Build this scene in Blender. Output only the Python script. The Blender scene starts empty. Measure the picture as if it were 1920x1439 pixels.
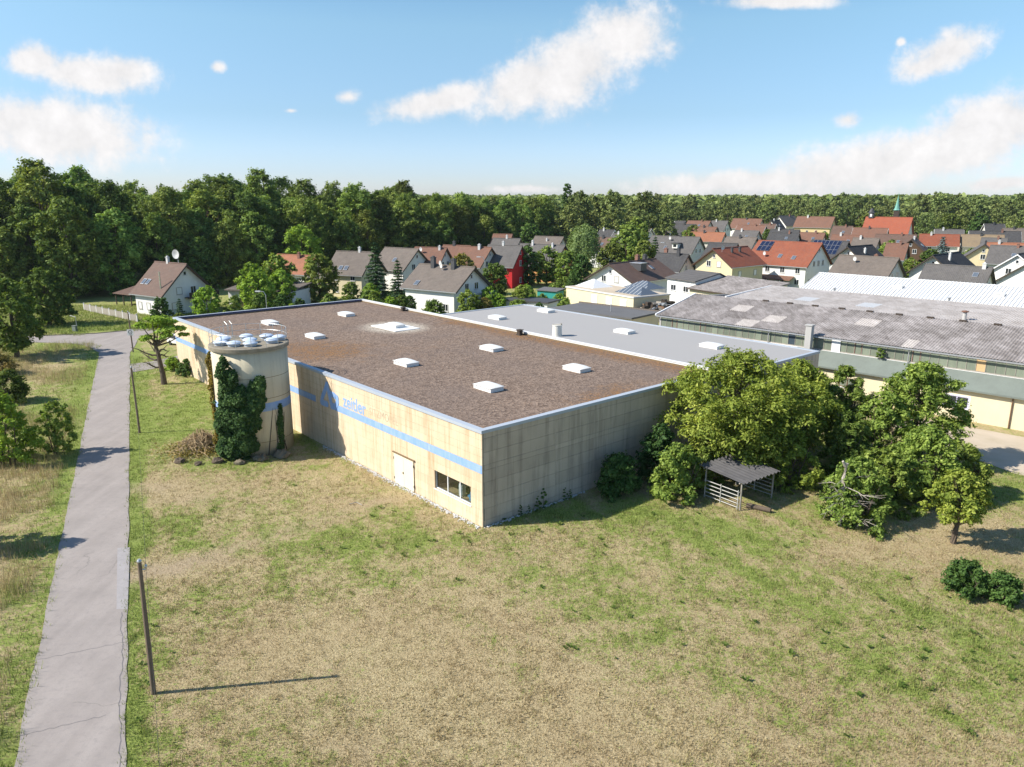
import bpy, math, random
import numpy as np
from mathutils import Vector, Matrix

# ------------------------------------------------------------------ scene, camera, light
scene = bpy.context.scene
COL = scene.collection
R = math.radians

cam_data = bpy.data.cameras.new('camera')
cam_data.sensor_width = 36.0
cam_data.lens = 1400.0 / 1920.0 * 36.0
cam_data.clip_start = 0.5
cam_data.clip_end = 20000.0
cam = bpy.data.objects.new('camera', cam_data)
cam.location = (0, 0, 20.0)
cam.rotation_euler = (R(90 - 14.0), 0, 0)
COL.objects.link(cam)
scene.camera = cam

SUN_AZ, SUN_EL = 189.0, 39.5          # degrees, counter-clockwise from +X, above the horizon
S = Vector((math.cos(R(SUN_EL)) * math.cos(R(SUN_AZ)), math.cos(R(SUN_EL)) * math.sin(R(SUN_AZ)), math.sin(R(SUN_EL))))
sun_data = bpy.data.lights.new('sun', 'SUN')
sun_data.energy = 4.9
sun_data.angle = R(0.53)
sun_data.color = (1.0, 0.94, 0.83)
sun = bpy.data.objects.new('sun', sun_data)
sun.rotation_euler = S.to_track_quat('Z', 'Y').to_euler()
sun.location = (-60, -20, 80)
COL.objects.link(sun)

scene.view_settings.view_transform = 'Standard'
scene.view_settings.look = 'None'
scene.view_settings.exposure = 0.7
scene.view_settings.gamma = 1.0
scene.view_settings.use_curve_mapping = False
scene.cycles.max_bounces = 6
scene.cycles.diffuse_bounces = 3
scene.cycles.glossy_bounces = 2
scene.cycles.transmission_bounces = 3
scene.cycles.transparent_max_bounces = 6
scene.cycles.volume_bounces = 0
scene.cycles.use_denoising = True
scene.cycles.caustics_reflective = False
scene.cycles.caustics_refractive = False


def nd(nt, typ, ins=None, **props):
    n = nt.nodes.new(typ)
    for k, v in props.items():
        setattr(n, k, v)
    for k, v in (ins or {}).items():
        s = n.inputs[k]
        if isinstance(v, bpy.types.NodeSocket):
            nt.links.new(v, s)
        else:
            s.default_value = v
    return n


def mth(nt, op, a, b=0.0, c=0.0, clamp=False):
    n = nt.nodes.new('ShaderNodeMath')
    n.operation = op
    n.use_clamp = clamp
    for i, v in enumerate((a, b, c)):
        if isinstance(v, bpy.types.NodeSocket):
            nt.links.new(v, n.inputs[i])
        else:
            n.inputs[i].default_value = v
    return n.outputs[0]


def mixc(nt, fac, a, b, mode='MIX'):
    n = nt.nodes.new('ShaderNodeMix')
    n.data_type = 'RGBA'
    n.blend_type = mode
    for idx, v in ((0, fac), (6, a), (7, b)):
        if isinstance(v, bpy.types.NodeSocket):
            nt.links.new(v, n.inputs[idx])
        elif idx == 0:
            n.inputs[0].default_value = v
        else:
            n.inputs[idx].default_value = (v[0], v[1], v[2], 1)
    return n.outputs[2]


def ramp(nt, fac, stops, interp='LINEAR'):
    n = nt.nodes.new('ShaderNodeValToRGB')
    n.color_ramp.interpolation = interp
    el = n.color_ramp.elements
    while len(el) < len(stops):
        el.new(0.5)
    for e, (p, c) in zip(el, stops):
        e.position = p
        e.color = (c, c, c, 1) if isinstance(c, (int, float)) else (c[0], c[1], c[2], 1)
    nt.links.new(fac, n.inputs[0])
    return n.outputs[0]


# ------------------------------------------------------------------ world
world = bpy.data.worlds.new('World')
scene.world = world
world.use_nodes = True
wt = world.node_tree
wt.nodes.clear()
sky = nd(wt, 'ShaderNodeTexSky', sky_type='NISHITA')
sky.sun_disc = False
sky.sun_elevation = R(SUN_EL)
sky.sun_rotation = math.atan2(S.x, S.y)
sky.altitude = 200
sky.air_density = 1.0
sky.dust_density = 0.35
sky.ozone_density = 3.0
tc = nd(wt, 'ShaderNodeTexCoord')
sep = nd(wt, 'ShaderNodeSeparateXYZ', {0: tc.outputs['Generated']})
dx, dy, dz = sep.outputs
dyc = mth(wt, 'MAXIMUM', dy, 0.05)
p1 = mth(wt, 'DIVIDE', dx, dyc)
p2 = mth(wt, 'DIVIDE', dz, dyc)
pv = nd(wt, 'ShaderNodeCombineXYZ', {0: p1, 1: p2})
n_big = nd(wt, 'ShaderNodeTexNoise', {'Vector': pv.outputs[0], 'Scale': 9.0, 'Detail': 9.0, 'Roughness': 0.58})
n_fine = nd(wt, 'ShaderNodeTexNoise', {'Vector': pv.outputs[0], 'Scale': 24.0, 'Detail': 10.0, 'Roughness': 0.66})
# cumulus banks standing over the far wood: centre, half axes, tilt (in tangent units of the forward direction)
CLOUDS = [(1165, 72, 100, 66, 8), (1085, 125, 140, 80, 22), (985, 160, 130, 52, 20), (830, 188, 130, 28, 10),
          (652, 182, 38, 22, 0), (165, 142, 140, 34, -4), (62, 118, 62, 34, 0), (238, 134, 70, 36, 0), (408, 126, 22, 15, 0),
          (100, 245, 215, 72, -6), (30, 222, 130, 44, 0), (1765, 103, 88, 42, 24), (1735, 126, 66, 28, 8), (1690, 78, 14, 11, 0),
          (1690, 302, 340, 58, 10), (1870, 245, 170, 80, 12), (1400, 342, 230, 26, 3), (1590, 225, 48, 26, 0),
          (1460, 4, 115, 14, 0), (985, 355, 70, 10, 0), (545, 208, 24, 8, 0), (1870, 345, 80, 14, 5)]
field = None
for (px, py, rx, ry, rot) in CLOUDS:
    y = -(py - 719.5) / 1400.0
    den = 0.9703 + 0.2419 * y
    cx, cy = (px - 960) / 1400.0 / den, (-0.2419 + 0.9703 * y) / den
    k = 1.0 / 1400.0
    ca, sa = math.cos(R(rot)), math.sin(R(rot))
    ax = mth(wt, 'SUBTRACT', p1, cx)
    ay = mth(wt, 'SUBTRACT', p2, cy)
    ux = mth(wt, 'MULTIPLY_ADD', ax, ca / (rx * k), mth(wt, 'MULTIPLY', ay, sa / (rx * k)))
    uy = mth(wt, 'MULTIPLY_ADD', ay, ca / (ry * k), mth(wt, 'MULTIPLY', ax, -sa / (ry * k)))
    r2 = mth(wt, 'MULTIPLY_ADD', ux, ux, mth(wt, 'MULTIPLY', uy, uy))
    b = mth(wt, 'SUBTRACT', 1.0 if rx > 60 else 0.62, mth(wt, 'SQRT', r2))
    field = b if field is None else mth(wt, 'SMOOTH_MAX', field, b, 0.25)
field = mth(wt, 'MAXIMUM', field, -2.0)
n_tiny = nd(wt, 'ShaderNodeTexNoise', {'Vector': pv.outputs[0], 'Scale': 75.0, 'Detail': 6.0, 'Roughness': 0.62})
nsum = mth(wt, 'ADD', mth(wt, 'MULTIPLY', mth(wt, 'SUBTRACT', n_big.outputs[0], 0.5), 1.15), mth(wt, 'MULTIPLY', mth(wt, 'SUBTRACT', n_fine.outputs[0], 0.5), 1.3))
nsum = mth(wt, 'ADD', nsum, mth(wt, 'MULTIPLY', mth(wt, 'SUBTRACT', n_tiny.outputs[0], 0.5), 0.3))
dens = mth(wt, 'ADD', field, nsum)
front = nd(wt, 'ShaderNodeMapRange', {'Value': dens, 'From Min': -0.18, 'From Max': 0.66, 'To Min': 0.0, 'To Max': 0.95}, interpolation_type='SMOOTHERSTEP').outputs[0]
front = mth(wt, 'MULTIPLY', front, mth(wt, 'GREATER_THAN', dy, 0.06))
# the rest of the sky carries the same scattered cumulus
dzc = mth(wt, 'ADD', mth(wt, 'MAXIMUM', dz, 0.0), 0.18)
gv = nd(wt, 'ShaderNodeCombineXYZ', {0: mth(wt, 'DIVIDE', dx, dzc), 1: mth(wt, 'DIVIDE', dy, dzc)})
gn = nd(wt, 'ShaderNodeTexNoise', {'Vector': gv.outputs[0], 'Scale': 1.3, 'Detail': 8.0, 'Roughness': 0.55})
gen = nd(wt, 'ShaderNodeMapRange', {'Value': gn.outputs[0], 'From Min': 0.56, 'From Max': 0.7, 'To Min': 0.0, 'To Max': 0.95}, interpolation_type='SMOOTHSTEP').outputs[0]
wgt = mth(wt, 'MAXIMUM', mth(wt, 'SUBTRACT', mth(wt, 'ABSOLUTE', dx), 0.6), mth(wt, 'SUBTRACT', dz, 0.27))
wgt = mth(wt, 'MULTIPLY', mth(wt, 'MAXIMUM', wgt, mth(wt, 'MULTIPLY', dy, -1.0)), 8.0, clamp=True)
cover = mth(wt, 'MAXIMUM', front, mth(wt, 'MULTIPLY', gen, wgt))
cover = mth(wt, 'MULTIPLY', cover, mth(wt, 'GREATER_THAN', dz, -0.01))
shade = nd(wt, 'ShaderNodeMapRange', {'Value': n_fine.outputs[0], 'From Min': 0.32, 'From Max': 0.68, 'To Min': 0.86, 'To Max': 1.05}).outputs[0]
hs = nd(wt, 'ShaderNodeHueSaturation', {'Hue': 0.5, 'Saturation': 1.25, 'Value': 1.0, 'Color': sky.outputs[0]})
air = ramp(wt, dz, [(0.0, (0.66, 0.72, 1.02)), (0.03, (0.66, 0.71, 0.98)), (0.1, (0.8, 0.76, 0.8)), (0.2, (1.32, 1.05, 0.85)), (0.5, (1.15, 1.0, 0.88))])
air = mixc(wt, 1.0, hs.outputs[0], air, 'MULTIPLY')
SKY_K = 0.12
cl = nd(wt, 'ShaderNodeVectorMath', {0: (5.05, 4.9, 4.85), 1: shade}, operation='MULTIPLY')
col = mixc(wt, cover, air, cl.outputs[0])
bg = nd(wt, 'ShaderNodeBackground', {'Color': col, 'Strength': SKY_K})
nd(wt, 'ShaderNodeOutputWorld', {'Surface': bg.outputs[0]})


# ------------------------------------------------------------------ mesh helpers
class MB:
    def __init__(self):
        self.v = []
        self.f = []

    def add(self, vs, fs):
        o = len(self.v)
        self.v += [tuple(p) for p in vs]
        self.f += [tuple(i + o for i in f) for f in fs]
        return self

    def box(self, x0, x1, y0, y1, z0, z1):
        return self.add([(x0, y0, z0), (x1, y0, z0), (x1, y1, z0), (x0, y1, z0), (x0, y0, z1), (x1, y0, z1), (x1, y1, z1), (x0, y1, z1)],
                        [(0, 3, 2, 1), (4, 5, 6, 7), (0, 1, 5, 4), (1, 2, 6, 5), (2, 3, 7, 6), (3, 0, 4, 7)])

    def prism(self, poly, axis, a, b):
        """poly: 2-D outline (counter-clockwise), pushed along axis ('x','y','z') from a to b"""
        def m(p, t):
            return {'x': (t, p[0], p[1]), 'y': (p[0], t, p[1]), 'z': (p[0], p[1], t)}[axis]
        n = len(poly)
        vs = [m(p, a) for p in poly] + [m(p, b) for p in poly]
        fs = [tuple(range(n))[::-1], tuple(range(n, 2 * n))] + [(i, (i + 1) % n, n + (i + 1) % n, n + i) for i in range(n)]
        return self.add(vs, fs)

    def tube(self, pts, rad, n=6, cap=True):
        pts = [Vector(p) for p in pts]
        if not isinstance(rad, (list, tuple)):
            rad = [rad] * len(pts)
        vs, fs = [], []
        for i, p in enumerate(pts):
            d = (pts[min(i + 1, len(pts) - 1)] - pts[max(i - 1, 0)])
            d = d.normalized() if d.length > 1e-9 else Vector((0, 0, 1))
            a = d.cross(Vector((0, 0, 1)))
            a = a.normalized() if a.length > 1e-3 else Vector((1, 0, 0))
            b = d.cross(a)
            for k in range(n):
                t = 2 * math.pi * k / n
                vs.append(p + (a * math.cos(t) + b * math.sin(t)) * rad[i])
        for i in range(len(pts) - 1):
            for k in range(n):
                fs.append((i * n + k, i * n + (k + 1) % n, (i + 1) * n + (k + 1) % n, (i + 1) * n + k))
        if cap:
            fs.append(tuple(range(n))[::-1])
            fs.append(tuple(range((len(pts) - 1) * n, len(pts) * n)))
        return self.add(vs, fs)

    def lathe(self, prof, n=24, c=(0, 0, 0)):
        vs, fs = [], []
        for (r, z) in prof:
            for k in range(n):
                t = 2 * math.pi * k / n
                vs.append((c[0] + r * math.cos(t), c[1] + r * math.sin(t), c[2] + z))
        m = len(prof)
        for i in range(m - 1):
            for k in range(n):
                fs.append((i * n + k, i * n + (k + 1) % n, (i + 1) * n + (k + 1) % n, (i + 1) * n + k))
        fs.append(tuple(range(n))[::-1])
        fs.append(tuple(range((m - 1) * n, m * n)))
        return self.add(vs, fs)

    def mesh(self, name, material=None, smooth=False):
        me = bpy.data.meshes.new(name)
        me.from_pydata(self.v, [], self.f)
        if material:
            me.materials.append(material)
        if smooth:
            me.polygons.foreach_set('use_smooth', [True] * len(me.polygons))
        me.update()
        return me

    def build(self, name, material, parent=None, loc=(0, 0, 0), rz=0.0, smooth=False):
        return put(name, self.mesh(name, material, smooth), parent, loc, rz)


def put(name, me, parent=None, loc=(0, 0, 0), rz=0.0, scale=None):
    o = bpy.data.objects.new(name, me)
    COL.objects.link(o)
    o.location = loc
    o.rotation_euler = (0, 0, rz)
    if scale is not None:
        o.scale = scale if isinstance(scale, (tuple, list)) else (scale,) * 3
    if parent is not None:
        o.parent = parent
    return o


def thing(name, label, cat, loc=(0, 0, 0), rz=0.0, group=None):
    o = put(name, None, None, loc, rz)
    o.empty_display_size = 0.5
    return tag(o, label, cat, group)


def tag(o, label=None, cat=None, group=None, kind=None):
    for k, v in (('label', label), ('category', cat), ('group', group), ('kind', kind)):
        if v:
            o[k] = v
    return o


_unit = {}


def boxpart(name, material, parent, x0, x1, y0, y1, z0, z1):
    """a box as a part: all boxes of one material share a unit cube"""
    if material.name not in _unit:
        _unit[material.name] = MB().box(-.5, .5, -.5, .5, -.5, .5).mesh('unit_box', material)
    return put(name, _unit[material.name], parent, ((x0 + x1) / 2, (y0 + y1) / 2, (z0 + z1) / 2), 0, (x1 - x0, y1 - y0, z1 - z0))


def copy_tree(o, parent=None):
    c = o.copy()
    COL.objects.link(c)
    c.parent = parent
    for ch in o.children:
        copy_tree(ch, c)
    return c


def np_mesh(name, verts, nper, material, attr=None):
    """verts (F, nper, 3): separate polygons"""
    F = len(verts)
    me = bpy.data.meshes.new(name)
    me.vertices.add(F * nper)
    me.vertices.foreach_set('co', np.ascontiguousarray(verts, dtype=np.float32).ravel())
    me.loops.add(F * nper)
    me.loops.foreach_set('vertex_index', np.arange(F * nper, dtype=np.int32))
    me.polygons.add(F)
    me.polygons.foreach_set('loop_start', np.arange(0, F * nper, nper, dtype=np.int32))
    me.polygons.foreach_set('loop_total', np.full(F, nper, dtype=np.int32))
    if attr:
        for an, av in attr.items():
            a = me.attributes.new(an, 'FLOAT', 'FACE')
            a.data.foreach_set('value', np.ascontiguousarray(av, dtype=np.float32))
    me.materials.append(material)
    me.update(calc_edges=True)
    return me


def vnoise(x, y, scale, seed):
    """smooth value noise, numpy arrays"""
    rng = np.random.RandomState(seed)
    T = rng.rand(256, 256)
    x = np.asarray(x) / scale + 1000.0
    y = np.asarray(y) / scale + 1000.0
    xi, yi = np.floor(x).astype(int), np.floor(y).astype(int)
    fx, fy = x - xi, y - yi
    fx, fy = fx * fx * (3 - 2 * fx), fy * fy * (3 - 2 * fy)
    g = lambda a, b: T[a % 256, b % 256]
    return (g(xi, yi) * (1 - fx) + g(xi + 1, yi) * fx) * (1 - fy) + (g(xi, yi + 1) * (1 - fx) + g(xi + 1, yi + 1) * fx) * fy


def fbm(x, y, scale, seed, oct=4):
    s, a, t = 0, 1.0, 0
    for i in range(oct):
        s = s + a * vnoise(x, y, scale / 2 ** i, seed + i)
        t += a
        a *= 0.55
    return s / t


# ------------------------------------------------------------------ materials
def new_mat(name):
    m = bpy.data.materials.new(name)
    m.use_nodes = True
    nt = m.node_tree
    nt.nodes.clear()
    out = nd(nt, 'ShaderNodeOutputMaterial')
    return m, nt, out


def finish(nt, out, col, rough=0.8, bump=None, bstr=0.3, bdist=0.02, spec=0.3, metal=0.0):
    p = nd(nt, 'ShaderNodeBsdfPrincipled', {'Roughness': rough, 'Metallic': metal, 'Specular IOR Level': spec})
    if isinstance(col, bpy.types.NodeSocket):
        nt.links.new(col, p.inputs['Base Color'])
    else:
        p.inputs['Base Color'].default_value = (*col, 1)
    if bump is not None:
        b = nd(nt, 'ShaderNodeBump', {'Height': bump, 'Strength': bstr, 'Distance': bdist})
        nt.links.new(b.outputs[0], p.inputs['Normal'])
    nt.links.new(p.outputs[0], out.inputs[0])
    return p


def wpos(nt):
    return nd(nt, 'ShaderNodeNewGeometry').outputs['Position']


def noise(nt, vec, scale, detail=4.0, rough=0.55, dist=0.0):
    return nd(nt, 'ShaderNodeTexNoise', {'Vector': vec, 'Scale': scale, 'Detail': detail, 'Roughness': rough, 'Distortion': dist}).outputs[0]


def stretch(nt, vec, sx, sy, sz, rz=0.0):
    m = nd(nt, 'ShaderNodeMapping', {'Vector': vec})
    m.inputs['Scale'].default_value = (sx, sy, sz)
    m.inputs['Rotation'].default_value = (0, 0, rz)
    return m.outputs[0]


def weathered(name, c, rough=0.8, amount=0.25, scale=0.7, streak=0.3, dirt=None, bump=0.15, spec=0.25, metal=0.0, objvar=0.0):
    """a plain material with blotches, vertical runs of dirt and fine grain"""
    m, nt, out = new_mat(name)
    w = wpos(nt)
    dirt = dirt or tuple(x * 0.45 for x in c)
    a = noise(nt, w, scale, 6.0, 0.62)
    f = ramp(nt, a, [(0.35, 0.0), (0.75, 1.0)])
    st = noise(nt, stretch(nt, w, 1.7, 1.7, 0.1), 1.4, 7.0, 0.72)
    sf = ramp(nt, st, [(0.47, 0.0), (0.7, 1.0)])
    k = mth(nt, 'ADD', mth(nt, 'MULTIPLY', f, amount), mth(nt, 'MULTIPLY', sf, streak), clamp=True)
    colr = mixc(nt, k, c, dirt)
    g = noise(nt, w, 22.0, 3.0, 0.7)
    colr = mixc(nt, 0.12, colr, nd(nt, 'ShaderNodeCombineColor', {0: g, 1: g, 2: g}).outputs[0], 'OVERLAY')
    if objvar:
        oi = nd(nt, 'ShaderNodeObjectInfo').outputs['Random']
        v = nd(nt, 'ShaderNodeMapRange', {'Value': oi, 'To Min': 1 - objvar, 'To Max': 1 + objvar}).outputs[0]
        colr = nd(nt, 'ShaderNodeHueSaturation', {'Color': colr, 'Value': v}).outputs[0]
    finish(nt, out, colr, rough, g, bump, 0.02, spec, metal)
    return m


def plain(name, c, rough=0.6, spec=0.4, metal=0.0):
    m, nt, out = new_mat(name)
    g = noise(nt, wpos(nt), 5.0, 4.0)
    col2 = mixc(nt, ramp(nt, g, [(0.3, 0.0), (0.8, 0.35)]), c, tuple(x * 0.6 for x in c))
    finish(nt, out, col2, rough, None, spec=spec, metal=metal)
    return m


def tile_roof(name, c1, c2, row=0.34, moss=0.25):
    """clay or concrete tiles: rows run level, so they follow the height up the slope"""
    m, nt, out = new_mat(name)
    tcn = nd(nt, 'ShaderNodeTexCoord').outputs['Object']
    s = nd(nt, 'ShaderNodeSeparateXYZ', {0: tcn})
    rowf = mth(nt, 'FRACT', mth(nt, 'MULTIPLY', s.outputs[2], 1.0 / (row * 0.62)))
    colf = mth(nt, 'FRACT', mth(nt, 'MULTIPLY', s.outputs[0], 1.0 / 0.3))
    w = wpos(nt)
    cell = nd(nt, 'ShaderNodeTexVoronoi', {'Vector': stretch(nt, tcn, 3.2, 1.2, 4.6), 'Scale': 1.0})
    cv = nd(nt, 'ShaderNodeSeparateColor', {0: cell.outputs['Color']}).outputs[0]
    big = noise(nt, w, 0.55, 6.0, 0.62)
    k = mth(nt, 'ADD', mth(nt, 'MULTIPLY', cv, 0.45), mth(nt, 'MULTIPLY', ramp(nt, big, [(0.3, 0), (0.72, 1)]), 0.55))
    colr = mixc(nt, k, c1, c2)
    ms = ramp(nt, noise(nt, w, 1.7, 7.0, 0.7), [(0.52, 0.0), (0.68, 1.0)])
    colr = mixc(nt, mth(nt, 'MULTIPLY', ms, moss), colr, (0.16, 0.155, 0.12))
    edge = ramp(nt, rowf, [(0.0, 0.55), (0.2, 1.0)])
    colr = mixc(nt, 1.0, colr, edge, 'MULTIPLY')
    h = mth(nt, 'ADD', mth(nt, 'MULTIPLY', rowf, -1.0), mth(nt, 'MULTIPLY', mth(nt, 'SINE', mth(nt, 'MULTIPLY', colf, 6.283)), 0.4))
    finish(nt, out, colr, 0.75, h, 0.6, 0.04, 0.3)
    return m


def leaf_mat(name, dark, mid, light, trans=0.36, patch=0.35, obj=0.35, gloss=0.012):
    """leaf colour varies from leaf to leaf, from bough to bough and from tree to tree"""
    m, nt, out = new_mat(name)
    ge = nd(nt, 'ShaderNodeNewGeometry')
    rnd = ge.outputs['Random Per Island']
    oi = nd(nt, 'ShaderNodeObjectInfo').outputs['Random']
    b = noise(nt, ge.outputs['Position'], patch, 3.0)
    k = mth(nt, 'ADD', mth(nt, 'MULTIPLY', rnd, 0.55), mth(nt, 'MULTIPLY', ramp(nt, b, [(0.3, 0), (0.7, 1)]), 0.45))
    colr = ramp(nt, k, [(0.05, dark), (0.5, mid), (0.95, light)])
    hv = nd(nt, 'ShaderNodeMapRange', {'Value': oi, 'To Min': 0.5 - 0.014 * obj / 0.35, 'To Max': 0.5 + 0.022 * obj / 0.35}).outputs[0]
    vv = nd(nt, 'ShaderNodeMapRange', {'Value': mth(nt, 'FRACT', mth(nt, 'MULTIPLY', oi, 7.31)), 'To Min': 1 - obj, 'To Max': 1 + obj}).outputs[0]
    colr = nd(nt, 'ShaderNodeHueSaturation', {'Hue': hv, 'Value': vv, 'Color': colr}).outputs[0]
    d = nd(nt, 'ShaderNodeBsdfDiffuse', {'Color': colr})
    tl = nd(nt, 'ShaderNodeBsdfTranslucent', {'Color': mixc(nt, 1.0, colr, (1.3, 1.25, 0.6), 'MULTIPLY')})
    mx = nd(nt, 'ShaderNodeMixShader', {0: trans, 1: d.outputs[0], 2: tl.outputs[0]})
    gl = nd(nt, 'ShaderNodeBsdfGlossy', {'Color': (0.9, 0.95, 0.9, 1), 'Roughness': 0.6})
    mx2 = nd(nt, 'ShaderNodeMixShader', {0: gloss, 1: mx.outputs[0], 2: gl.outputs[0]})
    nt.links.new(mx2.outputs[0], out.inputs[0])
    return m


def grass_colour(nt, green, rnd, w):
    """straw to green, from the share of green growth"""
    straw = mixc(nt, rnd, (0.235, 0.178, 0.085), (0.66, 0.55, 0.335))
    if w is not None:
        br = ramp(nt, noise(nt, w, 0.12, 5.0, 0.6), [(0.45, 0.0), (0.65, 0.4)])
        straw = mixc(nt, br, straw, (0.36, 0.265, 0.155))
    fresh = mixc(nt, rnd, (0.085, 0.13, 0.022), (0.38, 0.44, 0.125))
    f = mth(nt, 'ADD', green, mth(nt, 'MULTIPLY', mth(nt, 'SUBTRACT', rnd, 0.5), 0.55))
    f = ramp(nt, f, [(0.32, 0.0), (0.68, 1.0)])
    return mixc(nt, f, straw, fresh)


def ground_mat():
    m, nt, out = new_mat('meadow ground')
    w = wpos(nt)
    g = nd(nt, 'ShaderNodeAttribute', attribute_name='green').outputs['Fac']
    fine = noise(nt, w, 9.0, 6.0, 0.75)
    mid = noise(nt, w, 1.6, 5.0, 0.62)
    mow = noise(nt, stretch(nt, w, 3.0, 0.25, 1.0, R(38)), 1.0, 4.0, 0.6)
    gg = mth(nt, 'ADD', g, mth(nt, 'MULTIPLY', mth(nt, 'SUBTRACT', mid, 0.5), 1.3))
    gg = mth(nt, 'ADD', gg, mth(nt, 'MULTIPLY', mth(nt, 'SUBTRACT', noise(nt, w, 4.5, 4.0, 0.6), 0.5), 1.2))
    gg = mth(nt, 'ADD', gg, mth(nt, 'MULTIPLY', mth(nt, 'SUBTRACT', mow, 0.5), 0.7))
    r = nd(nt, 'ShaderNodeMapRange', {'Value': fine, 'From Min': 0.3, 'From Max': 0.7}).outputs[0]
    colr = grass_colour(nt, gg, r, w)
    ba = nd(nt, 'ShaderNodeAttribute', attribute_name='bare').outputs['Fac']
    colr = mixc(nt, mth(nt, 'MULTIPLY', ba, 0.85), colr, mixc(nt, r, (0.26, 0.19, 0.115), (0.5, 0.405, 0.285)))
    soil = ramp(nt, noise(nt, w, 2.6, 7.0, 0.72), [(0.58, 0.0), (0.72, 1.0)])
    colr = mixc(nt, mth(nt, 'MULTIPLY', soil, 0.5), colr, (0.2, 0.145, 0.09))
    finish(nt, out, colr, 0.95, fine, 1.0, 0.12, 0.05)
    return m


def blade_mat(name, tall=False):
    m, nt, out = new_mat(name)
    ge = nd(nt, 'ShaderNodeNewGeometry')
    g = nd(nt, 'ShaderNodeAttribute', attribute_name='green').outputs['Fac']
    colr = grass_colour(nt, g, ge.outputs['Random Per Island'], ge.outputs['Position'])
    if tall:
        colr = mixc(nt, 0.3, colr, (0.42, 0.33, 0.17))
    d = nd(nt, 'ShaderNodeBsdfDiffuse', {'Color': colr})
    tl = nd(nt, 'ShaderNodeBsdfTranslucent', {'Color': colr})
    mx = nd(nt, 'ShaderNodeMixShader', {0: 0.35, 1: d.outputs[0], 2: tl.outputs[0]})
    nt.links.new(mx.outputs[0], out.inputs[0])
    return m


def asphalt_mat():
    m, nt, out = new_mat('old asphalt')
    w = wpos(nt)
    g = noise(nt, w, 30.0, 4.0, 0.75)
    b = noise(nt, w, 0.45, 6.0, 0.6)
    lane = noise(nt, stretch(nt, w, 1.1, 0.07, 1.0, R(26.3)), 1.0, 4.0, 0.55)
    c = mixc(nt, ramp(nt, b, [(0.3, 0), (0.75, 1)]), (0.325, 0.286, 0.264), (0.24, 0.212, 0.196))
    c = mixc(nt, ramp(nt, lane, [(0.35, 0), (0.7, 0.6)]), c, (0.375, 0.334, 0.31))
    c = mixc(nt, ramp(nt, g, [(0.4, 0.0), (0.75, 0.45)]), c, (0.2, 0.19, 0.188))
    st = noise(nt, w, 3.0, 6.0, 0.7)
    c = mixc(nt, ramp(nt, st, [(0.5, 0.0), (0.7, 0.5)]), c, (0.22, 0.195, 0.19))
    vo = nd(nt, 'ShaderNodeTexVoronoi', {'Vector': nd(nt, 'ShaderNodeVectorMath', {0: w, 1: nd(nt, 'ShaderNodeTexNoise', {'Vector': w, 'Scale': 0.8, 'Detail': 5.0}).outputs[1]}, operation='ADD').outputs[0], 'Scale': 0.16}, feature='DISTANCE_TO_EDGE')
    cr = ramp(nt, vo.outputs[0], [(0.0, 1.0), (0.006, 0.0)])
    part = ramp(nt, noise(nt, w, 0.25, 2.0), [(0.56, 0.0), (0.6, 1.0)])
    c = mixc(nt, mth(nt, 'MULTIPLY', mth(nt, 'MULTIPLY', cr, part), 0.3), c, (0.05, 0.047, 0.045))
    finish(nt, out, c, 0.9, g, 0.35, 0.02, 0.25)
    return m


def gravel_roof_mat():
    m, nt, out = new_mat('roof gravel')
    tcn = nd(nt, 'ShaderNodeTexCoord').outputs['Object']
    vo = nd(nt, 'ShaderNodeTexVoronoi', {'Vector': tcn, 'Scale': 5.5})
    cv = nd(nt, 'ShaderNodeSeparateColor', {0: vo.outputs['Color']}).outputs[0]
    fine = noise(nt, tcn, 14.0, 5.0, 0.75)
    big = noise(nt, tcn, 0.16, 6.0, 0.6)
    c = mixc(nt, mth(nt, 'MULTIPLY_ADD', cv, 0.6, mth(nt, 'MULTIPLY', fine, 0.4)), (0.075, 0.05, 0.038), (0.325, 0.243, 0.19))
    c = mixc(nt, ramp(nt, big, [(0.4, 0.0), (0.72, 0.4)]), c, (0.15, 0.122, 0.112))
    # moss and rusty growth where the roof stays damp
    att = nd(nt, 'ShaderNodeAttribute', attribute_name='moss').outputs['Fac']
    mm = mth(nt, 'ADD', mth(nt, 'MULTIPLY', noise(nt, tcn, 0.9, 8.0, 0.75), 0.6), mth(nt, 'MULTIPLY', noise(nt, tcn, 6.0, 4.0, 0.7), 0.4))
    k = mth(nt, 'MULTIPLY', ramp(nt, mth(nt, 'ADD', mm, mth(nt, 'MULTIPLY', mth(nt, 'SUBTRACT', att, 0.5), 0.42)), [(0.49, 0.0), (0.7, 1.0)]), 0.8)
    k = mth(nt, 'MULTIPLY', k, ramp(nt, mth(nt, 'MULTIPLY_ADD', cv, 0.6, mth(nt, 'MULTIPLY', noise(nt, tcn, 3.0, 5.0, 0.7), 0.6)), [(0.42, 0.1), (0.68, 1.0)]))
    c = mixc(nt, k, c, mixc(nt, fine, (0.15, 0.062, 0.02), (0.3, 0.165, 0.06)))
    lt = nd(nt, 'ShaderNodeAttribute', attribute_name='pale').outputs['Fac']
    c = mixc(nt, mth(nt, 'MULTIPLY', lt, 0.75), c, mixc(nt, cv, (0.3, 0.26, 0.21), (0.58, 0.52, 0.44)))
    finish(nt, out, c, 0.92, mth(nt, 'ADD', vo.outputs[0], fine), 0.9, 0.05, 0.15)
    return m


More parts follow.
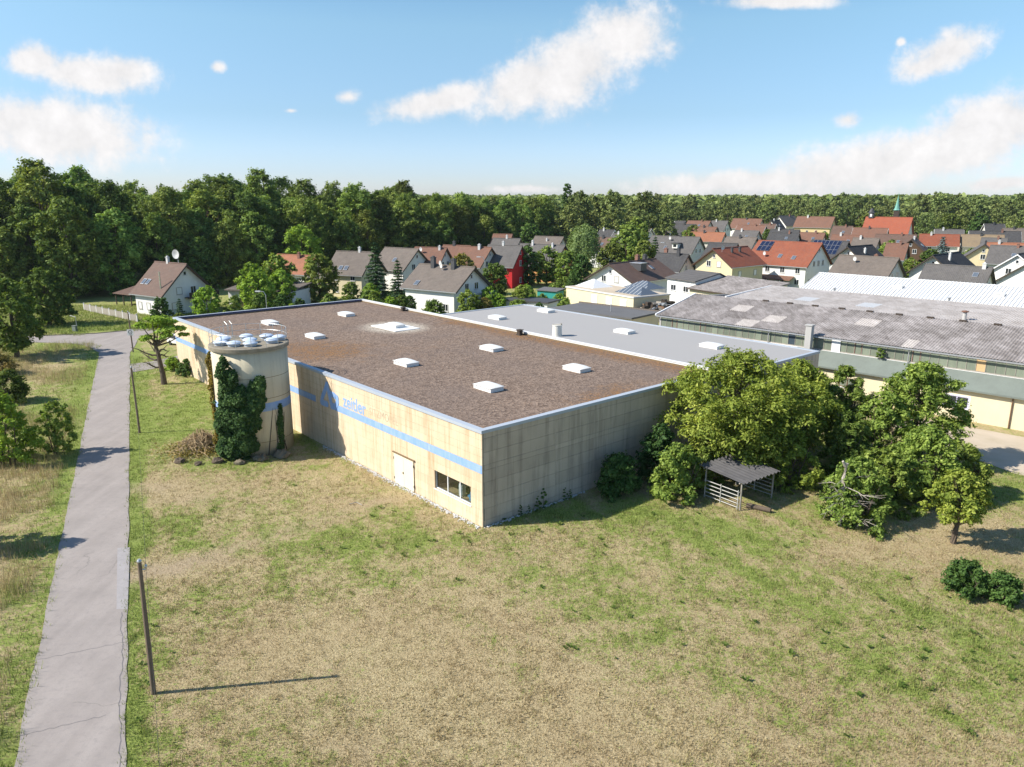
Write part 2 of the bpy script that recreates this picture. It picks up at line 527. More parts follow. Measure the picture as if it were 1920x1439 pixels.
def corrugated_mat(name, c, c2, streak=0.5):
    m, nt, out = new_mat(name)
    w = wpos(nt)
    oi = nd(nt, 'ShaderNodeObjectInfo').outputs['Random']
    b = noise(nt, w, 0.35, 7.0, 0.68)
    f = noise(nt, stretch(nt, w, 2.0, 0.5, 1.0, R(45.7)), 1.2, 6.0, 0.7)
    g = noise(nt, w, 12.0, 4.0, 0.75)
    k = mth(nt, 'ADD', mth(nt, 'MULTIPLY', ramp(nt, b, [(0.35, 0), (0.7, 1)]), 0.5), mth(nt, 'MULTIPLY', ramp(nt, f, [(0.4, 0), (0.66, 1)]), streak))
    k = mth(nt, 'ADD', k, mth(nt, 'MULTIPLY', mth(nt, 'SUBTRACT', oi, 0.5), 0.3), clamp=True)
    col2 = mixc(nt, k, c, c2)
    col2 = mixc(nt, ramp(nt, g, [(0.45, 0.0), (0.75, 0.6)]), col2, (0.07, 0.065, 0.06))
    finish(nt, out, col2, 0.85, g, 0.3, 0.02, 0.2)
    return m


def glass_mat(name, c=(0.02, 0.025, 0.03), rough=0.08):
    m, nt, out = new_mat(name)
    finish(nt, out, c, rough, None, spec=0.6)
    return m


M = {}
M['ground'] = ground_mat()
M['blade'] = blade_mat('mown grass blades')
M['tallblade'] = blade_mat('tall dry grass', True)
M['asphalt'] = asphalt_mat()
M['patch'] = weathered('asphalt patch', (0.33, 0.31, 0.31), 0.9, 0.3, 2.0, 0.0)
M['seam'] = plain('tar seam', (0.15, 0.14, 0.145), 0.7)
M['yard'] = weathered('gravel yard', (0.5, 0.42, 0.33), 0.95, 0.5, 0.35, 0.0, (0.3, 0.25, 0.15), 0.5)
M['cream_wall'] = weathered('cream painted concrete', (0.65, 0.53, 0.39), 0.8, 0.3, 0.35, 0.7, (0.38, 0.255, 0.135), 0.15, objvar=0.05)
M['grey_wall'] = weathered('bare stained concrete', (0.54, 0.455, 0.365), 0.85, 0.5, 0.25, 0.65, (0.26, 0.215, 0.17), 0.2, objvar=0.09)
M['joint'] = plain('dark joint', (0.2, 0.145, 0.085), 0.9, 0.1)
M['joint_grey'] = plain('dark grey joint', (0.14, 0.13, 0.12), 0.9, 0.1)
M['blue_paint'] = weathered('faded blue paint', (0.2, 0.34, 0.62), 0.7, 0.4, 1.2, 0.45, (0.4, 0.47, 0.6), 0.1)
M['ghost_paint'] = weathered('pale ghost of removed letters', (0.3, 0.265, 0.21), 0.8, 0.6, 2.5, 0.5, (0.62, 0.48, 0.3), 0.1)
M['coping'] = weathered('blue grey sheet metal coping', (0.38, 0.42, 0.48), 0.5, 0.2, 0.8, 0.1, (0.27, 0.31, 0.38), 0.05, 0.5)
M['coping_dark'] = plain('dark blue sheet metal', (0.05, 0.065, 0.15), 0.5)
M['gravel'] = gravel_roof_mat()
M['membrane'] = weathered('light grey roof membrane', (0.325, 0.315, 0.31), 0.8, 0.12, 0.15, 0.0, (0.26, 0.27, 0.29), 0.05)
M['white_sheet'] = weathered('white plastic', (0.74, 0.735, 0.72), 0.35, 0.3, 2.0, 0.0, (0.52, 0.5, 0.45), 0.05, 0.5)
M['cream_door'] = weathered('cream painted steel', (0.76, 0.68, 0.52), 0.6, 0.12, 0.9, 0.1)
M['white_frame'] = plain('white window frame', (0.75, 0.75, 0.76), 0.5)
M['lilac_frame'] = plain('lilac window frame', (0.5, 0.48, 0.68), 0.5)
M['glass'] = glass_mat('window glass')
M['sky_glass'] = glass_mat('roof window glass', (0.10, 0.12, 0.15), 0.05)
M['wired_glass'] = weathered('dusty wired glass', (0.2, 0.225, 0.17), 0.35, 0.4, 0.8, 0.4, (0.1, 0.12, 0.1), 0.05, 0.5, objvar=0.22)
M['blue_glass'] = glass_mat('dark blue pane', (0.05, 0.07, 0.09), 0.1)
M['plywood'] = plain('plywood sheet', (0.55, 0.38, 0.2), 0.8)
M['dark_wood'] = plain('dark wood', (0.055, 0.04, 0.03), 0.8)
M['brown_wood'] = plain('brown wood', (0.16, 0.095, 0.055), 0.8)
M['pole_wood'] = weathered('weathered pole', (0.2, 0.15, 0.11), 0.85, 0.4, 3.0, 0.4)
M['grey_wood'] = weathered('grey weathered timber', (0.34, 0.31, 0.27), 0.85, 0.3, 3.0, 0.3)
M['steel'] = plain('galvanised steel', (0.5, 0.52, 0.53), 0.4, 0.5, 0.6)
M['white_rail'] = plain('worn white rails', (0.45, 0.44, 0.41), 0.7)
M['silo'] = weathered('pale cream render', (0.6, 0.54, 0.4), 0.8, 0.25, 0.35, 0.4, (0.27, 0.22, 0.15), 0.15)
M['silo_cap'] = weathered('lichened concrete rim', (0.28, 0.25, 0.2), 0.9, 0.5, 1.5, 0.3, (0.12, 0.1, 0.06), 0.3)
M['dome_blue'] = weathered('pale blue acrylic dome', (0.55, 0.63, 0.76), 0.25, 0.1, 2.0, 0.0, None, 0.02, 0.6)
M['felt'] = weathered('green grey roofing felt', (0.17, 0.195, 0.175), 0.9, 0.35, 0.5, 0.2, (0.1, 0.11, 0.1), 0.1)
M['bitumen'] = weathered('dark grey roofing felt', (0.13, 0.13, 0.135), 0.9, 0.35, 0.6, 0.0, (0.07, 0.07, 0.07), 0.1)
M['eternit'] = corrugated_mat('grey fibre cement', (0.17, 0.15, 0.14), (0.46, 0.42, 0.41))
M['eternit_light'] = corrugated_mat('pale fibre cement', (0.42, 0.375, 0.345), (0.66, 0.61, 0.58), 0.5)
M['eternit_new'] = plain('white fibreglass sheet', (0.62, 0.62, 0.62), 0.5)
M['white_metal'] = weathered('white sheet metal', (0.7, 0.7, 0.7), 0.5, 0.25, 0.4, 0.0, (0.58, 0.58, 0.58), 0.03, 0.5)
M['bark'] = weathered('bark', (0.13, 0.1, 0.075), 0.95, 0.5, 4.0, 0.4, (0.05, 0.04, 0.03), 0.6)
M['dead_wood'] = weathered('bleached dead wood', (0.4, 0.36, 0.31), 0.9, 0.3, 5.0, 0.2)
M['straw_vine'] = weathered('dry vines', (0.42, 0.31, 0.18), 0.9, 0.4, 4.0, 0.2)
M['rock'] = weathered('mossy rock', (0.2, 0.17, 0.12), 0.95, 0.5, 3.0, 0.2, (0.08, 0.07, 0.04), 0.6)
M['shelter_sheet'] = weathered('dark weathered sheet', (0.1, 0.097, 0.1), 0.8, 0.5, 1.5, 0.0, (0.045, 0.043, 0.045))
M['chrome'] = plain('stainless flue', (0.62, 0.62, 0.62), 0.25, 0.5, 0.8)
M['brick'] = weathered('chimney brick', (0.24, 0.13, 0.1), 0.9, 0.3, 2.0, 0.2)
M['slate'] = plain('slate cladding', (0.06, 0.06, 0.065), 0.6)
M['solar'] = glass_mat('solar cells', (0.012, 0.018, 0.045), 0.12)
M['alu'] = plain('aluminium frame', (0.5, 0.51, 0.53), 0.35, 0.5, 0.5)
M['dish'] = plain('dish paint', (0.55, 0.55, 0.55), 0.5)
M['red_sign'] = plain('dark ring of sign', (0.08, 0.08, 0.12), 0.5)
M['teal'] = plain('teal tarpaulin', (0.02, 0.26, 0.24), 0.6)
M['orange'] = plain('orange plastic', (0.6, 0.2, 0.04), 0.6)
M['blue_plastic'] = plain('blue plastic', (0.13, 0.4, 0.72), 0.5)
M['copper'] = weathered('green copper', (0.16, 0.36, 0.3), 0.6, 0.2, 2.0, 0.2)
M['wire'] = plain('cable', (0.03, 0.03, 0.03), 0.6)
# house paints
for k, c in dict(white=(0.74, 0.73, 0.71), offwhite=(0.66, 0.63, 0.57), cream=(0.68, 0.6, 0.42), yellow=(0.56, 0.45, 0.25), paleyellow=(0.64, 0.55, 0.36),
                 red=(0.5, 0.025, 0.03), orangewall=(0.55, 0.28, 0.12), greywall=(0.42, 0.41, 0.4), palegrey=(0.56, 0.56, 0.56), woodwall=(0.09, 0.055, 0.035)).items():
    M['w_' + k] = weathered('wall ' + k, c, 0.85, 0.12, 0.6, 0.12, None, 0.1)
for k, (a, b) in dict(brown=((0.15, 0.09, 0.068), (0.1, 0.066, 0.054)), grey=((0.13, 0.12, 0.115), (0.085, 0.08, 0.078)), dkgrey=((0.07, 0.068, 0.07), (0.045, 0.044, 0.046)),
                      taupe=((0.17, 0.14, 0.12), (0.11, 0.092, 0.08)), red=((0.27, 0.085, 0.045), (0.19, 0.06, 0.036)), orange=((0.34, 0.14, 0.075), (0.24, 0.1, 0.06)),
                      church=((0.33, 0.095, 0.05), (0.27, 0.075, 0.042)), rust=((0.2, 0.1, 0.066), (0.14, 0.075, 0.055)), tan=((0.27, 0.2, 0.12), (0.2, 0.15, 0.1)), black=((0.035, 0.033, 0.035), (0.022, 0.021, 0.023))).items():
    M['r_' + k] = tile_roof('roof ' + k, a, b)
# foliage
M['lf_forest'] = leaf_mat('forest leaves', (0.050, 0.084, 0.017), (0.142, 0.205, 0.040), (0.326, 0.383, 0.089), 0.3, 0.12, 0.42)
M['lf_far_hazy'] = leaf_mat('far wood leaves', (0.084, 0.118, 0.036), (0.157, 0.196, 0.058), (0.269, 0.302, 0.101), 0.2, 0.05, 0.25)  # paler leaf tones, a touch of distance haze mixed into the colour
M['lf_green'] = leaf_mat('garden leaves', (0.063, 0.105, 0.019), (0.152, 0.210, 0.036), (0.294, 0.347, 0.084))
M['lf_bright'] = leaf_mat('bright leaves', (0.114, 0.191, 0.023), (0.238, 0.363, 0.042), (0.401, 0.536, 0.086), 0.35, 0.5, 0.12)
M['lf_cherry'] = leaf_mat('yellowing cherry leaves', (0.090, 0.134, 0.020), (0.243, 0.301, 0.045), (0.512, 0.538, 0.109), 0.32, 0.5, 0.08)
M['lf_plum'] = leaf_mat('fruit tree leaves', (0.069, 0.119, 0.022), (0.181, 0.256, 0.045), (0.388, 0.469, 0.106), 0.32, 0.6, 0.12)
M['lf_dark'] = leaf_mat('dark leaves', (0.029, 0.070, 0.018), (0.073, 0.136, 0.029), (0.160, 0.246, 0.059), 0.2, 0.6, 0.12)
M['lf_ivy'] = leaf_mat('ivy leaves', (0.020, 0.050, 0.015), (0.045, 0.095, 0.024), (0.110, 0.180, 0.050), 0.15, 1.0, 0.05)
M['lf_ochre'] = leaf_mat('turning leaves', (0.106, 0.106, 0.024), (0.213, 0.187, 0.045), (0.373, 0.301, 0.089), 0.3, 0.4, 0.15)
M['lf_vine'] = leaf_mat('withering vine leaves', (0.089, 0.106, 0.024), (0.213, 0.177, 0.054), (0.426, 0.301, 0.106), 0.3, 0.8, 0.1)
M['lf_willow'] = leaf_mat('willow leaves', (0.092, 0.138, 0.046), (0.185, 0.258, 0.083), (0.314, 0.387, 0.158), 0.3, 0.3, 0.06)
M['lf_spruce'] = leaf_mat('spruce needles', (0.018, 0.048, 0.019), (0.044, 0.091, 0.033), (0.099, 0.164, 0.055), 0.1, 0.5, 0.12)
M['lf_bluespruce'] = leaf_mat('blue spruce needles', (0.065, 0.106, 0.101), (0.123, 0.181, 0.181), (0.213, 0.278, 0.278), 0.1, 0.5, 0.05)
# ------------------------------------------------------------------ ground and roads
RD = Vector((-0.4432, 0.8964))                     # direction of the lane
def road_x(y, side):                               # x of the lane's left / right edge at a given y
    return (-18.55 if side < 0 else -14.48) - 0.4943 * (y - 23.9) + 0.02 * math.sin(y * 0.9 + side)

# (x, y, half width, half depth, share of green) of patches that grow greener or dry out
PATCH = [(-31, 68, 6, 13, .55), (-21, 54.5, 4, 2.2, .4), (-24.8, 49.5, 5, 3, -.38), (-14, 50, 7, 2.4, -.12), (-6.6, 41.6, 5.5, 2.3, .42), (-13, 40, 8, 1.5, .15),
         (-19, 38, 4.5, 1.5, -.5), (-6.5, 31, 7.5, 6.5, -.36), (1.5, 25, 9, 4, -.36), (4.5, 45.4, 6, 2.3, .5), (14, 42, 7.5, 3, .4), (15.5, 33, 8, 6, .16), (19, 27, 6, 5, .1),
         (23, 40, 6, 1.6, -.3), (29, 42.5, 6, 2.5, -.3), (6, 37.5, 7, 3, .1), (-47, 75, 6, 18, .3), (-60, 100, 10, 6, .3), (-64, 116, 14, 6, .4), (-40, 95, 6, 8, .3), (30, 50, 8, 5, .35)]


def green_share(x, y):
    x = np.asarray(x, dtype=float)
    y = np.asarray(y, dtype=float)
    g = np.full(x.shape, 0.40)
    for (cx, cy, rx, ry, a) in PATCH:
        g += a * np.exp(-(((x - cx) / rx) ** 2 + ((y - cy) / ry) ** 2))
    xr = -14.48 - 0.4943 * (y - 23.9)
    d = x - xr
    g += np.where((d > -0.6) & (y < 100), 0.55 * np.exp(-np.maximum(d - 0.5, 0) ** 2 / 0.9), 0.0)
    xl = -18.55 - 0.4943 * (y - 23.9)
    d2 = xl - x
    g += np.where((d2 > -0.6) & (y < 98), 0.3 * np.exp(-(d2 / 2.5) ** 2), 0.0)
    dp, al = x * 0.8964 + y * 0.4432, -x * 0.4432 + y * 0.8964          # mowing runs parallel to the lane
    g += 0.34 * (vnoise(dp, al * 0.05, 0.75, 33) - 0.5) + 0.22 * (vnoise(dp, al * 0.08, 0.3, 35) - 0.5)
    g += 0.55 * (fbm(x, y, 6.0, 3) - 0.5) + 0.75 * (fbm(x, y, 1.1, 9) - 0.5)
    g = np.where(y > 112, np.maximum(g, 0.62), g)
    return np.clip(g, 0, 1)


def bare_share(x, y):
    """trodden track from the door to the lane and worn patches where the soil shows"""
    x = np.asarray(x, dtype=float)
    y = np.asarray(y, dtype=float)
    ax, ay, bx, by = -8.2, 47.6, -20.6, 36.6
    t = np.clip(((x - ax) * (bx - ax) + (y - ay) * (by - ay)) / ((bx - ax) ** 2 + (by - ay) ** 2), 0, 1)
    d = np.hypot(x - (ax + t * (bx - ax)), y - (ay + t * (by - ay)))
    b = 0.75 * np.exp(-(d / 0.9) ** 2) * (0.35 + 0.65 * t)
    for (cx, cy, rx, ry, a) in ((-19.2, 37.6, 1.6, 0.7, .8), (-17.2, 38.6, 1.8, 0.5, .6), (-25.8, 49.6, 2.6, 1.0, .7), (-22.0, 47.6, 2.4, 0.8, .5), (-10, 47.4, 2.5, 0.5, .5), (24.5, 41.5, 2.2, .6, .5), (-25.3, 56.2, 2.2, 1.2, .6), (5.5, 46.0, .9, .3, .4)):
        b = b + a * np.exp(-((x - cx) / rx) ** 2 - ((y - cy) / ry) ** 2)
    b = b * (0.35 + 1.2 * fbm(x, y, 0.8, 61)) + 0.9 * np.clip(fbm(x, y, 1.6, 71) - 0.66, 0, 1) * 2
    return np.clip(b, 0, 1)


def axis_steps(lo, a, b, hi, step, grow=1.22):
    c = list(np.arange(a, b + 1e-6, step))
    t, d = a, step
    left = []
    while t > lo:
        d *= grow
        t -= d
        left.append(max(t, lo))
    t, d = b, step
    right = []
    while t < hi:
        d *= grow
        t += d
        right.append(min(t, hi))
    return np.array(left[::-1] + c + right)


gx = axis_steps(-6000, -80, 60, 6000, 0.45)
gy = axis_steps(-300, 14, 115, 9000, 0.45)
GX, GY = np.meshgrid(gx, gy)
near = ((GX > -80) & (GX < 60) & (GY > 14) & (GY < 115)).astype(float)
GZ = -0.02 + near * 0.0 + (fbm(GX, GY, 7.0, 21) - 0.5) * 0.05 * near
nv, nu = GX.shape
me = bpy.data.meshes.new('ground')
idx = np.arange(nv * nu).reshape(nv, nu)
quads = np.stack([idx[:-1, :-1], idx[:-1, 1:], idx[1:, 1:], idx[1:, :-1]], -1).reshape(-1, 4)
me.vertices.add(nv * nu)
me.vertices.foreach_set('co', np.stack([GX, GY, GZ], -1).astype(np.float32).ravel())
me.loops.add(quads.size)
me.loops.foreach_set('vertex_index', quads.astype(np.int32).ravel())
me.polygons.add(len(quads))
me.polygons.foreach_set('loop_start', np.arange(0, quads.size, 4, dtype=np.int32))
me.polygons.foreach_set('loop_total', np.full(len(quads), 4, dtype=np.int32))
at = me.attributes.new('green', 'FLOAT', 'POINT')
at.data.foreach_set('value', green_share(GX, GY).astype(np.float32).ravel())
ab = me.attributes.new('bare', 'FLOAT', 'POINT')
ab.data.foreach_set('value', bare_share(GX, GY).astype(np.float32).ravel())
me.materials.append(M['ground'])
me.update(calc_edges=True)
tag(put('ground', me), kind='structure')


def sheet(name, pts, z, material, label=None):
    b = MB()
    n = len(pts)
    b.add([(p[0], p[1], z) for p in pts], [tuple(range(n))])
    b.add([(p[0], p[1], z) for p in pts] + [(p[0], p[1], z - 0.12) for p in pts], [(i, n + i, n + (i + 1) % n, (i + 1) % n) for i in range(n)])
    return b.build(name, material)


def strip(name, left, right, z, material):
    b = MB()
    n = len(left)
    vs = [(p[0], p[1], z) for p in left] + [(p[0], p[1], z) for p in right]
    b.add(vs, [(i, n + i, n + i + 1, i + 1) for i in range(n - 1)])
    return b.build(name, material)


ys = list(np.arange(4, 97.1, 0.75))
L_ = [(road_x(y, -1) + 0.05 * (vnoise(y, 0, 0.8, 5) - .5) * 2, y) for y in ys] + [(-57.0, 99.6), (-59.6, 102.2), (-62.4, 103.6)]
R_ = [(road_x(y, 1) + 0.06 * (vnoise(y, 9, 0.9, 6) - .5) * 2, y) for y in ys] + [(-52.2, 101.5), (-54.0, 106.0), (-55.2, 110.2)]
tag(strip('road', L_, R_, 0.018, M['asphalt']), kind='structure')
# the cross lane: to the left under the trees, to the right past the warehouse
up_ = [(-130, 112), (-95, 110.5), (-78, 109.4), (-70.5, 109.2), (-63.0, 111.2), (-59.8, 113.6), (-58.6, 117.5), (-57.6, 124.0), (-52, 131), (-38, 141), (-30, 150)]
lo_ = [(-130, 107), (-95, 105.6), (-78, 104.8), (-70.5, 104.8), (-62.4, 103.6), (-55.2, 106.0), (-54.6, 112.5), (-54.2, 119.0), (-49, 126), (-36, 136), (-27, 147)]
tag(strip('cross_road', lo_, up_, 0.014, M['asphalt']), kind='structure')
kerb = MB()
for (a, b_) in zip(up_[3:7], up_[4:8]):
    d = (Vector(b_) - Vector(a)).normalized()
    nn = Vector((-d.y, d.x)) * 0.12
    p = [Vector(a), Vector(b_), Vector(b_) + nn, Vector(a) + nn]
    kerb.prism([(q.x, q.y) for q in p], 'z', -0.02, 0.12)
tag(kerb.build('kerb', M['silo_cap']), kind='structure')
tag(strip('driveway', [(-45.2, 85.2), (-43.0, 87.8), (-39.5, 93.5)], [(-47.6, 90.0), (-45.2, 91.6), (-42.5, 97.0)], 0.010, M['asphalt']), kind='structure')
# a repaired trench and the tar line along the right edge
tag(sheet('asphalt_patch', [(road_x(40.2, 1) - 0.62, 40.2), (road_x(40.2, 1) + 0.06, 40.3), (road_x(33.6, 1) + 0.06, 33.5), (road_x(33.6, 1) - 0.5, 33.5)], 0.024, M['patch']), kind='structure')
sl = [(road_x(y, 1) - 0.25 + 0.05 * math.sin(y * 1.1) + 0.03 * math.sin(y * 3.1) + 0.03 * math.sin(y * 7.1), y) for y in np.arange(14, 33.4, 0.3)]
tag(strip('tar_seam', [(x - 0.018, y) for x, y in sl], [(x + 0.018, y) for x, y in sl], 0.0225, M['seam']), kind='structure')
for j, (y0, amp) in enumerate(((30.0, 1.0), (25.2, 0.75))):   # cracks straight across the lane
    cr = []
    for k in range(15):
        t = k / 14.0 * amp
        y = y0 + 1.6 * t - 0.8 + 0.05 * math.sin(k * 2.7 + j)
        cr.append((road_x(y0, -1) + 0.25 + (4.0 - 0.3) * t, y))
    tag(strip('road_crack', [(x, y - 0.012) for x, y in cr], [(x, y + 0.012) for x, y in cr], 0.0232 + j * 0.0004, M['seam']), kind='structure')
tag(sheet('gravel_yard', [(33.5, 62.0), (36.0, 57.5), (37.5, 52.5), (41, 49), (60, 36), (90, 30), (95, 60), (60, 56), (46.5, 58.6), (42.5, 62.6), (38.0, 66.6), (35.0, 66.0)], 0.012, M['yard']), kind='structure')

# mown grass: short blades that thin out with distance
rng = np.random.RandomState(11)


def blades(n, xr, yr, hmin, hmax, width, keep, per=5, spread=0.09, lean=0.5, seed=1, gadd=0.0):
    rs = np.random.RandomState(seed)
    y = yr[0] * (yr[1] / yr[0]) ** rs.rand(n) if yr[0] > 0 else yr[0] + (yr[1] - yr[0]) * rs.rand(n)
    x = xr[0] + (xr[1] - xr[0]) * rs.rand(n)
    k = keep(x, y) & (rs.rand(n) > 0.85 * bare_share(x, y))
    x, y = x[k], y[k]
    g = green_share(x, y) + gadd
    n = len(x)
    X = np.repeat(x, per) + rs.normal(0, spread, n * per)
    Y = np.repeat(y, per) + rs.normal(0, spread, n * per)
    G = np.repeat(g + rs.normal(0, 0.14, n), per) + rs.normal(0, 0.10, n * per)
    hh = (hmin + (hmax - hmin) * rs.rand(n * per) ** 1.5) * np.repeat(0.55 + 1.1 * vnoise(x, y, 0.55, 91) ** 1.5 + (vnoise(x, y, 0.4, 93) > 0.86) * 0.8, per) * (0.75 + 0.5 * np.clip(G, 0, 1))
    a = rs.rand(n * per) * 2 * math.pi
    w = width * (0.6 + 0.8 * rs.rand(n * per))
    la = rs.rand(n * per) * 2 * math.pi
    ll = hh * lean * rs.rand(n * per)
    z0 = np.full(n * per, -0.03)
    p0 = np.stack([X - np.cos(a) * w, Y - np.sin(a) * w, z0], -1)
    pp1 = np.stack([X + np.cos(a) * w, Y + np.sin(a) * w, z0], -1)
    pp2 = np.stack([X + np.cos(la) * ll, Y + np.sin(la) * ll, z0 + 0.03 + hh], -1)
    return np.stack([p0, pp1, pp2], 1), G


A0 = np.array([-1.83, 43.09])
UA = np.array([math.cos(R(40.8)), math.sin(R(40.8))])
VA = np.array([-UA[1], UA[0]])


def not_building(x, y):
    uu = (x - A0[0]) * UA[0] + (y - A0[1]) * UA[1]
    vv = (x - A0[0]) * VA[0] + (y - A0[1]) * VA[1]
    inb = (uu > -0.05) & (uu < 42) & (vv > -0.05) & (vv < 59)
    silo = (x + 21.1) ** 2 + (y - 58.9) ** 2 < 2.9 ** 2
    return ~inb & ~silo


def in_view(x, y, m=3.0):
    dep = y * 0.9703 + 20 * 0.2419
    return np.abs(x) < dep * 0.70 + m


def keep_field(x, y):
    xr = -14.48 - 0.4943 * (y - 23.9)
    yard = (x > 34) & (y > 40) & (x * 0.7 + y * 0.714 > 64)
    return (x > xr - 0.22 * vnoise(x, y, 0.5, 7)) & not_building(x, y) & in_view(x, y) & ~yard


v1, g1 = blades(240000, (-62, 40), (18, 95), 0.04, 0.15, 0.016, keep_field, 5, 0.10, 0.8, 2)
tag(put('mown_grass', np_mesh('mown_grass', v1, 3, M['blade'], {'green': g1})), 'short mown grass, half dry straw and half green, around the warehouse', 'grass', kind='stuff')


# broad leaved weeds dotted over the mown field
rs_w = np.random.RandomState(15)
wx, wy = -20 + 55 * rs_w.rand(1500), 19 * (52 / 19.0) ** rs_w.rand(1500)
kw = keep_field(wx, wy) & (green_share(wx, wy) > 0.42) & (rs_w.rand(1500) < 0.45)
wx, wy = wx[kw], wy[kw]
nw_ = 9
ang = rs_w.rand(len(wx) * nw_) * 2 * math.pi
ln_ = np.repeat(0.07 + 0.13 * rs_w.rand(len(wx)), nw_) * (0.6 + 0.6 * rs_w.rand(len(wx) * nw_))
bx_, by_ = np.repeat(wx, nw_), np.repeat(wy, nw_)
ca_, sa_ = np.cos(ang), np.sin(ang)
hz_ = 0.03 + ln_ * (0.25 + 0.5 * rs_w.rand(len(ang)))
Qd = np.stack([np.stack([bx_, by_, np.full(len(ang), 0.0)], -1), np.stack([bx_ + ca_ * ln_ * .6 - sa_ * ln_ * .3, by_ + sa_ * ln_ * .6 + ca_ * ln_ * .3, hz_], -1),
               np.stack([bx_ + ca_ * ln_ * 1.2, by_ + sa_ * ln_ * 1.2, hz_ * 0.7], -1), np.stack([bx_ + ca_ * ln_ * .6 + sa_ * ln_ * .3, by_ + sa_ * ln_ * .6 - ca_ * ln_ * .3, hz_], -1)], 1)
tag(put('meadow_weeds', np_mesh('meadow_weeds', Qd, 4, M['lf_green'])), 'small green weeds dotted over the mown field', 'weeds', kind='stuff')


def keep_left(x, y):
    xl = -18.55 - 0.4943 * (y - 23.9)
    return (x < xl + 0.3 * vnoise(x, y, 0.6, 8)) & (x > xl - 34) & in_view(x, y, 6) & (y < 103.3)


def keep_tall(x, y):
    xl = -18.55 - 0.4943 * (y - 23.9)
    return keep_left(x, y) & (x < xl - 1.0) & (fbm(x, y, 6.0, 41) > 0.46)


v2, g2 = blades(60000, (-80, -16), (18, 104), 0.06, 0.3, 0.016, keep_left, 5, 0.12, 0.9, 3, 0.08)
tag(put('verge_grass', np_mesh('verge_grass', v2, 3, M['blade'], {'green': g2})), 'rough green grass on the left verge of the lane', 'grass', kind='stuff')
v3, g3 = blades(60000, (-80, -16), (18, 104), 0.3, 1.0, 0.014, keep_tall, 6, 0.2, 0.5, 4, -0.28)
tag(put('tall_dry_grass', np_mesh('tall_dry_grass', v3, 3, M['tallblade'], {'green': g3})), 'tall straw coloured grass left of the lane', 'grass', kind='stuff')
v4, g4 = blades(26000, (-110, -40), (100, 142), 0.1, 0.4, 0.03, lambda x, y: in_view(x, y, 6) & ((y > 113.6) | (x < -64)) & (y > 109.5), 5, 0.25, 0.8, 5, 0.15)
tag(put('meadow_grass', np_mesh('meadow_grass', v4, 3, M['blade'], {'green': g4})), 'green meadow grass beyond the cross road', 'grass', kind='stuff')

# ------------------------------------------------------------------ warehouse (local x along the grey side, y along the cream front)
WL, WW, WW2, WH = 58.2, 25.2, 16.1, 6.12
wh = thing('warehouse', 'large flat roofed cream concrete warehouse with blue stripe and gravel roof', 'warehouse', (A0[0], A0[1], 0), R(40.8))


def rect_minus(rc, holes):
    out = [rc]
    for h in holes:
        nxt = []
        for (a0, a1, b0, b1) in out:
            x0, x1, y0, y1 = max(a0, h[0]), min(a1, h[1]), max(b0, h[2]), min(b1, h[3])
            if x0 >= x1 or y0 >= y1:
                nxt.append((a0, a1, b0, b1))
                continue
            for q in ((a0, x0, b0, b1), (x1, a1, b0, b1), (x0, x1, b0, y0), (x0, x1, y1, b1)):
                if q[1] - q[0] > 0.02 and q[3] - q[2] > 0.02:
                    nxt.append(q)
        out = nxt
    return out


DOOR = (7.55, 10.1, -1, 2.3)
WIN = (1.17, 5.12, 1.06, 2.32)
# core behind the panels, with the window recess cut out of it
core = MB()
for (a0, a1, b0, b1) in rect_minus((0.02, WL - 0.02, -0.1, WH - 0.02), [(WIN[0], WIN[1], WIN[2], WIN[3])]):
    core.box(0.10, 0.42, a0, a1, b0, b1)
core.box(0.421, WW - 0.02, 0.10, 0.42, -0.1, WH - 0.021)
core.box(0.421, WW - 0.02, WL - 0.42, WL - 0.02, -0.1, WH - 0.021)
core.box(WW - 0.40, WW - 0.021, 0.421, WL - 0.421, -0.1, WH - 0.022)
core.build('core_wall', M['joint'], wh)
gap = 0.007
zb = [-0.1, 0.53, 1.11, 1.70, 2.34, 2.93, 3.50, 4.06, 4.60, 5.10, 5.67, WH]
sb = [0.0] + [0.18 + 5.70 * k for k in range(1, 10)] + [WL]
rr = random.Random(4)
for i in range(len(sb) - 1):
    for j in range(len(zb) - 1):
        for (a0, a1, b0, b1) in rect_minus((sb[i] + gap, sb[i + 1] - gap, zb[j] + gap, zb[j + 1] - gap), [DOOR, WIN]):
            boxpart('wall_panel', M['cream_wall'], wh, -0.004 * rr.random(), 0.13, a0, a1, b0, b1)
zg = [-0.1, 0.40, 1.17, 2.04, 2.91, 3.71, 4.05, 4.87, 5.77, WH]
ub = [0.001, 1.1, 6.26, 9.95, 15.1, 20.2, WW]
for i in range(len(ub) - 1):
    for j in range(len(zg) - 1):
        x0 = ub[i] + (gap if i else 0.135)
        boxpart('wall_panel', M['grey_wall'], wh, x0, ub[i + 1] - gap, -0.004 * rr.random(), 0.12, zg[j] + gap, zg[j + 1] - gap)
boxpart('corner_strip', M['joint_grey'], wh, 0.10, 0.16, -0.001, 0.10, 0.0, WH - 0.03)
# far and back faces, plain panels
for j in range(len(zg) - 1):
    boxpart('wall_panel', M['grey_wall'], wh, 0.14, WW - gap, WL - 0.13, WL + 0.002, zg[j] + gap, zg[j + 1] - gap)
# painted stripe, one piece per bay so that the joints stay open
for (s0, s1) in [(0.0, 19.55), (22.12, WL)]:
    cuts = [s0] + [s for s in sb if s0 + 0.05 < s < s1 - 0.05] + [s1]
    for a, b in zip(cuts[:-1], cuts[1:]):
        boxpart('painted_stripe', M['blue_paint'], wh, -0.009, -0.0045, a + gap, b - gap, 3.512, 4.048)


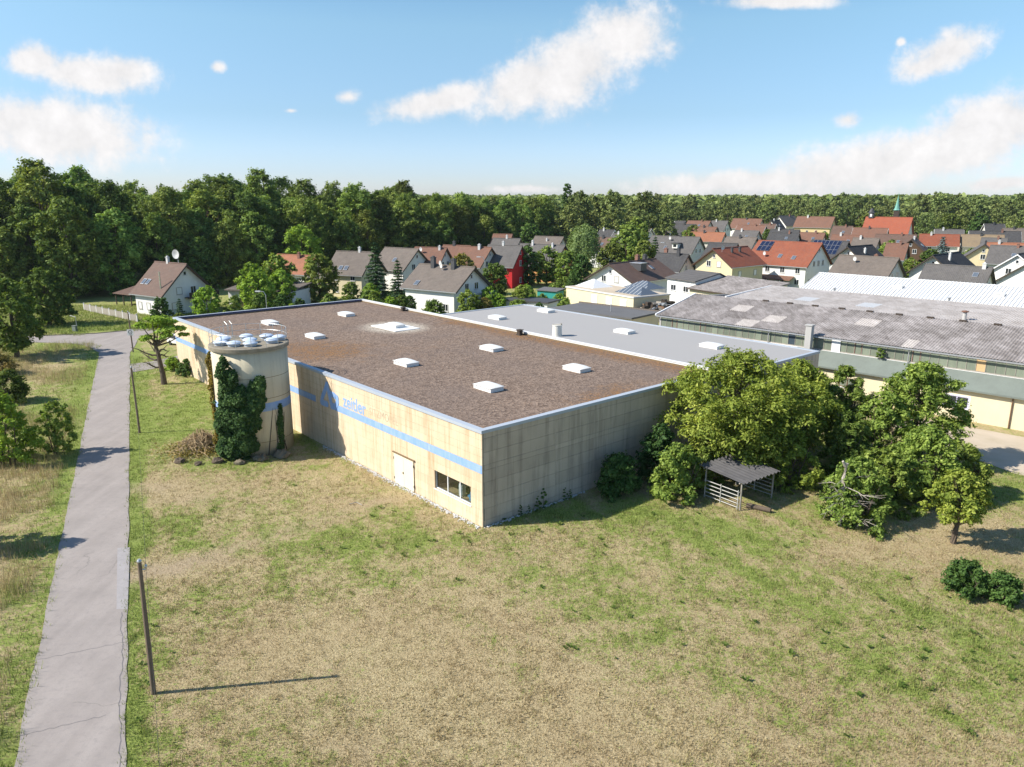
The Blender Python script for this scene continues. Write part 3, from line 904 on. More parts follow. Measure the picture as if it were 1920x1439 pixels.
def wall_shape(name, polys, material, off):
    """flat painted shapes on the front wall: outlines in (metres from the corner, height)"""
    b = MB()
    for i, pl in enumerate(polys):
        o = -off - 0.0008 * i
        n = len(pl)
        b.add([(o, p[0], p[1]) for p in pl] + [(o + 0.003, p[0], p[1]) for p in pl], [tuple(range(n)), tuple(range(n, 2 * n))[::-1]] + [(i2, n + i2, n + (i2 + 1) % n, (i2 + 1) % n) for i2 in range(n)])
    return b.build(name, material, wh)


def stroke(pts, w):
    out = []
    for a, b in zip(pts[:-1], pts[1:]):
        d = (Vector(b) - Vector(a)).normalized()
        n = Vector((-d.y, d.x)) * w / 2
        out.append([tuple(Vector(a) + n), tuple(Vector(a) - n), tuple(Vector(b) - n), tuple(Vector(b) + n)])
    for p in pts:
        out.append([(p[0] + w / 2 * math.cos(t), p[1] + w / 2 * math.sin(t)) for t in [2 * math.pi * k / 14 for k in range(14)]])
    return out


wall_shape('logo_mark', stroke([(21.08, 3.78), (20.8, 4.3), (20.35, 4.85), (19.95, 5.42)], 0.46) + stroke([(19.95, 5.42), (19.66, 4.7), (19.42, 4.1), (19.3, 3.72)], 0.5)
           + stroke([(19.5, 4.72), (18.9, 4.76), (18.32, 4.62), (18.3, 4.3), (18.55, 3.95), (18.9, 3.75)], 0.46) + stroke([(21.05, 3.72), (20.1, 3.74)], 0.5), M['blue_paint'], 0.0125)


def wall_text(name, body, s_left, z, size, width, material, bold, off):
    cu = bpy.data.curves.new(name, 'FONT')
    cu.body = body
    cu.size = size
    cu.offset = bold
    cu.extrude = 0.0012
    o = bpy.data.objects.new(name, cu)
    COL.objects.link(o)
    bpy.context.view_layer.update()
    me = bpy.data.meshes.new_from_object(o.evaluated_get(bpy.context.evaluated_depsgraph_get()))
    bpy.data.objects.remove(o)
    co = np.array([v.co[:] for v in me.vertices])
    sx = width / (co[:, 0].max() - co[:, 0].min())
    nco = np.stack([-off - co[:, 2], s_left - (co[:, 0] - co[:, 0].min()) * sx, z + co[:, 1]], -1)
    me.vertices.foreach_set('co', nco.astype(np.float32).ravel())
    me.materials.clear()
    me.materials.append(material)
    me.update()
    me.name = name
    return put(name, me, wh)


wall_text('lettering', 'zeitler', 17.42, 4.16, 1.45, 3.55, M['blue_paint'], 0.03, 0.011)
wall_text('faded_lettering', 'SITZMÖBEL', 13.35, 4.36, 0.85, 3.9, M['ghost_paint'], -0.01, 0.008)
# double door
dr = MB().box(-0.035, 0.06, DOOR[0], DOOR[1], 0.0, DOOR[3]).build('door_frame', M['joint'], wh)
for a, b in ((DOOR[0] + 0.03, 8.815), (8.835, DOOR[1] - 0.03)):
    lf = boxpart('door_leaf', M['cream_door'], wh, -0.075, -0.036, a, b, 0.03, DOOR[3] - 0.03)
for z in (0.4, 1.9):
    for y in (DOOR[0] + 0.02, DOOR[1] - 0.02):
        boxpart('hinge', M['joint_grey'], wh, -0.10, -0.04, y - 0.035, y + 0.035, z - 0.09, z + 0.09)
boxpart('door_handle', M['joint_grey'], wh, -0.13, -0.076, 8.86, 8.92, 1.0, 1.14)
boxpart('door_hood', M['joint'], wh, -0.14, -0.005, DOOR[0] - 0.12, DOOR[1] + 0.12, DOOR[3] + 0.02, DOOR[3] + 0.07)
# window with three panes in a deep reveal, things on the sill inside
wn = MB()
for (y0, y1, z0, z1) in ((WIN[0], WIN[1], WIN[2], WIN[2] + 0.06), (WIN[0], WIN[1], WIN[3] - 0.06, WIN[3]), (WIN[0], WIN[0] + 0.06, WIN[2] + 0.06, WIN[3] - 0.06), (WIN[1] - 0.06, WIN[1], WIN[2] + 0.06, WIN[3] - 0.06),
                         (2.41, 2.49, WIN[2] + 0.06, WIN[3] - 0.06), (3.76, 3.84, WIN[2] + 0.06, WIN[3] - 0.06)):
    wn.box(0.12, 0.19, y0, y1, z0, z1)
wobj = wn.build('window', M['white_frame'], wh)
m_, nt_, out_ = new_mat('clear glass')
gb = nd(nt_, 'ShaderNodeMixShader', {0: 0.12, 1: nd(nt_, 'ShaderNodeBsdfTransparent', {0: (0.8, 0.85, 0.85, 1)}).outputs[0], 2: nd(nt_, 'ShaderNodeBsdfGlossy', {1: 0.02}).outputs[0]})
nt_.links.new(gb.outputs[0], out_.inputs[0])
M['clear_glass'] = m_
for a, b in ((WIN[0] + 0.06, 2.41), (2.49, 3.76), (3.84, WIN[1] - 0.06)):
    boxpart('pane', M['clear_glass'], wobj, 0.15, 0.156, a, b, WIN[2] + 0.06, WIN[3] - 0.06)
boxpart('window_sill', M['white_frame'], wobj, -0.05, 0.119, WIN[0] - 0.05, WIN[1] + 0.05, WIN[2] - 0.055, WIN[2] - 0.001)
room = MB()
room.box(0.425, 4.0, 0.5, 6.0, 0.2, 0.3)
room.box(4.0, 4.1, 0.5, 6.0, 0.2, 3.2)
room.box(0.425, 4.0, 5.9, 6.0, 0.31, 3.2)
room.box(0.425, 4.0, 0.5, 0.6, 0.31, 3.2)
room.box(0.425, 4.1, 0.5, 6.0, 3.21, 3.3)
room.build('back_room', M['dark_wood'], wh)
boxpart('workbench', M['plywood'], wh, 0.43, 1.1, 0.7, 5.6, 0.95, 1.02)
tag(MB().box(0.5, 0.85, 1.5, 2.0, 1.023, 1.45).box(0.55, 0.8, 1.55, 1.95, 1.451, 1.62).box(0.52, 0.6, 2.001, 2.2, 1.2, 1.35).build('blue_box', M['blue_plastic'], None, tuple(wh.location), R(40.8)), 'blue box on the bench behind the right window pane', 'box')
pst = MB()
for k in range(9):
    pst.box(0.5, 0.8, 2.75 + 0.02 * (k % 2), 3.12, 1.023 + k * 0.09, 1.023 + k * 0.09 + 0.075)
tag(pst.build('paper_stack', M['white_frame'], None, tuple(wh.location), R(40.8)), 'stack of pale folded papers behind the middle window pane', 'paper')

# roof: gravel bed with its damp, mossy zones, inside a sheet metal coping
nu_, nv_ = 80, 180
ru = np.linspace(0.34, WW - 0.34, nu_)
rv = np.linspace(0.34, WL - 0.34, nv_)
RU, RV = np.meshgrid(ru, rv)
RZ = 5.98 + (fbm(RU, RV, 3.0, 51) - .5) * 0.06
moss = 0.27 + 0.85 * np.exp(-(((RU - 4.5) / 5.0) ** 2 + ((RV - 31) / 7.0) ** 2)) + 0.85 * np.exp(-((RU - WW) / 2.4) ** 2) * (0.4 + 0.9 * (RV < 36)) + 0.7 * np.exp(-((RV - 0.3) / 1.2) ** 2) * (fbm(RU, RV, 4.0, 8) > 0.5) + 0.5 * np.exp(-((RU - 14) / 5) ** 2 - ((RV - 2) / 2.5) ** 2)
moss += 0.5 * (fbm(RU, RV, 6.0, 77) - 0.5)
pale = np.clip(1.3 * np.exp(-((((RU - 17) / 3.3) ** 2 + ((RV - 36.8) / 3.9) ** 2) ** 2.5)), 0, 1)
idx = np.arange(nu_ * nv_).reshape(nv_, nu_)
me = bpy.data.meshes.new('gravel_bed')
me.from_pydata(np.stack([RU, RV, RZ], -1).reshape(-1, 3).tolist(), [], np.stack([idx[:-1, :-1], idx[:-1, 1:], idx[1:, 1:], idx[1:, :-1]], -1).reshape(-1, 4).tolist())
for nme, arr in (('moss', np.clip(moss, 0, 1)), ('pale', pale)):
    a_ = me.attributes.new(nme, 'FLOAT', 'POINT')
    a_.data.foreach_set('value', arr.astype(np.float32).ravel())
me.materials.append(M['gravel'])
me.update()
put('gravel_bed', me, wh)
cop = MB()
cop.box(-0.07, 0.36, -0.06, WL + 0.06, WH, WH + 0.2)
cop.box(0.361, WW + 0.05, -0.07, 0.36, WH, WH + 0.199)
cop.box(0.361, WW + 0.05, WL - 0.34, WL + 0.07, WH, WH + 0.199)
cop.build('coping', M['coping'], wh)
boxpart('inner_coping', M['coping_dark'], wh, 0.3605, 0.366, 0.361, WL - 0.341, 5.9, WH + 0.19)
boxpart('inner_coping', M['coping_dark'], wh, 0.367, WW - 0.36, WL - 0.347, WL - 0.3405, 5.9, WH + 0.188)
# parapet towards the lower hall: a row of pale blocks under sheet metal
k, yv = 0, 0.361
while yv < WL - 0.4:
    boxpart('parapet_block', M['white_metal'], wh, WW - 0.30, WW - 0.02, yv + 0.008, min(yv + 1.45, WL - 0.41), 5.92, WH + 0.12)
    yv += 1.46
boxpart('parapet_cap', M['white_metal'], wh, WW - 0.36, WW + 0.06, 0.361, WL - 0.345, WH + 0.122, WH + 0.17)
# white membrane round the repaired skylight
MB().box(15.4, 18.6, 34.2, 39.3, 5.95, 6.052).build('membrane_patch', M['white_sheet'], wh)


def dome_mesh(lx, ly, hc, hd):
    b = MB()
    b.box(-lx / 2, lx / 2, -ly / 2, ly / 2, -0.1, hc)
    n = 8
    vs, fs = [], []
    for i in range(n + 1):
        for j in range(n + 1):
            a, c = -1 + 2 * i / n, -1 + 2 * j / n
            z = hc + 0.03 + hd * (1 - abs(a) ** 3) ** 0.6 * (1 - abs(c) ** 3) ** 0.6
            vs.append((a * (lx / 2 + 0.05), c * (ly / 2 + 0.05), z))
    for i in range(n):
        for j in range(n):
            p = i * (n + 1) + j
            fs.append((p, p + n + 1, p + n + 2, p + 1))
    return b, MB().add(vs, fs)


cb, db = dome_mesh(1.25, 2.05, 0.28, 0.15)
for i in range(4):
    for s in (-1, 1):
        cb.box(s * 0.63 - 0.02, s * 0.63 + 0.02, -0.75 + i * 0.5 - 0.04, -0.75 + i * 0.5 + 0.04, 0.17, 0.27)
curb_me = cb.mesh('curb', M['white_sheet'])
domeb = MB().box(-0.68, 0.68, -1.08, 1.08, 0.285, 0.305)
rim_me = domeb.mesh('rim', M['white_sheet'])
dome_me = db.mesh('dome', M['white_sheet'], True)


def skylight(u, v, z, label, grp):
    p = A0 + UA * u + VA * v
    t = thing('roof_skylight', label, 'skylight', (p[0], p[1], z), R(40.8), grp)
    put('curb', curb_me, t)
    put('rim', rim_me, t)
    put('dome', dome_me, t)


for (u, v, lb) in ((7.4, 48.0, 'white dome skylight on gravel roof just behind the silo railing'), (7.4, 36.8, 'white dome skylight on gravel roof right of the silo, in the rusty moss'),
                   (17.1, 48.0, 'white dome skylight nearest the far corner of the gravel roof'), (17.05, 36.8, 'white dome skylight standing on a white square in a pale gravel ring'),
                   (7.45, 19.8, 'white dome skylight on gravel roof above the blue lettering'), (17.1, 20.0, 'white dome skylight in the middle of the gravel roof near the light grey hall'),
                   (7.5, 8.6, 'white dome skylight on gravel roof nearest the front corner'), (17.05, 8.7, 'white dome skylight on gravel roof nearest the fruit trees')):
    skylight(u, v, 5.99 if not (abs(u - 17.05) < 0.01 and v > 30) else 6.05, lb, 'skylights on the gravel roof')
vt = MB().box(-0.3, 0.3, -0.3, 0.3, 0, 0.08).box(-0.22, 0.22, -0.22, 0.22, 0.08, 0.5).box(-0.3, 0.3, -0.3, 0.3, 0.5, 0.58)
pp = A0 + UA * 24.3 + VA * 24.1
tag(vt.build('roof_vent', M['dark_wood'], None, (pp[0], pp[1], 5.99), R(40.8)), 'small dark box vent beside the low parapet of the gravel roof', 'vent')
pp = A0 + UA * 24.4 + VA * 46.6
tag(MB().box(-0.25, 0.25, -0.2, 0.2, 0, 0.45).box(-0.3, 0.3, -0.25, 0.25, 0.45, 0.5).build('roof_outlet', M['dark_wood'], None, (pp[0], pp[1], 5.99), R(40.8)), 'small dark roof outlet near the far end of the parapet', 'vent')

# pale stony strip and weeds along the foot of the walls
rw = np.random.RandomState(19)
stn = []
for k in range(900):
    v_ = rw.rand() * 21
    p_ = A0 + VA * v_ - UA * (0.08 + abs(rw.normal(0, 0.16)))
    stn.append((p_[0], p_[1], 0.01, 0.03 + 0.05 * rw.rand()))
for k in range(260):
    u_ = rw.rand() * 9
    p_ = A0 + UA * u_ - VA * (0.08 + abs(rw.normal(0, 0.12)))
    stn.append((p_[0], p_[1], 0.01, 0.03 + 0.05 * rw.rand()))
stn = np.array(stn)
oc = np.array([[(1, 0, 0), (0, 1, 0), (0, 0, .7)], [(0, 1, 0), (-1, 0, 0), (0, 0, .7)], [(-1, 0, 0), (0, -1, 0), (0, 0, .7)], [(0, -1, 0), (1, 0, 0), (0, 0, .7)]], float)
tri = (oc[None] * stn[:, None, None, 3:4] + stn[:, None, None, :3]).reshape(-1, 3, 3)
tag(put('stone_litter', np_mesh('stone_litter', tri, 3, M['w_palegrey'])), 'pale stones scattered along the foot of the warehouse walls', 'stones', kind='stuff')

# ------------------------------------------------------------------ lower hall joined to the warehouse
an = thing('hall_annex', 'grey concrete hall with smooth light grey membrane roof behind the warehouse', 'hall', (A0[0], A0[1], 0), R(40.8))
AN0, AN1, ANV, ANZ = WW + 0.02, WW + WW2, 42.6, 5.62
MB().box(AN0 + 0.1, AN1 - 0.1, 0.11, ANV - 0.1, -0.1, ANZ - 0.02).build('core_wall', M['joint_grey'], an)
ub2 = [AN0, 30.4, 35.6, AN1]
for i in range(3):
    for j in range(len(zg) - 1):
        z1 = min(zg[j + 1], ANZ)
        if z1 - zg[j] > 0.1:
            boxpart('wall_panel', M['grey_wall'], an, ub2[i] + gap, ub2[i + 1] - gap, -0.004 * rr.random(), 0.12, zg[j] + gap, z1 - gap)
for j in range(len(zg) - 1):
    z1 = min(zg[j + 1], ANZ)
    if z1 - zg[j] > 0.1:
        boxpart('wall_panel', M['grey_wall'], an, AN0, AN1 - 0.01, ANV - 0.12, ANV, zg[j] + gap, z1 - gap)
        boxpart('wall_panel', M['grey_wall'], an, AN1 - 0.12, AN1, 0.13, ANV - 0.13, zg[j] + gap, z1 - gap)
MB().box(AN0 + 0.05, AN1 - 0.3, 0.3, ANV - 0.3, ANZ - 0.015, ANZ + 0.06).build('roof_membrane', M['membrane'], an)
ec = MB()
ec.box(AN0 + 0.05, AN1 + 0.04, -0.06, 0.298, ANZ - 0.1, ANZ + 0.13)
ec.box(AN1 - 0.298, AN1 + 0.05, 0.299, ANV + 0.04, ANZ - 0.1, ANZ + 0.129)
ec.box(AN0 + 0.05, AN1 - 0.299, ANV - 0.298, ANV + 0.05, ANZ - 0.1, ANZ + 0.128)
ec.build('roof_edge', M['coping'], an)
for (u, v, lb) in ((30.7, 35.5, 'white skylight on light grey roof nearest the gravel roof parapet'), (39.0, 35.7, 'white skylight at the far corner of the light grey roof'),
                   (35.0, 19.0, 'white skylight in the middle of the light grey roof'), (35.3, 8.0, 'white skylight on light grey roof half hidden by the cherry tree top')):
    skylight(u, v, ANZ + 0.05, lb, 'skylights on the light grey roof')
pp = A0 + UA * 28.1 + VA * 22.4
fl = thing('roof_flue', 'short round weathered flue with a lid on the light grey roof', 'flue', (pp[0], pp[1], ANZ + 0.05))
MB().lathe([(0.55, 0), (0.52, 0.1), (0.48, 1.15), (0.52, 1.15), (0.52, 1.22), (0.40, 1.22)], 20).build('pipe', M['offw'] if 'offw' in M else M['w_offwhite'], fl, smooth=False)
MB().box(-0.5, 0.5, -0.05, 0.05, 1.222, 1.27).box(0.35, 0.5, -0.2, 0.2, 1.271, 1.36).build('lid_bracket', M['grey_wood'], fl)

# ------------------------------------------------------------------ silo
SX, SY, SR, SZ = -21.1, 58.9, 2.9, 8.42
si = thing('silo', 'round cream concrete silo with blue band, railing and roof domes beside the warehouse', 'silo', (SX, SY, 0))
MB().lathe([(SR, -0.1), (SR, 3.0), (SR, 6.0), (SR, SZ)], 64).build('drum', M['silo'], si, smooth=True)
for z in (1.1, 4.62, 6.3):
    MB().lathe([(SR + 0.004, z), (SR + 0.006, z + 0.005), (SR + 0.006, z + 0.03), (SR + 0.004, z + 0.035)], 64).build('joint', M['joint'], si)
MB().lathe([(SR + 0.003, 3.62), (SR + 0.008, 3.63), (SR + 0.008, 4.27), (SR + 0.003, 4.28)], 64).build('painted_band', M['blue_paint'], si, smooth=True)
MB().lathe([(SR, SZ - 0.02), (SR + 0.16, SZ), (SR + 0.18, SZ + 0.28), (SR + 0.1, SZ + 0.32), (0.05, SZ + 0.36)], 64).build('rim_slab', M['silo_cap'], si)
dome_prof = [(0.46, 0), (0.46, 0.18), (0.56, 0.19), (0.56, 0.25), (0.5, 0.3), (0.36, 0.37), (0.17, 0.41), (0.02, 0.42)]
curbm = MB().lathe(dome_prof[:2], 24).mesh('dome_curb', M['coping'])
domem = MB().lathe(dome_prof[1:], 28).mesh('dome', M['dome_blue'], True)
for (x, y) in ((-1.75, -1.35), (-0.55, -1.75), (0.72, -1.72), (-2.05, 0.1), (0.2, -0.3), (-0.65, 1.35), (0.95, 1.5), (2.15, 0.95), (1.95, -0.35)):
    d = put('roof_dome', domem, si, (x, y, SZ + 0.345))
    put('dome_curb', curbm, d, (0, 0, 0))
nb = 16
for k in range(nb):
    t = 2 * math.pi * k / nb
    MB().tube([(0, 0, 0), (0, 0, 1.05)], 0.022, 6).build('railing_post', M['steel'], si, ((SR + 0.02) * math.cos(t), (SR + 0.02) * math.sin(t), SZ + 0.3))
for z in (0.55, 1.05):
    MB().tube([((SR + 0.02) * math.cos(2 * math.pi * k / 64), (SR + 0.02) * math.sin(2 * math.pi * k / 64), SZ + 0.3 + z) for k in range(65)], 0.018, 6, False).build('railing_rail', M['steel'], si)
ld = MB()
for s in (-0.22, 0.22):
    ld.tube([(-SR - 0.28, s, 1.0), (-SR - 0.28, s, SZ + 1.5), (-SR - 0.05, s, SZ + 1.72), (-SR + 0.3, s, SZ + 1.5), (-SR + 0.3, s, SZ + 0.36)], 0.025, 6)
for k in range(26):
    ld.tube([(-SR - 0.28, -0.22, 1.2 + k * 0.29), (-SR - 0.28, 0.22, 1.2 + k * 0.29)], 0.014, 5)
o = ld.build('ladder', M['steel'], si, rz=R(-38))
# ------------------------------------------------------------------ plants
def leaf_quads(P_, Nn, size, rs, aspect=0.55):
    n = len(P_)
    Nn = Nn / (np.linalg.norm(Nn, axis=1, keepdims=True) + 1e-9)
    t = rs.normal(0, 1, (n, 3))
    t -= Nn * np.sum(t * Nn, 1, keepdims=True)
    t /= (np.linalg.norm(t, axis=1, keepdims=True) + 1e-9)
    b = np.cross(Nn, t)
    s = (size * (0.6 + 0.8 * rs.rand(n)))[:, None] if np.isscalar(size) else size[:, None]
    w = s * aspect
    return np.stack([P_ - t * s, P_ + b * w - t * s * 0.1, P_ + t * s - Nn * s * 0.25, P_ - b * w - t * s * 0.1], 1)


def unit_dirs(n, rs):
    d = rs.normal(0, 1, (n, 3))
    return d / np.linalg.norm(d, axis=1, keepdims=True)


def crown_clumps(rs, h, r, base, n, shape, loose=False):
    """centres and radii of the leaf clumps that fill a crown's outer volume"""
    C, Rr = [], []
    n = int(n * (1.9 if loose else 1.35))
    ph = rs.rand(4) * 6.28
    for i in range(n):
        zr = (i + rs.rand()) / n
        if shape == 'round':
            prof = math.sqrt(max(0.05, 1 - (2 * zr - 0.95) ** 2))
        elif shape == 'oval':
            prof = math.sin(math.pi * min(1, 0.12 + 0.86 * zr)) ** 0.7
        elif shape == 'wide':
            prof = (1 - zr ** 2.2) ** 0.5 * (0.75 + 0.25 * min(1, zr * 4))
        elif shape == 'bush':
            prof = (1 - zr ** 2) ** 0.5
        elif shape == 'column':
            prof = math.sin(math.pi * min(1, 0.15 + 0.8 * zr)) ** 0.5
        else:
            prof = 1 - zr * 0.9
        a = i * 2.39996 + rs.rand() * 0.9
        q = (0.25 + 0.75 * math.sqrt(rs.rand())) * prof
        rc = r * (0.19 + 0.15 * rs.rand()) * (0.75 + 0.35 * prof)
        if loose:
            rc *= 0.66
            q *= 0.86 + 0.2 * math.sin(2 * a + ph[0]) + 0.14 * math.sin(3 * a + ph[1] + 4 * zr) + 0.1 * math.sin(7 * zr + ph[2])
        C.append((math.cos(a) * (r - 0.6 * rc) * q, math.sin(a) * (r - 0.6 * rc) * q, base + (h - base - rc * 0.5) * zr + rc * 0.15))
        Rr.append(rc)
    return np.array(C), np.array(Rr)


def crown_leaves(rs, C, Rr, total, size, flat=0.75, droop=0.0, aspect=0.55):
    w = Rr ** 2
    cnt = np.maximum(8, (total * w / w.sum()).astype(int))
    out = []
    for c, r, n in zip(C, Rr, cnt):
        m = max(5, int(9 + 8 * rs.rand()))                 # twig ends carry the leaves of a bough
        td = unit_dirs(m, rs)
        td[:, 2] = np.where((td[:, 2] < -0.2) & (rs.rand(m) < 0.6), -td[:, 2], td[:, 2])
        tl = r * (0.55 + 0.6 * rs.rand(m))
        k = rs.randint(0, m, n)
        q = 0.35 + 0.65 * rs.rand(n) ** 0.6
        p = td[k] * (tl[k] * q)[:, None] + rs.normal(0, 0.2, (n, 3)) * (r * (0.55 + 0.45 * q))[:, None]
        d = p / (np.linalg.norm(p, axis=1, keepdims=True) + 1e-6)
        p[:, 2] = p[:, 2] * flat - droop * (p[:, 0] ** 2 + p[:, 1] ** 2) / r
        p = p + c
        p[:, 2] = np.maximum(p[:, 2], 0.04)
        nn = d * 0.6 + np.array([0, 0, 0.42]) + rs.normal(0, 0.34, (n, 3))
        out.append(leaf_quads(p, nn, size, rs, aspect))
    return np.concatenate(out)


def limb_mesh(rs, name, C, Rr, h, base, tr, nlimb=9, stems=1, lean=0.0, material=None):
    b = MB()
    for s in range(stems):
        ox, oy = (rs.rand(2) - .5) * (0.5 if stems > 1 else 0) * stems * 0.5
        top = base + (h - base) * 0.72
        tx, ty = lean * h + ox * 2.5, oy * 2.5
        pts = [(ox, oy, -0.3)]
        for k in range(1, 6):
            q = k / 5
            pts.append((ox + (tx - ox) * q + (rs.rand() - .5) * tr * 1.6, oy + (ty - oy) * q + (rs.rand() - .5) * tr * 1.6, top * q))
        r0 = tr * (1.0 if stems == 1 else 0.65)
        b.tube(pts, [r0 * 1.25, r0, r0 * 0.85, r0 * 0.65, r0 * 0.45, r0 * 0.2], 8)
        order = rs.permutation(len(C))[:nlimb]
        for i in order:
            c = C[i]
            z0 = min(max(base * 0.75, c[2] * 0.6), top * 0.85)
            q = z0 / top
            st = Vector((ox + (tx - ox) * q, oy + (ty - oy) * q, z0))
            en = Vector(c)
            mid = st.lerp(en, 0.5) + Vector(((rs.rand() - .5), (rs.rand() - .5), 0.5 + rs.rand() * .5)) * Rr[i] * 0.35
            rl = r0 * (0.5 - 0.25 * q)
            b.tube([st, st.lerp(mid, 0.5), mid, mid.lerp(en, 0.6), en], [rl, rl * 0.8, rl * 0.6, rl * 0.4, rl * 0.15], 5, False)
    return b.mesh(name, material or M['bark'])


def tree_meshes(seed, h, r, base, shape, n, total, size, leafmat, tr=0.25, nlimb=9, stems=1, flat=0.75, droop=0.0, aspect=0.55, lean=0.0, squash=(1, 1), loose=False):
    rs = np.random.RandomState(seed)
    C, Rr = crown_clumps(rs, h, r, base, n, shape, loose)
    C[:, 0] = C[:, 0] * squash[0] + lean * C[:, 2]
    C[:, 1] *= squash[1]
    lv = crown_leaves(rs, C, Rr, total, size, flat, droop, aspect)
    return limb_mesh(rs, 'trunk', C, Rr, h, base, tr, nlimb, stems, lean), np_mesh('crown', lv, 4, leafmat)


def conifer_meshes(seed, h, r, leafmat, tiers=16, total=7000, size=0.22, base=0.6):
    rs = np.random.RandomState(seed)
    b = MB()
    b.tube([(0, 0, -0.2), (0, 0, h * 0.5), (0, 0, h * 0.97)], [r * 0.09, r * 0.06, 0.02], 7)
    out = []
    for i in range(tiers):
        q = i / (tiers - 1.0)
        z = base + (h - base) * q
        rr_ = r * (1 - q) ** 0.85 * (0.85 + 0.3 * rs.rand()) + 0.12
        nb_ = max(4, int(9 - 4 * q))
        for k in range(nb_):
            a = 2 * math.pi * (k + rs.rand() * 0.7) / nb_ + i
            L = rr_ * (0.75 + 0.4 * rs.rand())
            m = max(6, int(total / (tiers * nb_ * 0.62) * (L / r + 0.15)))
            t = rs.rand(m) ** 0.7
            p = np.stack([np.cos(a) * L * t, np.sin(a) * L * t, z - 0.28 * L * t + 0.12 * L * t * t], -1)
            p += rs.normal(0, 0.11 * r * 0.6, (m, 3)) * (0.35 + t[:, None]) * np.array([1, 1, 0.5])
            nn = np.stack([np.cos(a) * np.ones(m) * 0.3, np.sin(a) * np.ones(m) * 0.3, np.ones(m)], -1) + rs.normal(0, 0.45, (m, 3))
            out.append(leaf_quads(p, nn, size, rs, 0.4))
            b.tube([(0, 0, z), (math.cos(a) * L * 0.8, math.sin(a) * L * 0.8, z - 0.2 * L)], [0.03 * r, 0.01], 4, False)
    return b.mesh('trunk', M['bark']), np_mesh('crown', np.concatenate(out), 4, leafmat)


def willow_meshes(seed, h, r, total=9000, size=0.24):
    rs = np.random.RandomState(seed)
    C, Rr = crown_clumps(rs, h, r, h * 0.35, 26, 'wide')
    out = [crown_leaves(rs, C, Rr, total // 3, size, 0.7)]
    ns = 150
    for i in range(ns):
        a, q = rs.rand() * 2 * math.pi, math.sqrt(0.15 + 0.85 * rs.rand())
        zt = h * (0.55 + 0.42 * math.sqrt(max(0, 1 - q * q)))
        ln = (0.35 + 0.5 * rs.rand()) * h * 0.75
        zl = max(0.8, zt - ln)
        m = int(total * 0.67 / ns)
        t = rs.rand(m)
        x = math.cos(a) * r * q * (0.92 + 0.1 * t) + rs.normal(0, 0.22, m)
        y = math.sin(a) * r * q * (0.92 + 0.1 * t) + rs.normal(0, 0.22, m)
        p = np.stack([x, y, zt + (zl - zt) * t], -1)
        nn = np.stack([np.full(m, math.cos(a)), np.full(m, math.sin(a)), np.full(m, 0.25)], -1) + rs.normal(0, 0.35, (m, 3))
        out.append(leaf_quads(p, nn, size, rs, 0.38))
    return limb_mesh(rs, 'trunk', C, Rr, h, h * 0.35, 0.4, 10), np_mesh('crown', np.concatenate(out), 4, M['lf_willow'])


def plant(name, meshes, x, y, label, cat='tree', group=None, s=1.0, rz=None, crown_name='crown', z=0.0, sz=None):
    t = thing(name, label, cat, (x, y, z), (x * 12.9 + y * 7.7) % 6.28 if rz is None else rz, group)
    t.scale = (s, s, s if sz is None else sz)
    put('trunk' if crown_name == 'crown' else 'stem', meshes[0], t)
    put(crown_name, meshes[1], t)
    return t


# --- forest on the left: several kinds, copied as individual trees
FT = [tree_meshes(100 + i, h, r, b_, sh, n, 14000, 0.31, M['lf_forest'], 0.4, 10, 1, 0.8) for i, (h, r, b_, sh, n) in enumerate(
    ((23, 7.0, 5, 'round', 46), (22, 7.6, 4, 'wide', 48), (25, 6.4, 6, 'round', 44), (20.5, 6.6, 2.5, 'round', 46), (24, 8.0, 7, 'wide', 46)))]
FE = [tree_meshes(120 + i, h, r, b_, sh, n, 12500, 0.30, M['lf_forest'], 0.3, 8, 1, 0.85) for i, (h, r, b_, sh, n) in enumerate(
    ((17, 5.8, 0.6, 'round', 44), (13, 5.2, 0.4, 'bush', 40), (18.5, 6.0, 0.8, 'round', 46)))]
EDGE = [(-150, 132), (-118, 137), (-96, 144), (-84, 150), (-66, 168), (-52, 184), (-38, 194), (-24, 204), (-8, 226), (6, 250)]


def edge_y(x):
    for (a, b_) in zip(EDGE[:-1], EDGE[1:]):
        if a[0] <= x <= b_[0]:
            return a[1] + (b_[1] - a[1]) * (x - a[0]) / (b_[0] - a[0])
    return EDGE[-1][1] if x > EDGE[-1][0] else EDGE[0][1]


rs = random.Random(7)
spots = []
for k in range(6000):
    x = rs.uniform(-185, 12)
    dd = rs.uniform(0, 75) ** 1.0
    y = edge_y(x) + 3 + dd
    if abs(x) > y * 0.74 + 8 or y > 300:
        continue
    if all((x - a) ** 2 + (y - b_) ** 2 > (5.6 if dd < 18 else 7.4) ** 2 for a, b_, _ in spots):
        spots.append((x, y, dd))
FG = 'trees of the big wood left of the village'
spots.sort(key=lambda q: q[2])
for i, (x, y, dd) in enumerate(spots[:250]):
    hi = 0.99 - 0.24 * min(1, max(0, (x + 60) / 65)) + 0.03 * math.sin(x * 0.13)
    if dd < 9:
        me_ = FE[rs.randrange(3)]
        plant('forest_edge_tree', me_, x, y, 'leafy tree on the sunny edge of the big dark wood, branches to the ground', 'tree', 'trees on the edge of the big wood', rs.uniform(0.85, 1.15) * hi)
    else:
        me_ = FT[rs.randrange(5)]
        plant('forest_tree', me_, x, y, 'tall broadleaf tree crown in the big dark wood left of the village', 'tree', FG, rs.uniform(0.88, 1.14) * hi, sz=rs.uniform(0.84, 1.12) * hi)

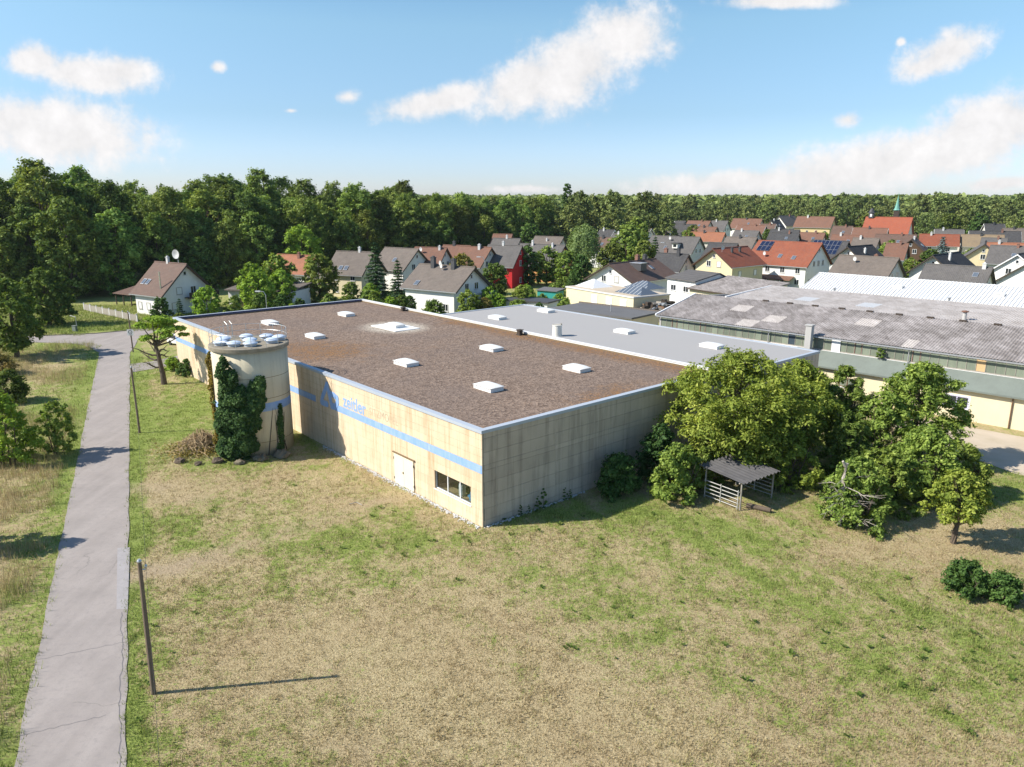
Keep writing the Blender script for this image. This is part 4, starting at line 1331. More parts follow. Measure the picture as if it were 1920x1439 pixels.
# --- wood behind the village
FA = [tree_meshes(140 + i, h, r, b_, sh, n, 3600, 0.5, M['lf_far_hazy'], 0.35, 4, 1, 0.85) for i, (h, r, b_, sh, n) in enumerate(
    ((20, 7.4, 2.5, 'round', 26), (21, 7.0, 3, 'wide', 26), (18, 7.8, 2, 'round', 26), (22, 6.4, 4, 'round', 24)))]


def far_front(x):      # nearest line of the wood behind the houses
    if x < 60:
        return 262 + (x - 0) * 0.35
    if x < 130:
        return 400
    return 400 - min(60, (x - 130) * 0.5)


spots2 = []
for k in range(9000):
    x = rs.uniform(-20, 430)
    y = far_front(x) + rs.uniform(0, 1) ** 1.6 * 230
    if abs(x) > y * 0.72 + 6:
        continue
    if all((x - a) ** 2 + (y - b_) ** 2 > (7.6 if y < far_front(x) + 45 else 11.5) ** 2 for a, b_ in spots2):
        spots2.append((x, y))
spots2.sort(key=lambda q: q[1] - far_front(q[0]))
for (x, y) in spots2[:295]:
    s = rs.uniform(0.68, 1.16) * (0.74 if y - far_front(x) < 14 else 0.9)
    plant('far_tree', FA[rs.randrange(4)], x, y, 'broadleaf tree in the long wood behind the village', 'tree', 'trees of the wood behind the village', s)
# beyond that the wood is one mass up to the horizon
rsn = np.random.RandomState(31)
cc = []
while len(cc) < 2600:
    y = 480 * (2200 / 480) ** rsn.rand()
    x = (rsn.rand() * 2 - 1) * y * 0.85
    if y > far_front(x) + 130:
        cc.append((x, y, 6 + 7 * rsn.rand() + y * 0.0012))
cc = np.array(cc)
rad = 5.5 + 3 * rsn.rand(len(cc)) + cc[:, 1] * 0.0035
q = []
for c, r_ in zip(cc, rad):
    n = 90
    d = unit_dirs(n, rsn)
    d[:, 2] = np.abs(d[:, 2]) * 1.0 - 0.3
    p = c + d * (r_ * (0.8 + 0.3 * rsn.rand(n)))[:, None] * np.array([1, 1, 1.0])
    p[:, 2] += r_ * 0.1
    q.append(leaf_quads(p, d + np.array([0, 0, 0.4]) + rsn.normal(0, 0.4, (n, 3)), np.full(n, 0.30 * r_), rsn, 0.7))
tag(put('distant_wood', np_mesh('distant_wood', np.concatenate(q), 4, M['lf_far_hazy'])), 'distant unbroken wood along the horizon', 'wood', kind='stuff')

# --- weeds at the foot of the shaded grey wall
wd = tree_meshes(270, 1.3, 0.3, 0.05, 'column', 8, 420, 0.07, M['lf_dark'], 0.015, 3)
for i, (u_, s_) in enumerate(((2.9, 0.6), (4.4, 0.75), (4.9, 1.05), (6.9, 0.7), (7.4, 0.5), (3.6, 0.45))):
    p_ = A0 + UA * u_ - VA * 0.3
    plant('wall_weed', wd, p_[0], p_[1], 'dark weed growing at the foot of the grey wall', 'weed', 'weeds along the grey wall', s_, crown_name='foliage')
# --- single trees standing out of the far wood
plant('poplar_tree', tree_meshes(160, 25.2, 2.5, 1, 'column', 70, 9000, 0.36, M['lf_dark'], 0.3, 4), 21.6, 300, 'single tall slim poplar rising above the far wood')
plant('round_conifer', tree_meshes(161, 12, 5, 0.5, 'oval', 40, 5200, 0.36, M['lf_dark'], 0.3, 4), 5.5, 238, 'dark rounded tree between the village roofs and the wood, left of the willow')
plant('copper_tree', tree_meshes(162, 18, 6.5, 3, 'round', 36, 4500, 0.45, M['lf_ochre'], 0.35, 5), 2.0, 276, 'brownish yellow tree crown at the front of the far wood')
plant('silver_willow', tree_meshes(163, 20, 7, 3, 'round', 36, 4800, 0.45, M['lf_willow'], 0.35, 5), 15.5, 318, 'pale silvery tree crown left of the slim poplar')
plant('weeping_willow', willow_meshes(164, 13.5, 4.9), 18.6, 196, 'large weeping willow with hanging branches in the village centre')
plant('lime_tree', tree_meshes(165, 13.6, 5.2, 2.5, 'round', 44, 7500, 0.30, M['lf_bright'], 0.3, 8), -50.0, 180, 'bright light green round tree in front of the dark wood')

# --- fruit trees and shrubs at the grey end of the warehouse
plant('cherry_tree', tree_meshes(200, 9.5, 5.5, 0.9, 'round', 90, 46000, 0.125, M['lf_cherry'], 0.28, 18, 2, 0.7, 0.25, 0.45, loose=True), 16.2, 51.8, 'big cherry tree with drooping yellow green leaves over the open shelter')
plant('cherry_tree', tree_meshes(201, 7.9, 3.9, 0.8, 'round', 58, 26000, 0.12, M['lf_cherry'], 0.22, 14, 2, 0.7, 0.25, 0.45, loose=True), 22.2, 55.6, 'smaller yellow green tree just right of the big cherry, at the wall corner')
plant('walnut_tree', tree_meshes(202, 7.9, 4.3, 1.6, 'wide', 50, 21000, 0.13, M['lf_plum'], 0.26, 18, 1, 0.7, 0.1, 0.5, loose=True), 31.2, 55.0, 'wide fruit tree with visible forked trunk in front of the cream wall')
plant('plum_tree', tree_meshes(203, 7.2, 2.7, 0.6, 'oval', 40, 14000, 0.125, M['lf_plum'], 0.15, 12, 3, 0.8, 0.0, 0.5, loose=True), 26.0, 56.8, 'slim overgrown tree under the red framed window')
plant('elder_bush', tree_meshes(204, 5.1, 3.1, 0.2, 'bush', 46, 16000, 0.12, M['lf_plum'], 0.12, 12, 4, 0.8, 0.1, 0.5, loose=True), 28.0, 47.8, 'wide green bush in the middle of the right thicket', 'bush', crown_name='foliage')
plant('vine_bush', tree_meshes(205, 4.3, 2.6, 0.1, 'bush', 40, 13500, 0.115, M['lf_plum'], 0.10, 12, 4, 0.85, 0.25, 0.5, loose=True), 21.6, 43.9, 'vine covered bush with dead twigs at the front of the thicket', 'bush', crown_name='foliage')
plant('young_shrub', tree_meshes(206, 5.4, 2.2, 0.2, 'bush', 30, 9500, 0.12, M['lf_green'], 0.10, 10, 3, 0.85, 0.1, 0.5, loose=True), 23.9, 50.4, 'dark green shrub behind the vine covered bush', 'bush', crown_name='foliage')
plant('apple_tree', tree_meshes(207, 4.5, 2.35, 1.5, 'wide', 34, 9500, 0.105, M['lf_cherry'], 0.16, 16, 1, 0.75, 0.15, 0.5, 0.02, loose=True), 26.3, 40.9, 'small apple tree with bare trunk standing alone at the right')
plant('box_bush', tree_meshes(208, 1.75, 1.25, 0.05, 'bush', 26, 8000, 0.075, M['lf_dark'], 0.05, 8, 3, 0.9, 0, 0.6, 0, (1.25, .85)), 23.6, 35.2, 'low dense dark green bush on the meadow at the right edge', 'bush', crown_name='foliage')
plant('box_bush', tree_meshes(209, 1.4, 1.2, 0.05, 'bush', 24, 7000, 0.075, M['lf_dark'], 0.05, 8, 3, 0.9, 0, 0.6), 25.0, 34.5, 'smaller dark green bush cut by the right edge of the photo', 'bush', crown_name='foliage')
plant('hedge_bush', tree_meshes(210, 2.7, 1.9, 0.05, 'bush', 34, 11000, 0.10, M['lf_dark'], 0.06, 8, 4, 0.9, 0, 0.6, 0, (1.15, .8)), 7.4, 48.9, 'dark green bush leaning on the grey wall, nearest the building corner', 'bush', crown_name='foliage')
plant('hedge_bush', tree_meshes(211, 4.2, 1.8, 0.05, 'oval', 30, 9000, 0.11, M['lf_ivy'], 0.06, 8, 4, 0.9, 0, 0.6), 10.6, 50.9, 'very dark shrub against the grey wall behind the lighter bush', 'bush', crown_name='foliage')
plant('hazel_bush', tree_meshes(212, 3.6, 2.35, 0.05, 'bush', 40, 13500, 0.11, M['lf_plum'], 0.06, 10, 5, 0.9, 0.1, 0.55, loose=True), 11.4, 48.3, 'light green bush between the dark hedge bush and the shelter', 'bush', crown_name='foliage')
plant('hazel_bush', tree_meshes(213, 4.4, 2.5, 0.05, 'bush', 36, 12000, 0.115, M['lf_cherry'], 0.08, 10, 4, 0.85, 0.15, 0.5, loose=True), 19.6, 50.2, 'shady bush behind the open shelter, under the cherry branches', 'bush', crown_name='foliage')
plant('elder_bush', tree_meshes(214, 6.2, 2.6, 0.1, 'oval', 36, 12000, 0.12, M['lf_plum'], 0.12, 10, 3, 0.85, 0.1, 0.5, loose=True), 27.6, 52.6, 'leafy tall bush between the forked fruit tree and the dark shrub', 'bush', crown_name='foliage')
plant('elder_bush', tree_meshes(215, 4.2, 2.3, 0.05, 'bush', 32, 9500, 0.115, M['lf_plum'], 0.09, 10, 4, 0.85, 0.1, 0.5, loose=True), 24.6, 46.3, 'low bush filling the gap behind the vine covered bush', 'bush', crown_name='foliage')
plant('elder_bush', tree_meshes(216, 3.6, 2.2, 0.05, 'bush', 30, 9000, 0.115, M['lf_green'], 0.09, 10, 4, 0.85, 0.1, 0.5, loose=True), 31.2, 48.6, 'low bush right of the thicket behind the apple tree', 'bush', crown_name='foliage')
plant('hazel_bush', tree_meshes(217, 3.0, 1.7, 0.05, 'bush', 26, 7500, 0.11, M['lf_green'], 0.06, 8, 4, 0.85, 0.1, 0.5, loose=True), 13.6, 49.8, 'bush at the back left corner of the open shelter', 'bush', crown_name='foliage')
# dead trunk in the thicket and loose bare twigs
sn = thing('dead_trunk', 'bleached dead tree trunk sticking out of the vine covered bush', 'dead tree', (20.6, 43.4, 0))
MB().tube([(0, 0, -0.1), (0.1, 0.05, 1.6), (-0.05, 0.1, 3.1), (0.05, 0.05, 4.1)], [0.16, 0.14, 0.12, 0.1], 8).tube([(0, 0.1, 3.9), (-0.25, 0, 4.25)], [0.12, 0.07], 7).build('trunk', M['dead_wood'], sn)
tw = MB()
rt = random.Random(5)
for k in range(26):
    a, z = rt.uniform(0, 6.28), rt.uniform(0.4, 3.6)
    e = Vector((math.cos(a) * rt.uniform(0.8, 2.4), math.sin(a) * rt.uniform(0.8, 2.4) - 0.6, z + rt.uniform(-0.6, 0.8)))
    s_ = Vector((0, 0, z))
    m2 = s_.lerp(e, 0.5) + Vector((rt.uniform(-.2, .2), rt.uniform(-.2, .2), rt.uniform(-.1, .3)))
    tw.tube([s_, m2, e], [0.035, 0.022, 0.008], 4, False)
    for q_ in range(2):
        tw.tube([m2.lerp(e, 0.4 * q_), e + Vector((rt.uniform(-.5, .5), rt.uniform(-.5, .5), rt.uniform(-.4, .4)))], [0.014, 0.005], 4, False)
tw.build('twigs', M['dead_wood'], sn)

# --- left of the lane
plant('roadside_bush', tree_meshes(220, 5.6, 2.8, 0.1, 'bush', 36, 10000, 0.12, M['lf_bright'], 0.09, 10, 5, 0.95, 0, 0.5, loose=True), -38.9, 54.6, 'large loose green bush left of the lane with upright shoots', 'bush', crown_name='foliage')
plant('roadside_bush', tree_meshes(221, 4.3, 1.7, 0.1, 'oval', 26, 5500, 0.11, M['lf_plum'], 0.07, 8, 4, 1.0, 0, 0.5, loose=True), -36.3, 56.9, 'smaller loose bush between the large bush and the lane', 'bush', crown_name='foliage')
plant('verge_tree', tree_meshes(222, 10.0, 4.6, 0.8, 'round', 46, 14000, 0.20, M['lf_green'], 0.3, 10, 1, 0.85, loose=True), -64.0, 94.5, 'big green tree at the left edge above the lane', 'tree')
plant('verge_tree', tree_meshes(223, 9.0, 4.6, 0.4, 'oval', 46, 13500, 0.22, M['lf_green'], 0.3, 10, 1, 0.85, loose=True), -74.5, 119, 'darker green tree behind the big one at the left edge', 'tree')
plant('verge_tree', tree_meshes(224, 5.6, 2.5, 0.4, 'oval', 34, 9000, 0.13, M['lf_green'], 0.14, 8, 2, 0.9, loose=True), -33.0, 39.6, 'tree just outside the left edge whose shadow falls on the lane', 'tree')
plant('bramble', tree_meshes(225, 2.4, 2.6, 0.05, 'bush', 24, 7000, 0.1, M['lf_vine'], 0.04, 6, 5, 0.9), -59.5, 84.5, 'grey brown bramble thicket below the big left tree', 'bush', crown_name='foliage')
plant('roadside_bush', tree_meshes(226, 3.2, 2.2, 0.05, 'bush', 26, 7000, 0.12, M['lf_green'], 0.05, 6, 4, 0.9), -50.5, 72.5, 'low green bush at the left edge behind the tall dry grass', 'bush', crown_name='foliage')

# --- small road tree with an umbrella crown and bare lower limbs
rs5 = np.random.RandomState(77)
st_ = thing('umbrella_tree', 'small tree with bare twisted limbs and flat yellow green crown beside the lane', 'tree', (-38.4, 80.0, 0))
Cu = np.array([0.82, 0.9, 1.0]) * np.array([(-1.9, -0.4, 6.6), (-0.9, 0.4, 7.1), (0.3, -0.2, 7.2), (1.3, 0.5, 6.8), (2.2, -0.3, 6.2), (1.5, -0.9, 5.5), (0.4, 1.2, 6.5), (-1.2, 1.3, 6.2), (2.6, 0.8, 5.3), (0.9, -0.4, 6.0), (-1.4, -0.6, 5.3), (-2.3, .6, 5.0), (2.3, 1.4, 6.0)])
Ru = np.array([0.85, 0.9, 1.0, 0.9, 0.85, 0.8, 0.9, 0.8, 0.7, 0.8, 0.7, 0.6, 0.7])
put('crown', np_mesh('crown', crown_leaves(rs5, Cu, Ru, 6500, 0.14, 0.42), 4, M['lf_bright']), st_)
tb = MB()
tb.tube([(0, 0, -0.2), (-0.05, 0, 1.3), (-0.25, 0.05, 2.6), (-0.35, 0.1, 3.6), (-0.6, 0.1, 4.6), (-0.5, 0.1, 5.6), (-0.6, 0.1, 6.5)], [0.34, 0.27, 0.24, 0.2, 0.15, 0.1, 0.04], 9)
for c in Cu:
    s_ = Vector((-0.4, 0.1, 3.4 + 0.16 * c[2]))
    e = Vector(c)
    tb.tube([s_, s_.lerp(e, 0.5) + Vector((0, 0, -0.15)), e], [0.11, 0.07, 0.02], 5, False)
for (a, z, ln) in ((2.9, 2.7, 2.4), (3.3, 3.3, 2.8), (0.3, 3.0, 1.0), (5.9, 3.6, 1.5), (2.4, 3.5, 2.0), (3.6, 2.0, 1.7)):
    p_, d_ = Vector((-0.25, 0.05, z)), Vector((math.cos(a), math.sin(a), 0.25))
    pts = [p_ + d_ * ln * t + Vector((0, 0, 0.22 * math.sin(t * 5 + a))) for t in (0, .25, .5, .75, 1)]
    tb.tube(pts, [0.12, 0.1, 0.08, 0.055, 0.02], 6, False)
    tb.tube([pts[2], pts[2] + Vector((d_.x * 0.5, d_.y * 0.5 + 0.4, 0.5))], [0.05, 0.015], 5, False)
tb.build('trunk', M['bark'], st_)
plant('low_shrub', tree_meshes(227, 1.9, 1.35, 0.05, 'bush', 22, 5200, 0.1, M['lf_dark'], 0.04, 6, 4, 0.9), -37.6, 84.4, 'round dark shrub beside the small umbrella tree', 'bush', crown_name='foliage')
plant('low_shrub', tree_meshes(228, 1.5, 1.2, 0.05, 'bush', 20, 4200, 0.1, M['lf_bright'], 0.04, 6, 4, 0.9), -40.4, 86.8, 'small light green shrub at the driveway edge', 'bush', crown_name='foliage')

# --- gardens: shapes shared, each plant its own object
GS = {'green': tree_meshes(240, 6, 2.6, 0.3, 'oval', 30, 5200, 0.2, M['lf_green'], 0.14, 6), 'bright': tree_meshes(241, 6, 2.5, 0.3, 'oval', 30, 5200, 0.2, M['lf_bright'], 0.14, 6),
      'dark': tree_meshes(242, 6, 2.4, 0.2, 'bush', 30, 5200, 0.2, M['lf_dark'], 0.14, 6), 'ochre': tree_meshes(243, 6, 2.5, 0.5, 'round', 28, 4600, 0.2, M['lf_ochre'], 0.14, 6),
      'spruce': conifer_meshes(244, 10, 2.5, M['lf_spruce']), 'blue': conifer_meshes(245, 8, 2.3, M['lf_bluespruce']), 'bush': tree_meshes(246, 3, 2.2, 0.05, 'bush', 26, 4200, 0.17, M['lf_green'], 0.06, 6, 3),
      'plum': tree_meshes(247, 6, 2.7, 0.4, 'round', 30, 5200, 0.2, M['lf_plum'], 0.14, 6)}
GARDEN = [
    ('bright', -48.8, 141, 1.35, 'tall bright green tree left of the orange roofed house'), ('plum', -45.6, 147, 1.5, 'olive green tree in front of the orange roofed house'),
    ('bright', -42.6, 138.5, 1.2, 'bright green pointed tree right behind the far roof edge'), ('green', -38.2, 148.5, 1.55, 'leafy tree between the orange roof and the cream walled house'),
    ('spruce', -26.8, 148, 1.12, 'tall slim spruce between the two grey roofs'), ('spruce', -21.2, 139.5, 0.85, 'broad dark spruce left of the white house with two chimneys'),
    ('green', -30.0, 139, 0.8, 'garden tree left of the tall slim spruce'), ('bush', -25.6, 134.5, 1.25, 'bush below the tall slim spruce'), ('dark', -17.6, 128.0, 0.6, 'dark bush before the front wall of the white house'),
    ('bush', -13.4, 126.0, 1.05, 'bush under the eaves of the white house'), ('plum', -7.4, 124.4, 0.82, 'yellow green shrub at the gable of the white house'), ('ochre', -4.6, 125.2, 0.62, 'small turning shrub right of the yellow green shrub'),
    ('green', -3.4, 151, 1.2, 'round tree in front of the red house'), ('ochre', -10.6, 158, 1.45, 'yellowing tree behind the chimneys of the white house'),
    ('dark', 3.6, 176, 1.5, 'dark tree right of the red house'), ('plum', 8.2, 177, 1.45, 'tree in the row left of the willow'), ('green', 12.8, 174, 1.35, 'rounded tree at the foot of the willow'), ('dark', 15.2, 165, 1.3, 'dark tree in front of the willow'),
    ('green', 25.0, 189, 1.5, 'tree right of the willow, lower one'), ('plum', 29.4, 196, 1.9, 'tall tree right of the willow'), ('green', 33.0, 188, 1.6, 'tree left of the long grey roof with dormer'), ('bright', 26.5, 178, 0.95, 'bright shrub below the trees right of the willow'),
    ('spruce', 37.2, 197, 0.98, 'slim dark conifer before the long grey roof'), ('green', 36.5, 232, 2.0, 'tall tree left of the dark roofs in mid village'), ('plum', 41.0, 250, 2.2, 'pale tree above the dark metal roof'),
    ('dark', 4.5, 121.5, 0.55, 'dark hedge plant by the low garage roof'), ('plum', 8.8, 124.0, 0.62, 'shrub climbing the cream flat building'), ('green', 11.3, 122.0, 0.48, 'small shrub before the white shutters'), ('bush', 1.0, 127.5, 1.0, 'bush behind the light grey roof edge'),
    ('bright', 45.6, 147.5, 0.72, 'bright shrub below the yellow house gable'), ('green', 76.0, 223, 1.25, 'shrub between the red roof and the solar roof'),
    ('plum', 100.5, 202, 1.45, 'green tree behind the black roof'), ('green', 107.5, 194, 1.2, 'garden tree left of the wooden gable'), ('plum', 98.6, 186.5, 0.9, 'shrub right of the black roof'), ('bush', 106.5, 178.5, 1.4, 'low bush before the wooden gable'), ('bright', 101.5, 171.5, 0.8, 'bright shrub beside the dark roof ridge'),
    ('blue', 121.5, 214, 1.12, 'blue spruce in the village at right'), ('plum', 128.5, 212, 1.0, 'shrub right of the blue spruce'), ('bright', 121.0, 190, 0.75, 'bright bush left of the pale yellow gable'), ('green', 111.5, 152.5, 0.8, 'bush at the right edge below the white gable'),
    ('green', 70.5, 297, 1.6, 'round tree between the mid village roofs'), ('green', 142.5, 305, 2.3, 'large round tree left of the church'), ('bright', 131.5, 320, 1.0, 'bright tree before the white far house'),
    ('dark', 197, 322, 2.2, 'dark copper tree right of the church'), ('green', 172, 300, 2.3, 'broad tree right of the church roof'), ('plum', 210, 300, 2.2, 'round tree above the roofs at far right'), ('green', 60.5, 262, 1.5, 'tree behind the metal roof'),
    ('green', 101.0, 300, 1.3, 'tree among the red roofs'), ('dark', -54.6, 115.5, 0.82, 'dark evergreen before the brown roofed house'), ('bright', -50.2, 122.5, 0.98, 'yellow green tree hiding the balcony of the brown roofed house'),
    ('spruce', -51.0, 114.0, 0.48, 'small drooping conifer before the brown roofed house'), ('plum', -45.8, 122.5, 0.72, 'light bush right of the balcony'), ('bright', -44.6, 131.0, 1.25, 'light green tree right of the garage'), ('green', -30.2, 123.5, 0.75, 'shrub behind the far coping of the warehouse'),
    ('bush', -22.0, 125.0, 1.0, 'bush behind the far warehouse corner'), ('green', -49.6, 110.5, 0.55, 'shrub at the bend of the cross road')]
for (k_, x, y, s, lb) in GARDEN:
    plant('garden_' + {'spruce': 'spruce', 'blue': 'blue_spruce', 'bush': 'bush'}.get(k_, 'tree'), GS[k_], x, y, lb, 'bush' if k_ == 'bush' or s < 0.7 else 'tree', 'plants in the village gardens', s)
# hedge mass between the far gardens: low shrubs that nothing tells apart
for i in range(46):
    q_ = rs.random()
    x = -46 + 60 * q_
    y = 117 + 22 * abs(q_ - 0.25) + rs.uniform(0, 34) * rs.random()
    if any((x - h_[0]) ** 2 + (y - h_[1]) ** 2 < 49 for h_ in ((-11.7, 134.5), (-32.8, 158), (-46, 162), (-24.7, 169), (14, 138))) or (x > -14 and y < 118):
        continue
    plant('garden_shrub', GS[rs.choice(['bush', 'bush', 'green', 'plum', 'dark', 'bright'])], x, y, 'green garden shrub between the village houses', 'bush', 'shrubs scattered between the village houses', rs.uniform(0.4, 0.85))
for i in range(90):
    x = rs.uniform(-45, 190)
    y = rs.uniform(178, 345)
    if x > y * 0.68 or x < -y * 0.24 + 8 or y < 178 + max(0, 60 - x) * 0.5:
        continue
    plant('garden_shrub', GS[rs.choice(['bush', 'green', 'plum', 'dark'])], x, y, 'green garden shrub between the village houses', 'bush', 'shrubs scattered between the village houses', rs.uniform(0.5, 0.95))

# ------------------------------------------------------------------ ivy, vines and litter round the silo
rs6 = np.random.RandomState(9)


def ivy(label, zones, total, mat_, size, name='ivy', thick=0.32):
    zs = np.array(zones)
    a0, a1 = zs[:, 0].min() - 30, zs[:, 0].max() + 30
    n = int(total * 4.5)
    a = R(1) * (a0 + (a1 - a0) * rs6.rand(n))
    zz = 8.4 * rs6.rand(n)
    f = np.zeros(n)
    for (ang, z, ra, rz_, w) in zones:
        f = np.maximum(f, np.exp(-(((a - R(ang)) * SR / ra) ** 2 + ((zz - z) / rz_) ** 2) * 0.75))
    ns = 0.55 * (fbm(a * SR, zz, 0.9, 5) - 0.5) * 2 + 0.3 * (fbm(a * SR, zz, 0.25, 15) - 0.5) * 2
    k = (f + ns * 0.55 > 0.42 + 0.12 * rs6.rand(n)) & (f > 0.12)
    a, zz, f, ns = a[k][:total], zz[k][:total], f[k][:total], ns[k][:total]
    n = len(a)
    bulge = thick * np.clip(f - 0.2 + 0.7 * ns, 0.04, 1.2)
    rr_ = SR + 0.03 + bulge * (0.35 + 0.65 * rs6.rand(n))
    pts = [np.stack([np.cos(a) * rr_, np.sin(a) * rr_, np.maximum(zz - 0.2 * bulge, 0.05)], -1)]
    nr = [np.stack([np.cos(a), np.sin(a), np.full(n, 0.45)], -1) + rs6.normal(0, 0.5, (n, 3))]
    t = thing(name, label, 'climbing plant', (SX, SY, 0))
    put('foliage', np_mesh('foliage', leaf_quads(np.concatenate(pts), np.concatenate(nr), size, rs6, 0.7), 4, mat_), t)
    sb_ = MB()
    for (ang, z, ra, rz_, w) in zones[:4]:
        for k in range(3):
            a0, a1 = R(ang) + rs6.normal(0, .12), R(ang) + rs6.normal(0, .15)
            sb_.tube([(math.cos(a0 + (a1 - a0) * q_) * (SR + 0.04), math.sin(a0 + (a1 - a0) * q_) * (SR + 0.04), max(0.0, z + rz_) * q_) for q_ in (0, .3, .6, .95)], [0.045, 0.035, 0.025, 0.01], 5, False)
    sb_.build('stem', M['bark'], t)
    return t


ivy('dense dark ivy climbing the front of the silo', [(-104, 1.6, 1.5, 1.9, .22), (-108, 3.2, 1.4, 1.7, .22), (-102, 4.7, 1.1, 1.5, .16), (-105, 6.1, 0.65, 1.3, .06), (-107, 7.2, 0.34, 1.0, .02),
      (-84, 3.4, 1.0, 1.6, .1), (-70, 4.8, 0.7, 1.2, .06), (-61, 5.8, 0.38, 0.9, .025), (-88, 5.0, 0.7, 1.0, .05), (-84, 1.5, 0.7, 0.9, .06), (-94, 6.6, 0.22, 0.7, .015)], 21000, M['lf_ivy'], 0.105, thick=1.5)
ivy('narrow dark ivy strip on the shaded right side of the silo', [(-32, 1.8, 0.28, 1.6, .6), (-30, 3.2, 0.22, 0.8, .25), (-34, 0.6, 0.35, 0.5, .15)], 2600, M['lf_ivy'], 0.09, thick=0.2)
ivy('withering brown green vine hanging on the left side of the silo', [(-178, 2.6, 0.4, 1.6, .3), (-172, 4.6, 0.35, 1.6, .3), (-180, 6.2, 0.3, 1.2, .2), (-168, 7.3, 0.25, 0.8, .1), (-160, 1.0, 0.5, 0.8, .1)], 6500, M['lf_vine'], 0.1, 'wall_vine', thick=0.7)
bp = thing('brush_pile', 'heap of dry straw coloured vines at the foot of the silo', 'brush pile', (-25.6, 58.4, 0))
bb = MB()
for k in range(240):
    a = rt.uniform(0, 6.28)
    l_ = rt.uniform(0.9, 2.6)
    c = Vector((rt.gauss(0, 0.75), rt.gauss(0, 0.9), 0))
    hgt = max(0.15, 1.9 - 0.75 * c.length) * rt.uniform(0.35, 1.0)
    d_ = Vector((math.cos(a), math.sin(a), 0)) * l_ / 2
    pts = [c - d_ + Vector((0, 0, 0.03)), c - d_ * 0.5 + Vector((0, 0, hgt * 0.8)), c + Vector((0, 0, hgt)), c + d_ * 0.5 + Vector((0, 0, hgt * 0.7)), c + d_ + Vector((0, 0, 0.03))]
    bb.tube(pts, [0.018, 0.025, 0.028, 0.024, 0.01], 4, False)
tag(bb.build('vine_stems', M['straw_vine'], bp), kind='stuff')
put('leaf_litter', np_mesh('leaf_litter', leaf_quads(np.stack([rs6.normal(0, 1.3, 2600), rs6.normal(-0.8, 1.1, 2600), np.abs(rs6.normal(0.05, 0.22, 2600))], -1), rs6.normal(0, 0.6, (2600, 3)) + [0, 0, 1], 0.09, rs6, 0.5), 4, M['lf_vine']), bp)
for i, (x, y, s, lb) in enumerate(((-25.8, 54.9, 0.42, 'dark split stump left of the silo, leftmost of the row'), (-24.2, 54.4, 0.3, 'small stump second from the left before the silo'), (-22.9, 54.9, 0.45, 'mossy stump in front of the ivy'),
                                   (-21.1, 54.6, 0.42, 'broken stone before the silo foot'), (-19.7, 55.5, 0.55, 'pale mossy boulder before the silo'), (-18.3, 56.3, 0.7, 'larger mossy boulder at the shaded right foot of the silo'))):
    rq = np.random.RandomState(60 + i)
    b = MB().lathe([(0.75, -0.15), (0.95, 0.1), (0.85, 0.42), (0.6, 0.6), (0.2, 0.66)], 11)
    b.v = [(p[0] * (0.8 + 0.5 * rq.rand()), p[1] * (0.8 + 0.5 * rq.rand()), p[2] * (0.75 + 0.5 * rq.rand())) for p in b.v]
    o = b.build('boulder' if i > 2 else 'tree_stump', M['rock'] if i > 2 else M['bark'], None, (x, y, 0), i * 1.3)
    o.scale = (s, s, s * (1.0 if i > 2 else 1.2))
    tag(o, lb, 'boulder' if i > 2 else 'stump')
# ------------------------------------------------------------------ long workshop halls at the right (local x along the eaves, y away from the camera)
SH0 = (16.8, 85.2, 0)
SHA = R(-45.7)


def corr_sheet(width, length, wave=0.2655, amp=0.045, rows=1, name='roof_sheet', material=None):
    """one corrugated sheet lying in x (across the waves) and y (up the slope)"""
    n = int(round(width / wave)) * 4
    b = MB()
    vs, fs = [], []
    for j in range(rows + 1):
        for i in range(n + 1):
            vs.append((width * i / n, length * j / rows, amp * math.sin(2 * math.pi * i / 4)))
    for j in range(rows):
        for i in range(n):
            p = j * (n + 1) + i
            fs.append((p, p + 1, p + n + 2, p + n + 1))
    b.add(vs, fs)
    return b.mesh(name, material, True)


sh = thing('workshop_hall', 'long workshop hall with grey corrugated roof, green glass band and cream wall', 'hall', SH0, SHA)
X0, X1 = -4.3, 46.0
YB, ZE, YR, ZR = 6.2, 5.85, 14.7, 7.62
# walls
wb = MB()
wb.prism([(YB + 0.05, 0), (22, 0), (22, 7.0), (YR, ZR - 0.15), (YB + 0.05, ZE - 0.12)], 'x', X0 + 0.25, X0 + 0.5)
wb.box(X0 + 0.501, X1, YB + 0.15, YB + 0.3, 0, 4.30)
wb.box(X0 + 0.501, X1, 21.8, 22, 0, 6.9)
wb.box(X0 + 0.501, X1, 11.0, 11.1, 0, 5.5)
wb.build('wall', M['w_greywall'], sh)
# corrugated sheets, each its own piece
slope = math.atan2(ZR - ZE, YR - YB)
slen = math.hypot(ZR - ZE, YR - YB) + 0.35
rows = 4
lrow = slen / rows + 0.12
me_dark = corr_sheet(1.062, lrow, material=M['eternit'])
me_light = corr_sheet(1.062, lrow, material=M['eternit_light'])
me_new = corr_sheet(1.062, lrow, material=M['eternit_new'])
ncol = int((X1 - X0) / 1.062)
rq = random.Random(3)
pale_at = {(12, 1), (13, 1), (10, 0), (11, 0), (7, 2), (8, 2), (21, 2), (22, 2), (27, 0)}
for j in range(rows):
    for i in range(ncol):
        d = j * slen / rows - 0.3
        o = put('roof_sheet', me_light if (i, j) in pale_at else me_dark, sh, (X0 + i * 1.062, YB + d * math.cos(slope), ZE + d * math.sin(slope) + 0.012 + 0.02 * (i % 2) * 0.2))
        o.rotation_euler = (slope - 0.006, 0, 0)
